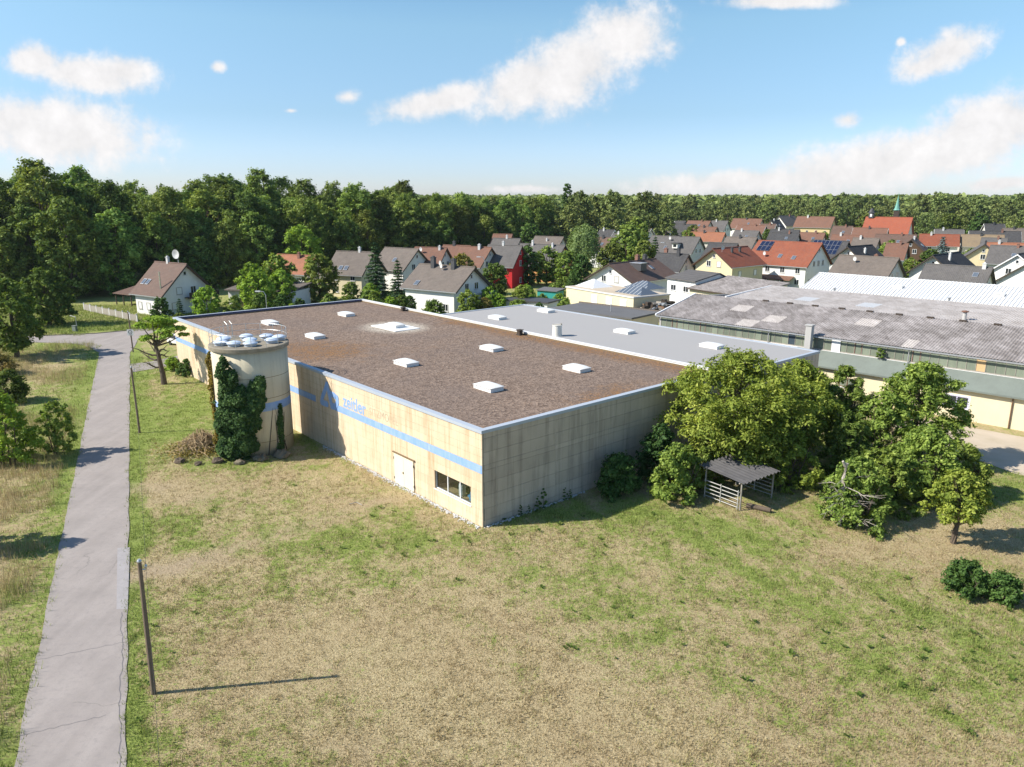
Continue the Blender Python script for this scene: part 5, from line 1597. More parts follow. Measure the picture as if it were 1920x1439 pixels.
# second, paler roof behind the ridge
LX0, LY1, LZ1 = 0.2, 26.6, 8.02
sl2 = math.atan2(LZ1 - ZR + 0.05, LY1 - YR)
len2 = math.hypot(LZ1 - ZR, LY1 - YR)
lrow2 = len2 / 4 + 0.1
me_l2 = corr_sheet(1.062, lrow2, material=M['eternit_light'])
me_n2 = corr_sheet(1.062, lrow2, material=M['eternit_new'])
ncol2 = int((X1 - LX0) / 1.062)
for j in range(4):
    for i in range(ncol2):
        d = j * len2 / 4 + 0.05
        nw = (i, j) in {(7, 1), (8, 1), (14, 1), (15, 1)}
        o = put('roof_sheet', me_n2 if nw else me_l2, sh, (LX0 + i * 1.062, YR + d * math.cos(sl2), ZR - 0.04 + d * math.sin(sl2) + 0.015 * j))
        o.rotation_euler = (sl2, 0, 0)
MB().prism([(YR - 0.1, ZR - 0.05), (LY1 + 0.1, LZ1 - 0.05), (LY1 + 0.1, LZ1 + 0.14), (YR - 0.1, ZR + 0.14)], 'x', LX0 - 0.2, LX0 - 0.002).build('verge_trim', M['white_frame'], sh)
MB().prism([(YB - 0.35, ZE - 0.13), (YR, ZR - 0.05), (YR, ZR + 0.12), (YB - 0.35, ZE + 0.08)], 'x', X0 - 0.18, X0 - 0.002).build('verge_trim', M['white_frame'], sh)
MB().box(LX0, X1, LY1 + 0.1, LY1 + 0.3, 6.5, LZ1 + 0.1).build('wall', M['w_greywall'], sh)
for i in range(9):
    boxpart('ridge_vent', M['dark_wood'], sh, 5.2 + i * 3.1, 5.2 + i * 3.1 + 0.7, YR - 0.15, YR + 0.12, ZR + 0.02, ZR + 0.16)
# band of wired glass: every pane its own piece
pw = 0.79
npan = int((X1 - X0 - 0.6) / pw)
fr = MB()
fr.box(X0 + 0.5, X1, YB - 0.02, YB + 0.12, 4.31, 4.42)
fr.box(X0 + 0.5, X1, YB - 0.02, YB + 0.12, ZE - 0.18, ZE - 0.08)
for i in range(npan + 1):
    x = X0 + 0.52 + i * pw
    fr.box(x - 0.02, x + 0.02, YB - 0.012, YB + 0.11, 4.421, ZE - 0.181)
fr.build('glazing_frame', M['grey_wood'], sh)
redf = MB()
for i in range(npan):
    x = X0 + 0.52 + i * pw
    m_ = M['wired_glass']
    if i == 20 + 1:
        m_ = M['blue_glass']
    if i == 44:
        m_ = M['plywood']
    boxpart('window_pane', m_, sh, x + 0.022, x + pw - 0.022, YB + 0.03, YB + 0.05, 4.425, ZE - 0.185)
    if i in (2, 7, 30, 37):
        for q_ in (x + 0.03, x + pw - 0.09):
            redf.box(q_, q_ + 0.06, YB - 0.02, YB + 0.028, 4.43, ZE - 0.19)
redf.build('rusty_sash', M['r_rust'], sh)
boxpart('glass_door', M['white_frame'], sh, 17.6, 18.5, YB - 0.05, YB - 0.025, 4.32, ZE - 0.09)
boxpart('gutter', M['alu'], sh, X0, X1, YB - 0.5, YB - 0.36, ZE - 0.22, ZE - 0.1)
boxpart('base_flashing', M['white_frame'], sh, X0, X1, YB - 0.14, YB - 0.022, 4.24, 4.32)
for x in (10.6, 25.2):
    MB().tube([(0, 0, 0), (0, 0, 1.55)], 0.055, 8).build('downpipe', M['alu'], sh, (x, YB - 0.2, 4.3))
# lean-to aisle: felt roof, cream wall
lt = MB()
lt.prism([(YB - 0.141, 4.22), (YB - 0.141, 4.3), (4.35, 2.98), (4.35, 2.86), ], 'x', 14.0, X1)
lt.build('felt_roof', M['felt'], sh)
hw_ = [(29.2, 31.2, 1.05, 2.15), (19.3, 21.0, 1.15, 2.1)]
cw = MB()
for (a0, a1, b0, b1) in rect_minus((14.2, X1, -0.1, 2.95), hw_):
    cw.box(a0, a1, 4.7, 4.95, b0, b1)
cw.box(14.2, 14.4, 4.951, YB, -0.1, 3.0)
cw.build('aisle_wall', M['w_cream'], sh)
boxpart('gutter', M['felt'], sh, 14.0, X1, 4.22, 4.34, 2.84, 2.97)
for (a, b, c, d), fm, nm in ((hw_[0], M['lilac_frame'], 'window'), (hw_[1], M['brown_wood'], 'window')):
    f = MB()
    for (x0, x1, z0, z1) in ((a, b, c, c + 0.08), (a, b, d - 0.08, d), (a, a + 0.08, c + 0.08, d - 0.08), (b - 0.08, b, c + 0.08, d - 0.08), ((a + b) / 2 - 0.05, (a + b) / 2 + 0.05, c + 0.08, d - 0.08)):
        f.box(x0, x1, 4.72, 4.82, z0, z1)
    fo = f.build(nm, fm, sh)
    for (x0, x1) in ((a + 0.08, (a + b) / 2 - 0.05), ((a + b) / 2 + 0.05, b - 0.08)):
        boxpart('pane', M['glass'] if fm is M['lilac_frame'] else M['wired_glass'], fo, x0, x1, 4.76, 4.775, c + 0.08, d - 0.08)
    boxpart('window_sill', M['white_frame'], fo, a - 0.1, b + 0.1, 4.6, 4.719, c - 0.09, c - 0.002)
    if fm is M['lilac_frame']:
        wf = MB()
        for (x0, x1, z0, z1) in ((a - 0.14, b + 0.14, d + 0.001, d + 0.13), (a - 0.14, a - 0.002, c, d), (b + 0.002, b + 0.14, c, d)):
            wf.box(x0, x1, 4.675, 4.699, z0, z1)
        wf.build('window_surround', M['white_frame'], fo)
MB().tube([(0, 0, 0), (0, 0, 2.9)], 0.06, 8).build('downpipe', M['brown_wood'], sh, (34.6, 4.6, 0))
# chimney stack and small flues
MB().box(-0.32, 0.32, -0.32, 0.32, 0, 2.9).box(-0.4, 0.4, -0.4, 0.4, 2.901, 3.0).build('chimney', M['w_greywall'], sh, (15.5, YB - 0.9, 4.0))
rfl = MB().tube([(0, 0, 0), (0, 0, 0.8)], 0.2, 12).build('roof_flue', M['w_greywall'], sh, (27.0, 15.9, ZR))
MB().lathe([(0.22, 0.801), (0.36, 0.84), (0.36, 0.93), (0.08, 1.0)], 12).build('flue_cap', M['r_rust'], rfl)
sb_ = thing('rooftop_sapling', 'small sapling growing in the gutter below the glass band', 'sapling', (SH0[0] + 22.6 * math.cos(SHA) - 5.9 * math.sin(SHA), SH0[1] + 22.6 * math.sin(SHA) + 5.9 * math.cos(SHA), 4.25))
tm_ = tree_meshes(262, 1.2, 0.5, 0.1, 'oval', 10, 700, 0.09, M['lf_green'], 0.02, 4)
put('stem', tm_[0], sb_)
put('foliage', tm_[1], sb_)

# white metal hall behind
wm = thing('metal_roof_hall', 'long hall with bright white ribbed metal roof behind the workshop', 'hall', SH0, SHA)
WX0, WX1, WY0, WY1, WZ0, WZ1 = 0.6, 46, 34.2, 40.6, 7.0, 8.95
MB().prism([(WY0 + 0.3, 0), (WY0 + 0.3, WZ0 - 0.1), (WY1, WZ1 - 0.15), (WY1 + 6.4, WZ0 - 0.1), (WY1 + 6.4, 0)][::-1], 'x', WX0 + 0.3, WX1).build('wall', M['w_palegrey'], wm)
sw = math.atan2(WZ1 - WZ0, WY1 - WY0)
wl = math.hypot(WZ1 - WZ0, WY1 - WY0) + 0.25
pb = MB()
prof = [(0, 0), (0.06, 0.0), (0.09, 0.11), (0.15, 0.11), (0.18, 0.0), (0.5, 0.0), (0.53, 0.11), (0.59, 0.11), (0.62, 0.0), (0.88, 0.0)]
vs = [(x, 0, z) for x, z in prof] + [(x, wl, z) for x, z in prof]
n = len(prof)
pb.add(vs, [(i, i + 1, n + i + 1, n + i) for i in range(n - 1)])
pme = pb.mesh('roof_panel', M['white_metal'])
for i in range(int((WX1 - WX0) / 0.88)):
    for sgn in (1, -1):
        o = put('roof_panel', pme, wm, (WX0 + i * 0.88 + (0.88 if sgn < 0 else 0), WY0 - 0.15 if sgn > 0 else 2 * WY1 - WY0 + 0.15, WZ0))
        o.rotation_euler = (sw, 0, 0 if sgn > 0 else math.pi)
boxpart('ridge_cap', M['white_metal'], wm, WX0, WX1, WY1 - 0.2, WY1 + 0.2, WZ1 + 0.04, WZ1 + 0.12)
boxpart('gutter', M['alu'], wm, WX0, WX1, WY0 - 0.35, WY0 - 0.16, WZ0 - 0.14, WZ0 + 0.0)
boxpart('eave_fascia', M['white_metal'], wm, WX0, WX1, WY0 - 0.05, WY0 + 0.28, WZ0 - 0.75, WZ0 - 0.16)
for x in (13.0, 25.0, 37):
    t_ = put('roof_dome', dome_me, wm, (x, WY0 + 3.9, WZ0 + 0.95))
    put('rim', rim_me, t_)
    put('curb', curb_me, t_, (0, 0, -0.05))
for x in (6.0, 20.5, 33):
    MB().tube([(0, 0, 0), (0, 0, 1.2)], 0.16, 10).lathe([(0.2, 1.2), (0.22, 1.3), (0.05, 1.4)], 10).build('flue_pipe', M['alu'], wm, (x, WY0 - 0.55, 6.4))
    boxpart('flue_bracket', M['alu'], wm, x - 0.05, x + 0.05, WY0 - 0.5, WY0 - 0.04, 6.6, 6.66)

# ------------------------------------------------------------------ houses
WINS = {}


def window_meshes(w, h, shutter):
    key = (w, h, shutter)
    if key not in WINS:
        f = MB()
        t = 0.07
        for (x0, x1, z0, z1) in ((-w / 2, w / 2, 0, t), (-w / 2, w / 2, h - t, h), (-w / 2, -w / 2 + t, t, h - t), (w / 2 - t, w / 2, t, h - t)) + (((-t / 2, t / 2, t, h - t),) if w > 1.0 and not shutter else ()):
            f.box(x0, x1, -0.07, 0.02, z0, z1)
        WINS[key] = (f.mesh('window', M['white_frame'] if not shutter else M['grey_wood']), MB().box(-w / 2 + t, w / 2 - t, -0.035, 0.02, t, h - t).mesh('pane', M['white_sheet'] if shutter else M['glass']),
                     MB().box(-w / 2 - 0.06, w / 2 + 0.06, -0.14, 0.02, -0.06, -0.004).mesh('sill', M['w_palegrey']))
    return WINS[key]


def add_window(parent, x, y, z, rz, w=1.1, h=1.2, shutter=False, sill=True):
    f, p, s = window_meshes(w, h, shutter)
    o = put('window', f, parent, (x, y, z), rz)
    put('pane', p, o)
    if sill:
        put('sill', s, o)
    return o


SKYW = (MB().box(-0.45, 0.45, -0.6, 0.6, 0, 0.12).mesh('roof_window', M['alu']), MB().box(-0.38, 0.38, -0.52, 0.52, 0.121, 0.14).mesh('pane', M['sky_glass']))
DISH = MB()
DISH.tube([(0, 0, 0), (0, 0, 0.9)], 0.03, 6)
DISH.lathe([(0.02, 0.0), (0.25, 0.03), (0.42, 0.11), (0.45, 0.13), (0.42, 0.13), (0.1, 0.05)], 16)
_n = 0
vv_ = []
for p in DISH.v[12:]:
    vv_.append((p[0], -0.12 - p[2], 0.95 + p[1]))
DISH.v = DISH.v[:12] + vv_
DISH_ME = DISH.mesh('satellite_dish', M['dish'])


def chimney_mesh(w, h, kind):
    if kind == 'steel':
        return MB().tube([(0, 0, -0.5), (0, 0, h)], 0.13, 10).lathe([(0.2, h), (0.22, h + 0.1), (0.06, h + 0.2)], 10).mesh('chimney', M['chrome'])
    m_ = {'slate': M['slate'], 'brick': M['brick'], 'white': M['w_palegrey']}[kind]
    return MB().box(-w / 2, w / 2, -w / 2 * 0.8, w / 2 * 0.8, -0.8, h).box(-w / 2 - 0.07, w / 2 + 0.07, -w * 0.4 - 0.07, w * 0.4 + 0.07, h + 0.002, h + 0.1).box(-w / 4, w / 4, -w / 4, w / 4, h + 0.101, h + 0.3).mesh('chimney', m_)


def house(spec, label, roofm, wallm, gw=2, fw=3, chim=(), skyw=(), dish=(), name='house', trim='dark_wood', cat='house', gable_r=None, balcony=False, over=0.55, floors=2, group='houses of the village', extra=None, shutters=False, back=False):
    x, y, yaw, L, hw, ze, zr = spec
    t = thing(name, label, cat, (x, y, 0), R(yaw), group)
    ov = over
    k = (zr - ze) / hw
    hwi = hw - 0.5
    Lw = L / 2 - ov
    zi = zr - k * hwi - 0.12
    MB().prism([(-hwi, -0.2), (hwi, -0.2), (hwi, zi), (0, zr - 0.14), (-hwi, zi)], 'x', -Lw, Lw).build('wall', M[wallm], t)
    if gable_r:
        MB().prism([(-hwi, 0), (hwi, 0), (hwi, zi), (0, zr - 0.15), (-hwi, zi)], 'x', Lw + 0.001, Lw + 0.03).build('gable_wall', M[gable_r], t)
    nl = math.hypot(1, k)
    th = 0.2
    ro = MB()
    for s in (-1, 1):
        poly = [(0, zr), (s * hw, ze), (s * hw, ze - th), (0, zr - th)]
        ro.prism(poly if s < 0 else poly[::-1], 'x', -L / 2, L / 2)
    roof = ro.build('roof', M[roofm], t)
    rc = MB().tube([(-L / 2, 0, zr + 0.0), (L / 2, 0, zr + 0.0)], 0.13, 8)
    rc.build('ridge', M[roofm], roof)
    for e in (-1, 1):
        bm_ = MB()
        for s in (-1, 1):
            poly = [(0, zr - 0.03), (s * hw, ze - 0.03), (s * hw, ze - 0.3), (0, zr - 0.3)]
            a, b = (L / 2 + 0.002, L / 2 + 0.05) if e > 0 else (-L / 2 - 0.05, -L / 2 - 0.002)
            bm_.prism(poly if s < 0 else poly[::-1], 'x', a, b)
        bm_.build('bargeboard', M[trim], roof)
    boxpart('gutter', M['alu'], roof, -L / 2, L / 2, -hw - 0.13, -hw - 0.002, ze - 0.2, ze - 0.06)
    # windows: the two gables, then the long side towards the viewer
    for e in (-1, 1):
        rz = R(90) if e > 0 else R(-90)
        xx = e * (Lw + (0.03 if gable_r and e > 0 else 0.0))
        base_z = [1.0] if floors < 2 else [0.9, max(3.3, zi - 0.4)]
        for zf in base_z:
            wd = hwi * (1.0 if zf + 1.2 < zi else 0.55)
            for q in range(gw):
                yy = (-wd + 2 * wd * (q + 0.5) / gw) if gw > 1 else 0
                if zf + 1.2 < zr - k * abs(yy) - 0.8:
                    add_window(t, xx, yy, zf, rz, 1.1, 1.25, shutters and q % 2 == 0)
        if zr - zi > 3.2:
            add_window(t, xx, 0, zr - 2.0, rz, 0.6, 0.7)
    for q in range(fw):
        xx = -Lw + 2 * Lw * (q + 0.5) / fw
        for zf in ([0.9] if zi < 4.9 else [0.9, 3.4]):
            if zf + 1.3 < zi:
                add_window(t, xx, -hwi, zf, 0, 1.1, 1.25, shutters)
    for (tx, side, w, h, kind) in chim:
        cx, cy = -L / 2 + tx * L, side * hw
        put('chimney', chimney_mesh(w, h, kind), roof, (cx, cy, zr - abs(side) * hw * k))
    for (tx, side) in skyw:
        o = put('roof_window', SKYW[0], roof, (-L / 2 + tx * L, -side * hw, zr - side * hw * k + 0.01))
        o.rotation_euler = (math.atan(k), 0, 0)
        put('pane', SKYW[1], o)
    for (tx, side) in dish:
        put('satellite_dish', DISH_ME, roof, (-L / 2 + tx * L, -side * hw, zr - side * hw * k - 0.05), R(-20))
    if balcony:
        bl = MB()
        bl.box(Lw + 0.031, Lw + 1.6, -hwi * 0.1, hwi * 1.1, 2.7, 2.85)
        bl.box(Lw + 1.5, Lw + 1.6, -hwi * 0.1, hwi * 1.1, 2.851, 3.75)
        bl.build('balcony', M['w_palegrey'] if balcony == 'pale' else M['dark_wood'], t)
    return t


def solar(parent, hw, zr, ze, xs, ds, w=1.0, l=1.65):
    """modules laid on the front slope"""
    k = (zr - ze) / hw
    a = math.atan(k)
    key = ('solar', w, l)
    if key not in WINS:
        WINS[key] = (MB().box(-w / 2, w / 2, -l / 2, l / 2, 0.06, 0.10).mesh('solar_panel', M['alu']), MB().box(-w / 2 + .03, w / 2 - .03, -l / 2 + .03, l / 2 - .03, 0.101, 0.106).mesh('cells', M['solar']))
    for x in xs:
        for d in ds:
            o = put('solar_panel', WINS[key][0], parent, (x, -d * math.cos(a), zr - d * math.sin(a)))
            o.rotation_euler = (a, 0, 0)
            put('cells', WINS[key][1], o)


H = {
    'h1': (-60.8, 134.2, -33, 9.6, 5.5, 3.5, 8.7), 'h2': (-46.1, 162.2, -25, 10.9, 4.6, 4.4, 8.0), 'h3': (-32.8, 158.2, -22, 9.4, 5.0, 4.6, 9.0), 'h4': (-24.7, 169.1, -35, 10.3, 5.2, 4.6, 9.0),
    'h5': (-18.4, 171.7, -20, 8.1, 5, 4.8, 9.0), 'h5b': (-13.0, 178.9, -25, 7.5, 5, 4.8, 9.0), 'h6': (-8.3, 173.8, -30, 8.6, 5, 4.8, 9.0), 'h7': (-1.6, 174.6, -25, 8.8, 5, 4.8, 9.3), 'h8': (-11.7, 134.5, -35, 13.0, 5.4, 4.4, 8.2),
    'h9': (-2.7, 224.0, -20, 6.1, 4.5, 5.2, 9.5), 'h10': (-1.4, 210.0, -25, 8.4, 5, 4.8, 9), 'h11': (7.6,189.5,-32,13.0,6.5,3.4,8.6), 'h12': (10.8,220.3,-30,9.4,5,5,9),
    'h14': (47.6,221.1,-38,15.5,5.4,4.6,9), 'h14b': (36.6, 171.9, -38, 7.9, 4.6, 4, 7.6), 'h16': (64.5,176.3,-47,15.7,6.4,5.0,10), 'h17': (74.8,158.4,-47,12.3,5.4,4,8), 'h18': (83.6,141.0,-44,11.3,5.2,3.6,7.6),
    'yellow': (146.5,368.7,-38,17.7,5.5,6,11), 'church': (137.3,278.4,-36,15.6,8,6,13), 'h13': (25.5, 158.7, 48, 18.1, 6.2, 3.5, 7), 'h15': (48.2, 167.0, 40, 13.3, 5.2, 5.6, 9.3), 'h15b': (52.5,188.3,-40,7.6,5,5,9),
    'h19': (94.3, 164.0, 42, 16.0, 5, 4.2, 8.2), 'h21': (85.4, 185.9, 38, 12.0, 5, 4.5, 8.5), 'h22': (83.6,199.4,-45,9.8,5,4.8,9), 'f1': (80.5,370.1,-40,8.3,4.5,5,9), 'f2': (73.6,323.8,-42,10.4,5,5,9),
    'f3': (86.4,352.4,-38,11.3,5,5.5,9.5), 'f4': (96.3,353.4,-38,8.0,5,5,9.5), 'f5': (113.8,368.9,-38,14.5,5,5.5,10), 'f6': (97.7,310.8,-38,12.0,5,5,9), 'f7': (84.0,272.0,-40,9.1,5,4.5,8.5),
    'f8': (68.7,269.9,-30,13.9,4.5,5,8), 'f10': (58.2,294.2,-40,8.8,5,5,9), 'f11': (33.4, 266.5, -38, 6, 5, 5, 9), 'f12': (27.3, 224.6, -38, 5.6, 4.5, 4.8, 8.5), 'f13': (139.6, 388.8, 35, 13.2, 5, 6, 11),
    'f14': (106.0,240.4,-35,9.1,5,4.8,8.5), 'f15': (127.2,270.2,-35,11.5,5,5.2,9.5), 'f16': (122.8,243.1,-35,12.0,5.5,4.2,8.5), 'f17': (137.2,244.2,-25,11.4,5,5,8.5), 'f18': (148.8,240.5,-25,11.9,5,5,8.5),
    'f19': (162.1,255.6,-25,15.0,5,5,9), 'f20': (116.2, 219.6, 55, 10.0, 4.5, 4.5, 8.5), 'f21': (122.0, 196.0, 60, 10.0, 4.6, 4.8, 8.5), 'f22': (122.2,185.1,-40,9.1,5.4,4.4,8.5), 'f23': (111.0, 162.5, 40, 13.5, 5.5, 4.3, 8.5),
    'h20': (104.4, 147.6, 42, 16.0, 6.5, 3.8, 8.6), 'f24': (146.9,231.2,-35,6.9,5,4.6,8), 'f25': (126.4, 366.8, 40, 8.0, 4, 5, 9.5), 'f26': (187.6, 296.9, -15, 7.2, 5, 5.5, 10), 'f27': (91.9,255.4,-35,9.1,4.5,5,8.5), 'f28': (134.6,206.0,-25,9.8,4,5,8)}

H.update({'g1':(74.5,294.0,-38,9.8,5,5,9), 'g2':(104.2,310.4,-38,6.8,4.6,5,9.5), 'g3':(96.5,269.0,-35,10.1,5,5,9), 'g4':(68.5,226.7,-38,9.5,5,4.6,8.5), 'g5':(124.6,286.9,-35,7.2,5,5.2,9.5), 'g6':(154.9,269.9,-25,9.2,5,5,9), 'g7':(184.6,279.9,-25,7.5,5,5,9), 'g8':(99.4,195.5,-35,5.3,5,4.6,8.5), 'g9':(34.7,237.2,-38,7.2,5,5,9), 'g10':(47.6,279.0,-38,7.9,5,5,9), 'g11':(101.0,255.6,-35,8.2,4.6,4.8,8.5), 'g12':(103.2,221.2,-38,7.2,5,4.6,8.5)})
far_more = [('g1', 'rust roofed house left of the grey roof with dormer in the far rows', 'r_rust', 'w_white'), ('g2', 'small brown roofed house left of the bright white gable', 'r_brown', 'w_white'), ('g3', 'dark grey roof between the white gable and the yellow house', 'r_dkgrey', 'w_offwhite'), ('g4', 'grey brown roof just behind the red roof with solar panels', 'r_taupe', 'w_white'), ('g5', 'brown roof behind and right of the tall yellow house', 'r_brown', 'w_offwhite'), ('g6', 'grey roof between the church and the long far right roof', 'r_grey', 'w_offwhite'), ('g7', 'taupe roof at the far right edge before the wood', 'r_taupe', 'w_white'), ('g8', 'brown roof left of the wooden gable', 'r_rust', 'w_offwhite'), ('g9', 'grey roof among the trees right of the willow', 'r_grey', 'w_white'), ('g10', 'brown roof farther back among the trees right of the willow', 'r_taupe', 'w_white'), ('g11', 'rust roof above the solar panel roof', 'r_rust', 'w_white'), ('g12', 'taupe roof right of the solar panel roof', 'r_taupe', 'w_palegrey')]

t = house(H['h1'], 'white house with steep brown roof and wooden balcony left of the warehouse', 'r_brown', 'w_white', 2, 3, [(0.42, 0.0, 0.5, 0.9, 'white')], [(0.17, 0.62), (0.3, 0.62)], shutters=True, balcony='dark', over=1.0, floors=2)
MB().tube([(0, 0, -0.3), (0, 0, 2.6)], 0.13, 10).tube([(0, 0, 2.6), (0, 0, 2.75)], 0.17, 10).build('flue_pipe', M['chrome'], t, (2.9, -4.2, 4.85))
o = put('satellite_dish', DISH_ME, t, (2.2, 0.1, 8.6), R(10))
o.scale = (1.8, 1.8, 1.8)
house(H['h2'], 'house with weathered orange and grey roof behind the garden trees', 'r_orange', 'w_white', 2, 2, [(0.6, -0.15, 0.6, 1.0, 'brick')])
house(H['h3'], 'house with plain grey roof, chimney and cream front wall', 'r_taupe', 'w_cream', 2, 2, [(0.62, 0.0, 0.5, 0.8, 'white')], [(0.36, 0.72), (0.5, 0.72)])
house(H['h4'], 'house with grey roof and bluish white gable behind the spruce', 'r_taupe', 'w_white', 2, 2, [], [(0.55, 0.55)])
house(H['h5'], 'house with brown roof and dish, left of the two chimneyed roofs', 'r_rust', 'w_white', 2, 2, [(0.8, -0.1, 0.5, 0.7, 'white')], [(0.45, 0.6)], [(0.3, 0.3)])
house(H['h5b'], 'house with brown roof squeezed between two other brown roofs', 'r_rust', 'w_white', 1, 1, [(0.4, 0.0, 0.6, 0.8, 'slate')])
house(H['h6'], 'house with brown roof and grey beige gable left of the red house', 'r_rust', 'w_offwhite', 2, 2, [(0.65, -0.1, 0.6, 0.9, 'white')])
house(H['h7'], 'house with bright red walls and grey roof', 'r_grey', 'w_red', 1, 2, [(0.45, 0.0, 0.5, 0.7, 'white')], gable_r='w_red')
t = house(H['h8'], 'white house with grey brown roof, two dark chimneys and a balcony', 'r_taupe', 'w_white', 2, 3, [(0.3, -0.1, 0.8, 1.7, 'slate'), (0.66, -0.1, 0.8, 1.5, 'slate')], [(0.24, 0.78)], [(0.45, 0.12), (0.5, 0.22)], balcony='pale', over=0.9)
house(H['h9'], 'small reddish roofed house farthest behind the red house', 'r_rust', 'w_offwhite', 1, 2)
house(H['h10'], 'grey roofed house directly behind the red house', 'r_grey', 'w_offwhite', 1, 2, [(0.5, 0, 0.5, 0.7, 'white')])
house(H['h11'], 'house with long grey roof sloping low and an orange lower wall', 'r_grey', 'w_orangewall', 1, 2, [(0.3, -0.05, 0.5, 1.0, 'white'), (0.75, -0.1, 0.5, 0.8, 'white')])
house(H['h12'], 'brown roofed house left of the willow', 'r_taupe', 'w_palegrey', 1, 2, [(0.5, -0.3, 0.4, 0.6, 'white')])
t = house(H['h14'], 'long house with grey roof, small dormer and bluish gable', 'r_grey', 'w_palegrey', 2, 3, [(0.6, 0.0, 0.5, 0.9, 'slate')], [(0.42, 0.7)], [(0.45, 0.3)])
dm = MB().box(-0.8, 0.8, -1.6, 0.6, 0, 1.3)
dq = dm.build('dormer', M['w_white'], t, (2.2, -3.2, 5.9))
boxpart('dormer_roof', M['r_dkgrey'], dq, -1.1, 1.1, -1.9, 0.8, 1.302, 1.5)
boxpart('window', M['glass'], dq, -0.5, 0.5, -1.63, -1.602, 0.35, 1.1)
house(H['h14b'], 'low dark roofed house with two tall dark chimneys behind the white gable house', 'r_dkgrey', 'w_white', 1, 2, [(0.25, 0.1, 0.8, 1.3, 'brick'), (0.7, -0.1, 0.7, 1.3, 'slate')])
t = house(H['h16'], 'large white house with bright red roof and solar panels', 'r_red', 'w_white', 3, 4, [], [(0.5, 0.62), (0.72, 0.66)], [(0.28, 0.7)])
solar(t, 6.4, 10, 5.3, [-6.2, -5.1, -4.0], [1.1, 2.85])
pr = MB().prism([(-6.1, 2.6), (-8.3, 1.9), (-8.3, 2.05), (-6.1, 2.75)][::-1], 'x', -7.0, 5.0)
pr.build('porch_roof', M['r_rust'], t)
for x in (-6.5, -2.0, 2.5):
    boxpart('porch_post', M['w_white'], t, x - 0.1, x + 0.1, -8.1, -7.9, 0, 1.9)
house(H['h17'], 'house with broad brown grey roof just behind the white metal roof', 'r_taupe', 'w_palegrey', 2, 2, [(0.62, 0.05, 0.7, 0.5, 'brick')], [], [(0.35, 0.35)])
house(H['h18'], 'house with long mossy dark grey roof nearest the white metal roof', 'r_grey', 'w_offwhite', 2, 2, [(0.88, -0.05, 0.6, 0.8, 'white')], [(0.8, 0.35)])
t = house(H['yellow'], 'tall old yellow house with brown roof in the far village', 'r_rust', 'w_yellow', 2, 4, [(0.3, -0.1, 0.7, 1.0, 'white')])
t = house(H['church'], 'church with large plain orange red roof', 'r_church', 'w_offwhite', 1, 3, [], name='church', cat='church', group=None, trim='r_church')
MB().box(-0.8, 0.8, -0.8, 0.8, 0, 1.9).lathe([(1.25, 1.9), (0.9, 2.25), (0.7, 2.9), (0.1, 3.6)], 8).build('bell_turret', M['slate'], t, (-6.0, 0, 12.6))
boxpart('louvre', M['white_frame'], t, -6.35, -5.65, -0.86, -0.802, 13.1, 14.1)
sp = MB().box(-0.9, 0.9, -0.9, 0.9, -4, 1.4)
sp_o = sp.build('spire_base', M['dark_wood'], t, (1.2, 6.5, 14.0))
MB().lathe([(1.25, 1.4), (0.9, 1.9), (0.55, 3.6), (0.05, 6.6)], 8).tube([(0, 0, 6.4), (0, 0, 7.7)], 0.05, 5).box(-0.35, 0.35, -0.03, 0.03, 7.1, 7.2).build('spire', M['copper'], sp_o)
# houses whose gable faces the viewer at left
t = house(H['h13'], 'white house with broad low brown roof, gable to the left and two chimneys', 'r_brown', 'w_white', 2, 3, [(0.62, 0.06, 0.9, 1.2, 'brick'), (0.8, 0.1, 0.8, 1.2, 'slate')], [(0.5, 0.4), (0.68, 0.4)], shutters=True, over=0.8)
dq = MB().box(-1.1, 1.1, -1.3, 1.3, -0.6, 0.9).build('roof_box', M['slate'], t, (-1.5, -2.3, 5.9))
boxpart('box_lid', M['alu'], dq, -1.2, 1.2, -1.4, 1.4, 0.902, 1.0)
house(H['h15'], 'pale yellow house with red brown roof, gable to the left', 'r_red', 'w_paleyellow', 2, 2, [(0.4, -0.25, 0.5, 0.8, 'slate'), (0.62, -0.25, 0.5, 0.8, 'slate')], [], [(0.15, 0.2)], shutters=True, over=0.8, trim='dark_wood')
house(H['h15b'], 'dark grey roofed house half hidden behind the pale yellow house', 'r_dkgrey', 'w_offwhite', 1, 2)
house(H['h19'], 'white gabled house with black tiled roof behind the mossy grey roof', 'r_black', 'w_white', 1, 2, [(0.35, -0.3, 0.5, 1.3, 'white')], over=0.9)
house(H['h21'], 'white gabled house with black roof beside the solar roof', 'r_black', 'w_white', 1, 2, [(0.4, -0.4, 0.5, 1.0, 'white')], over=0.9)
t = house(H['h22'], 'house whose dark roof is covered with solar panels', 'r_dkgrey', 'w_palegrey', 2, 2)
solar(t, 5, 9, 4.8, [-3.6 + 1.06 * i for i in range(7)], [0.95, 2.65, 4.35])
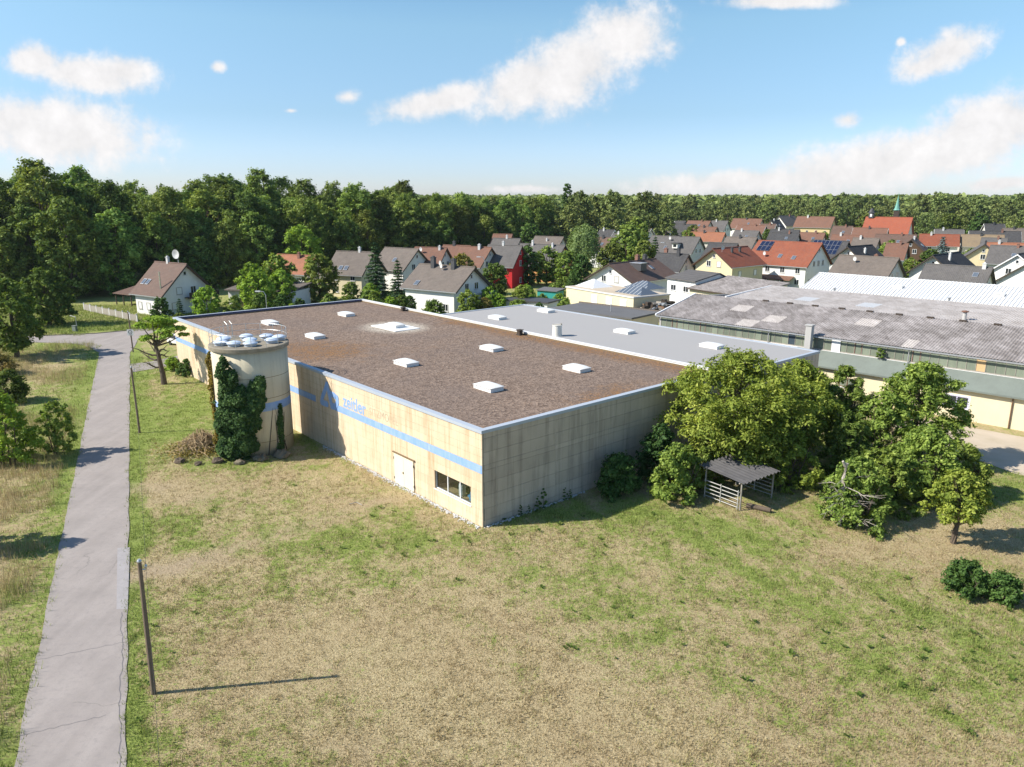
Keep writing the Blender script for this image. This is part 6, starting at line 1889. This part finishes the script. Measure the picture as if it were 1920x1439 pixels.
far = [('f1', 'small dark roofed white house before the far wood', 'r_dkgrey', 'w_white'), ('f2', 'house with dark ribbed roof and white gable in the middle distance', 'r_dkgrey', 'w_white'), ('f3', 'reddish roofed house behind the dark ribbed roof', 'r_rust', 'w_white'),
       ('f4', 'grey roofed house with dormer between the red roofs', 'r_grey', 'w_white'), ('f5', 'long red roofed house farthest back beside the white gable', 'r_rust', 'w_white'), ('f6', 'red brown roofed house in front of the long far red roof', 'r_rust', 'w_offwhite'),
       ('f7', 'grey brown roofed house below the red brown roofs', 'r_grey', 'w_palegrey'), ('f8', 'long low orange roof behind the grey roof with dormer', 'r_orange', 'w_offwhite'), ('f10', 'grey roofed house with white gables left of the ribbed roof', 'r_grey', 'w_white'),
       ('f11', 'dark roofed white house right behind the willow', 'r_dkgrey', 'w_white'), ('f12', 'small brown roofed white house right of the willow', 'r_brown', 'w_white'), ('f13', 'bright white gabled house left of the tall yellow house', 'r_grey', 'w_white'),
       ('f14', 'red brown roof right of the tall yellow house', 'r_rust', 'w_cream'), ('f15', 'rusty roof in front of the church', 'r_rust', 'w_cream'), ('f16', 'broad dark brown roof below the church', 'r_brown', 'w_offwhite'), ('f17', 'long red roof with roof window right of the church', 'r_red', 'w_white'),
       ('f18', 'long tan and orange roof at far right', 'r_tan', 'w_offwhite'), ('f19', 'long dark grey roof at far right before the wood', 'r_dkgrey', 'w_offwhite'), ('f20', 'house with dark wooden gable facing the viewer', 'r_brown', 'w_woodwall'),
       ('f21', 'house with plain pale yellow gable facing the viewer', 'r_grey', 'w_paleyellow'), ('f22', 'grey roofed house with roof window at the right edge', 'r_grey', 'w_palegrey'), ('f23', 'white gabled house with dark roof edge cut by the right edge, upper one', 'r_dkgrey', 'w_white'),
       ('h20', 'large white gable cut by the right edge above the metal roof', 'r_dkgrey', 'w_white'), ('f24', 'mossy grey roof behind the pale yellow gable', 'r_grey', 'w_offwhite'), ('f25', 'tiny white gable left of the bright white house', 'r_dkgrey', 'w_white'),
       ('f26', 'dark roofed house among the trees at far right', 'r_dkgrey', 'w_offwhite'), ('f27', 'dark grey roof behind the large red roof', 'r_dkgrey', 'w_white'), ('f28', 'narrow orange roof strip at the right edge', 'r_orange', 'w_offwhite')]
for i, (k_, lb, rf, wl_) in enumerate(far + far_more):
    house(H[k_], lb, rf, wl_, 1 if i % 3 else 2, 2, [((0.3 + 0.17 * (i % 3)), -0.08, 0.55, 0.8, ('white', 'slate', 'brick')[i % 3])], [(0.6, 0.5)] if i % 2 == 0 else [], trim='white_frame' if i % 4 == 1 else 'dark_wood')

# ------------------------------------------------------------------ low buildings behind the light grey roof
FD = R(-57.2)
c0 = Vector((10.48, 144.06, 0))
fb = thing('flat_building', 'low cream flat roofed building with three white shutters and glass roof pyramids', 'building', c0, FD)
FLn, FDp, FH = 19.2, 8.5, 3.4
MB().box(0, FLn, 0, FDp, -0.1, FH - 0.25).build('wall', M['w_cream'], fb)
MB().box(-0.15, FLn + 0.15, -0.15, FDp + 0.15, FH - 0.248, FH).build('roof', M['w_palegrey'], fb)
MB().box(0.2, FLn - 0.2, 0.2, FDp - 0.2, FH + 0.002, FH + 0.03).build('roof_gravel', M['yard'], fb)
for x in (8.6, 12.8, 16.6):
    boxpart('shutter', M['white_sheet'], fb, x - 0.85, x + 0.85, -0.06, -0.002, 0.9, 2.6)
    boxpart('shutter_frame', M['w_palegrey'], fb, x - 0.95, x + 0.95, -0.03, -0.0015, 2.605, 2.75)


def pyramid(parent, x, y, lx, ly, h, z, metal=False):
    b = MB().add([(-lx / 2, -ly / 2, 0), (lx / 2, -ly / 2, 0), (lx / 2, ly / 2, 0), (-lx / 2, ly / 2, 0), (-lx / 2 + ly / 2, 0, h), (lx / 2 - ly / 2, 0, h)], [(0, 1, 5, 4), (1, 2, 5), (2, 3, 4, 5), (3, 0, 4), (0, 3, 2, 1)])
    o = b.build('glass_pyramid', M['white_metal'] if metal else M['sky_glass'], parent, (x, y, z))
    n = max(3, int(lx / 0.9))
    for i in range(1, n):
        q = i / n
        xa = -lx / 2 + lx * q
        xt = min(max(xa, -lx / 2 + ly / 2), lx / 2 - ly / 2)
        zt = h if abs(xa) <= lx / 2 - ly / 2 else h * (lx / 2 - abs(xa)) / (ly / 2)
        yt = 0 if abs(xa) <= lx / 2 - ly / 2 else -ly / 2 + ly / 2 * zt / h
        MB().tube([(xa, -ly / 2, 0.03), (xa if yt else xt, yt, zt + 0.03)], 0.05, 4).build('glazing_bar', M['white_frame'], o)
    return o


pyramid(fb, 15.3, 4.2, 7.0, 4.4, 1.2, FH + 0.03)
pyramid(fb, 3.2, 4.2, 5.5, 5.0, 1.4, FH + 0.03, True)
cv_ = thing('conservatory', 'glass roofed conservatory behind the flat cream building', 'conservatory', (25.6, 144.2, 0), FD)
MB().box(-3.2, 3.2, -2.4, 2.4, -0.1, 3.1).build('wall', M['w_white'], cv_)
pyramid(cv_, 0, 0, 6.6, 5.0, 1.3, 3.12)
dl = thing('low_felt_hall', 'low dark grey felt roof between the light grey roof and the flat building', 'building', (5.9, 113.6, 0), R(-41.5))
MB().box(0, 14.5, 0, 7.5, -0.1, 3.35).build('wall', M['w_cream'], dl)
MB().box(-0.2, 14.7, -0.2, 7.7, 3.352, 3.6).build('roof', M['bitumen'], dl)
MB().box(-0.22, 14.72, 7.5, 7.72, 3.602, 3.8).build('roof_edge', M['r_taupe'], dl)
MB().tube([(0, 0, 0), (0, 0, 1.1)], 0.07, 8).build('vent_pipe', M['alu'], dl, (9.0, 3.0, 3.6))
# white house with grey single pitch roof, and the long grey shed beside it
gw_ = thing('grey_pitch_house', 'white building with low grey pitched roof beside the yard', 'building', (29.2, 140.8, 0), R(-61))
MB().prism([(0, -0.1), (9.0, -0.1), (9.0, 4.8), (5.6, 6.4), (0, 5.3)][::-1], 'x', 0, 7.6).build('wall', M['w_white'], gw_)
MB().prism([(-0.4, 5.25), (5.6, 6.45), (5.6, 6.65), (-0.4, 5.45)][::-1], 'x', -0.3, 7.9).prism([(5.602, 6.45), (9.4, 4.75), (9.4, 4.95), (5.602, 6.65)][::-1], 'x', -0.3, 7.9).build('roof', M['r_grey'], gw_)
for x in (1.8, 5.2):
    add_window(gw_, x, -0.001, 3.2, 0, 1.4, 1.1)
gs = thing('grey_shed', 'long low shed with grey felt roof and cream wall behind the workshop', 'shed', (31.6, 133.6, 0), R(-61))
MB().prism([(0, -0.1), (9, -0.1), (9, 5.7), (0, 4.2)][::-1], 'x', 0.2, 14).build('wall', M['w_cream'], gs)
MB().prism([(-0.4, 4.2), (9.3, 5.9), (9.3, 6.1), (-0.4, 4.42)][::-1], 'x', 0, 14.3).build('roof', M['eternit'], gs)
boxpart('gutter', M['dark_wood'], gs, 0, 14.3, -0.56, -0.402, 4.15, 4.32)
# junk in the yard: each piece a thing of its own
rj = random.Random(12)
JK = [('timber', 'grey_wood', 'weathered timber in the junk pile of the yard'), ('steel_beam', 'alu', 'pale metal beam in the junk pile of the yard'), ('board', 'brown_wood', 'brown board leaning in the junk pile of the yard'), ('crate', 'dark_wood', 'dark crate in the junk pile of the yard')]
mound = MB().lathe([(4.2, -0.1), (3.6, 0.35), (2.6, 0.95), (1.4, 1.75), (0.3, 2.0)], 22)
mq = np.random.RandomState(8)
mound.v = [(p[0] * (0.85 + 0.3 * mq.rand()) * 0.8, p[1] * (0.85 + 0.3 * mq.rand()) * 1.5, p[2] * (0.8 + 0.4 * mq.rand())) for p in mound.v]
tag(mound.build('rubble_heap', M['rock'], None, (25.2, 127.2, 0), R(-38)), 'heap of rubble under the junk beside the flat building', 'rubble', kind='stuff')
for i in range(84):
    k_, m_, lb = JK[i % 4]
    x = rj.uniform(21.8, 29.0)
    y = 128.4 + (x - 20.9) * 0.62 - rj.uniform(0.8, 6.0)
    dim = (rj.uniform(1.2, 3.2), rj.uniform(0.12, 0.4), rj.uniform(0.1, 0.3)) if k_ != 'crate' else (rj.uniform(0.6, 1.1), rj.uniform(0.6, 1.0), rj.uniform(0.5, 1.1))
    b = MB().box(-dim[0] / 2, dim[0] / 2, -dim[1] / 2, dim[1] / 2, 0, dim[2])
    if k_ == 'crate':
        b.box(-dim[0] / 2 - 0.03, dim[0] / 2 + 0.03, -dim[1] / 2 - 0.03, dim[1] / 2 + 0.03, dim[2] * 0.7, dim[2] * 0.8)
    else:
        b.box(-dim[0] / 2, dim[0] / 2, -dim[1] * 0.5 - 0.1, -dim[1] * 0.5 - 0.002, 0, dim[2] * 0.6)
    o = b.build(k_, M[m_], None, (x, y, max(0.2, 2.4 - 0.3 * math.hypot(x - 25.2, (y - 127.2) * 0.6)) * rj.uniform(0.5, 1.1)), rj.uniform(0, 3.1))
    o.rotation_euler[1] = rj.uniform(-0.25, 0.25) if k_ != 'crate' else 0
    tag(o, lb, {'timber': 'timber', 'steel_beam': 'beam', 'board': 'board', 'crate': 'crate'}[k_], 'junk in the yard beside the flat building')
for i, (x, y, c_, lb) in enumerate(((30.6, 133.6, 'orange', 'bright orange drum at the back of the junk yard'), (29.4, 134.6, 'white_sheet', 'white canister near the orange drum'), (31.6, 132.9, 'white_sheet', 'white drum right of the orange drum'))):
    tag(MB().lathe([(0.3, 0), (0.32, 0.3), (0.3, 0.6), (0.32, 0.9), (0.28, 0.95)], 14).build('drum', M[c_], None, (x, y, 0.0)), lb, 'drum')
tp = thing('garden_shed', 'small garden shed with teal tarpaulin wall left of the flat building', 'shed', (5.0, 147.5, 0), R(-35))
MB().box(0, 4.5, 0, 2.6, -0.1, 2.2).build('wall', M['teal'], tp)
MB().prism([(-0.3, 2.2), (2.9, 2.5), (2.9, 2.62), (-0.3, 2.32)][::-1], 'x', -0.2, 4.7).build('roof', M['bitumen'], tp)
gd = thing('garden_pavilion', 'white low garage with dark flat roof among shrubs behind the light grey roof', 'garage', (-1.4, 130.5, 0), R(-30))
MB().box(0, 8.5, 0, 4.2, -0.1, 2.5).build('wall', M['w_white'], gd)
MB().box(-0.3, 8.8, -0.3, 4.5, 2.502, 2.75).build('roof', M['slate'], gd)
for x in (4.6, 6.6):
    add_window(gd, x, -0.001, 0.6, 0, 1.0, 1.5)

# ------------------------------------------------------------------ outbuildings of the brown roofed house, fence
ga = thing('garage_wing', 'low white garage with flat grey roof right of the brown roofed house', 'garage', (-53.8, 141.5, 0), R(-14))
MB().box(0, 13.0, 0, 7.5, -0.1, 2.9).build('wall', M['w_white'], ga)
MB().prism([(-0.6, 2.95), (7.8, 3.75), (7.8, 3.95), (-0.6, 3.15)][::-1], 'x', -0.4, 13.4).build('roof', M['r_taupe'], ga)
boxpart('garage_door', M['dark_wood'], ga, 2.4, 4.8, -0.06, -0.002, 0, 2.3)
for x in (6.6, 8.4, 11.2):
    add_window(ga, x, -0.001, 0.9, 0, 1.1, 1.3)
oh = thing('outhouse', 'small white outhouse with dark flat roof left of the brown roofed house', 'outhouse', (-70.6, 141.6, 0), R(-33))
MB().box(0, 6.2, 0, 5.5, -0.1, 2.7).build('wall', M['w_white'], oh)
MB().prism([(-0.4, 2.72), (5.8, 3.3), (5.8, 3.5), (-0.4, 2.92)][::-1], 'x', -0.4, 6.6).build('roof', M['r_grey'], oh)
add_window(oh, 3.2, -0.001, 0.4, 0, 0.7, 0.8)
cp = thing('carport', 'open lean-to with mossy brown roof at the left end of the outhouse', 'carport', (-76.2, 143.2, 0), R(-33))
MB().prism([(-0.3, 2.1), (4.6, 3.1), (4.6, 3.22), (-0.3, 2.22)][::-1], 'x', -0.3, 5.6).build('roof', M['r_brown'], cp)
for x in (0.1, 2.6, 5.2):
    boxpart('post', M['dark_wood'], cp, x - 0.08, x + 0.08, 0, 0.16, 0, 2.1)
boxpart('back_wall', M['dark_wood'], cp, 0, 5.3, 4.3, 4.45, 0, 3.0)
fc = thing('board_fence', 'pale grey board fence along the cross road before the brown roofed house', 'fence', (-78.2, 135.6, 0), math.atan2(122.3 - 135.6, -62 + 78.2))
fl_ = math.hypot(16.2, 13.3)
k = 0
x = 0.0
while x < fl_:
    boxpart('fence_board', M['grey_wood'] if k % 9 else M['w_palegrey'], fc, x + 0.01, x + 0.27, -0.02, 0.02, 0.05, 1.15 + 0.06 * (k % 2) + 0.04 * math.sin(k * 1.9))
    k += 1
    x += 0.29
x = 0.0
while x < fl_ + 0.1:
    boxpart('fence_post', M['w_palegrey'], fc, x - 0.09, x + 0.09, 0.022, 0.2, -0.1, 1.35)
    x += 2.6
boxpart('fence_rail', M['grey_wood'], fc, 0, fl_, 0.0215, 0.06, 0.9, 1.0)
cbx = thing('street_cabinet', 'small grey green cabinet with a white bracket arm beside the cross road', 'cabinet', (-67.2, 113.4, 0), R(-20))
MB().box(-0.35, 0.35, -0.2, 0.2, 0, 0.85).box(-0.4, 0.4, -0.25, 0.25, 0.852, 0.9).build('cabinet_body', M['felt'], cbx)
MB().tube([(0.1, 0.3, 0), (0.1, 0.3, 2.2), (-1.0, 0.3, 2.35)], 0.06, 6).build('arm', M['white_rail'], cbx)

# ------------------------------------------------------------------ poles, sign, lamps, cable
def pole(x, y, h, tip, label, r=0.095):
    t = thing('utility_pole', label, 'pole', (x, y, 0), 0, 'wooden poles along the lane')
    MB().tube([(0, 0, -0.3), (tip[0] * .5, tip[1] * .5, h * .5), (tip[0], tip[1], h)], [r * 1.15, r, r * 0.85], 10).build('shaft', M['pole_wood'], t)
    MB().lathe([(r * 0.95, 0), (r * 0.98, 0.05), (r * 0.5, 0.12)], 10).build('cap', M['alu'], t, (tip[0], tip[1], h - 0.02))
    MB().tube([(0.08, 0, 0), (0.22, 0, 0.02), (0.24, 0, 0.14)], 0.02, 6).lathe([(0.05, 0.1), (0.06, 0.16), (0.03, 0.22)], 8, (0.24, 0, 0)).build('insulator', M['steel'], t, (tip[0], tip[1], h - 0.35))
    return t


pole(-14.9, 27.0, 6.0, (0.13, 0), 'leaning brown wooden pole in the foreground casting a long shadow')
pole(-32.6, 62.4, 5.85, (-0.03, 0), 'dark wooden pole beside the lane level with the silo', 0.085)
t = pole(-50.5, 97.6, 5.4, (-0.05, 0), 'wooden pole with a square sign near the road junction', 0.085)
sg = MB().box(-0.42, 0.42, -0.14, -0.115, 2.25, 3.05).build('sign_plate', M['white_sheet'], t)
ring = MB()
for k in range(24):
    a0, a1 = 2 * math.pi * k / 24, 2 * math.pi * (k + 1) / 24
    ring.add([(0.27 * math.cos(a0), -0.1445, 2.7 + 0.27 * math.sin(a0)), (0.27 * math.cos(a1), -0.1445, 2.7 + 0.27 * math.sin(a1)), (0.19 * math.cos(a1), -0.1445, 2.7 + 0.19 * math.sin(a1)), (0.19 * math.cos(a0), -0.1445, 2.7 + 0.19 * math.sin(a0))], [(0, 1, 2, 3)])
ring.build('sign_ring', M['red_sign'], sg)
MB().box(-0.1, 0.1, -0.146, -0.1435, 2.66, 2.74).box(-0.24, 0.24, -0.146, -0.1435, 2.31, 2.36).build('sign_print', M['red_sign'], sg)


def cable(a, b, sag, label):
    a, b = Vector(a), Vector(b)
    pts = [a.lerp(b, q / 16) - Vector((0, 0, sag * 4 * (q / 16) * (1 - q / 16))) for q in range(17)]
    return tag(MB().tube(pts, 0.006, 5).build('overhead_cable', M['wire']), label, 'cable')


cable((-14.53, 27.0, 5.86), (-32.4, 62.4, 5.7), 0.5, 'thin cable from the foreground pole to the next pole')
cable((-32.4, 62.4, 5.7), (-50.3, 97.6, 5.25), 0.5, 'thin cable from the middle pole to the sign pole')
cable((-14.53, 27.0, 5.86), (3.2, -8.0, 5.86), 0.5, 'thin cable running from the foreground pole towards the viewer')
bpl = thing('marker_post', 'short dark marker post behind the small umbrella tree', 'post', (-39.6, 88.4, 0))
MB().box(-0.08, 0.08, -0.08, 0.08, 0, 1.3).build('shaft', M['dark_wood'], bpl)
MB().box(-0.35, 0.3, -0.1, -0.082, 0.75, 1.25).build('plate', M['grey_wood'], bpl)


def lamp(x, y, h, label, dirn=(-1, 0)):
    t = thing('street_lamp', label, 'street lamp', (x, y, 0), 0, 'street lamps in the village')
    MB().tube([(0, 0, 0), (0, 0, h * 0.9), (dirn[0] * 0.3, dirn[1] * 0.3, h), (dirn[0] * 1.0, dirn[1] * 1.0, h + 0.05)], [0.08, 0.06, 0.05, 0.045], 8).build('mast', M['alu'], t)
    MB().box(-0.4, 0.4, -0.14, 0.14, -0.08, 0.08).build('lamp_head', M['white_frame'], t, (dirn[0] * 1.2, dirn[1] * 1.2, h + 0.05))
    return t


lamp(-38.8, 117.5, 5.6, 'grey street lamp before the bright green trees left of centre')
lamp(-5.6, 153.5, 8.2, 'curved street lamp behind the white house with balcony')
lamp(38.6, 190, 9.0, 'street lamp among the trees left of the long grey roof', (-0.8, -0.3))

# cars parked on the driveways behind the far coping: only roofs show
def car(x, y, rz, paint, label):
    t = thing('parked_car', label, 'car', (x, y, 0), rz, 'cars parked behind the warehouse')
    body = MB().prism([(-2.1, 0.35), (2.1, 0.35), (2.15, 0.75), (1.2, 0.92), (-1.95, 0.95), (-2.15, 0.7)], 'y', -0.85, 0.85)
    body.build('body', M[paint], t)
    MB().prism([(-1.85, 0.952), (1.1, 0.922), (0.35, 1.45), (-1.4, 1.47)], 'y', -0.74, 0.74).build('cabin', M['glass'], t)
    MB().prism([(-1.42, 1.472), (0.36, 1.452), (0.3, 1.52), (-1.3, 1.53)], 'y', -0.7, 0.7).build('car_roof', M[paint], t)
    for sx in (-1.3, 1.35):
        for sy in (-0.8, 0.8):
            w_ = MB().lathe([(0.32, -0.1), (0.34, 0), (0.32, 0.1)], 14)
            w_.v = [(p[0], p[2], p[1]) for p in w_.v]
            w_.build('wheel', M['wire'], t, (sx, sy, 0.33))


car(-46.2, 102.4, R(-38), 'white_sheet', 'white car roof just behind the far coping, left one')
car(-41.6, 107.3, R(-38), 'alu', 'silver car roof just behind the far coping, right one')
car(-31.5, 131.5, R(60), 'white_metal', 'white car parked beside the cream walled house')

# ------------------------------------------------------------------ open shelter under the cherry tree
sf = thing('open_shelter', 'small open shelter with corrugated roof and white rails under the cherry tree', 'shelter', (15.0, 45.7, 0), R(37))
for (x, y, h) in ((0, 0, 1.95), (3.5, 0, 1.95), (0, 2.9, 2.15), (3.5, 2.9, 2.15)):
    MB().tube([(x, y, -0.1), (x + 0.03, y, h)], 0.06, 7).build('post', M['grey_wood'], sf)
for y, z in ((0, 1.93), (2.9, 2.13)):
    MB().tube([(-0.25, y, z), (3.75, y, z)], 0.05, 6).build('beam', M['grey_wood'], sf)
me_s = corr_sheet(0.8, 3.7, 0.4, 0.07, 1, 'roof_sheet', M['shelter_sheet'])
for i in range(5):
    o = put('roof_sheet', me_s, sf, (-0.25 + i * 0.8, -0.35, 1.99 + 0.006 * (i % 2)))
    o.rotation_euler = (math.atan2(0.2, 2.9), 0, 0)
for x in (-0.09, 3.59):
    for k in range(5):
        MB().tube([(x, 0.05, 0.18 + k * 0.27), (x, 2.9, 0.18 + k * 0.27)], 0.03, 6).build('rail', M['white_rail'], sf)
    for y in (0.12, 1.5, 2.8):
        MB().tube([(x * 1.0 + (-0.05 if x < 1 else 0.05), y, 0.05), (x + (-0.05 if x < 1 else 0.05), y, 1.4)], 0.03, 6).build('rail_stile', M['white_rail'], sf)
tag(MB().tube([(15.6, 46.2, 0.16), (16.9, 45.3, 0.16)], [0.17, 0.16], 10).build('log', M['bark']), 'dark log lying at the front post of the open shelter', 'log')
# loose things on the meadow
for (x, y, a, l_, lb) in ((-10.9, 46.6, 0.5, 1.0, 'pale stick lying on the lawn before the cream wall'),):
    tag(MB().tube([(0, 0, 0.05), (l_ * .5 * math.cos(a), l_ * .5 * math.sin(a), 0.09), (l_ * math.cos(a), -l_ * .3 * math.sin(a), 0.05)], 0.03, 6).build('stick', M['dead_wood'], None, (x, y, 0)), lb, 'stick')
# ------------------------------------------------------------------ thin summer haze over the plain
hz = MB().box(-900, 900, -120, 2400, -1.5, 40.0).build('haze', None)
hm, hn, ho = new_mat('thin haze')
hv_ = nd(hn, 'ShaderNodeVolumePrincipled', {'Color': (0.82, 0.9, 1.0, 1), 'Density': 0.00006, 'Anisotropy': 0.2})
hn.links.new(hv_.outputs[0], ho.inputs['Volume'])
hz.data.materials.append(hm)
tag(hz, kind='stuff')
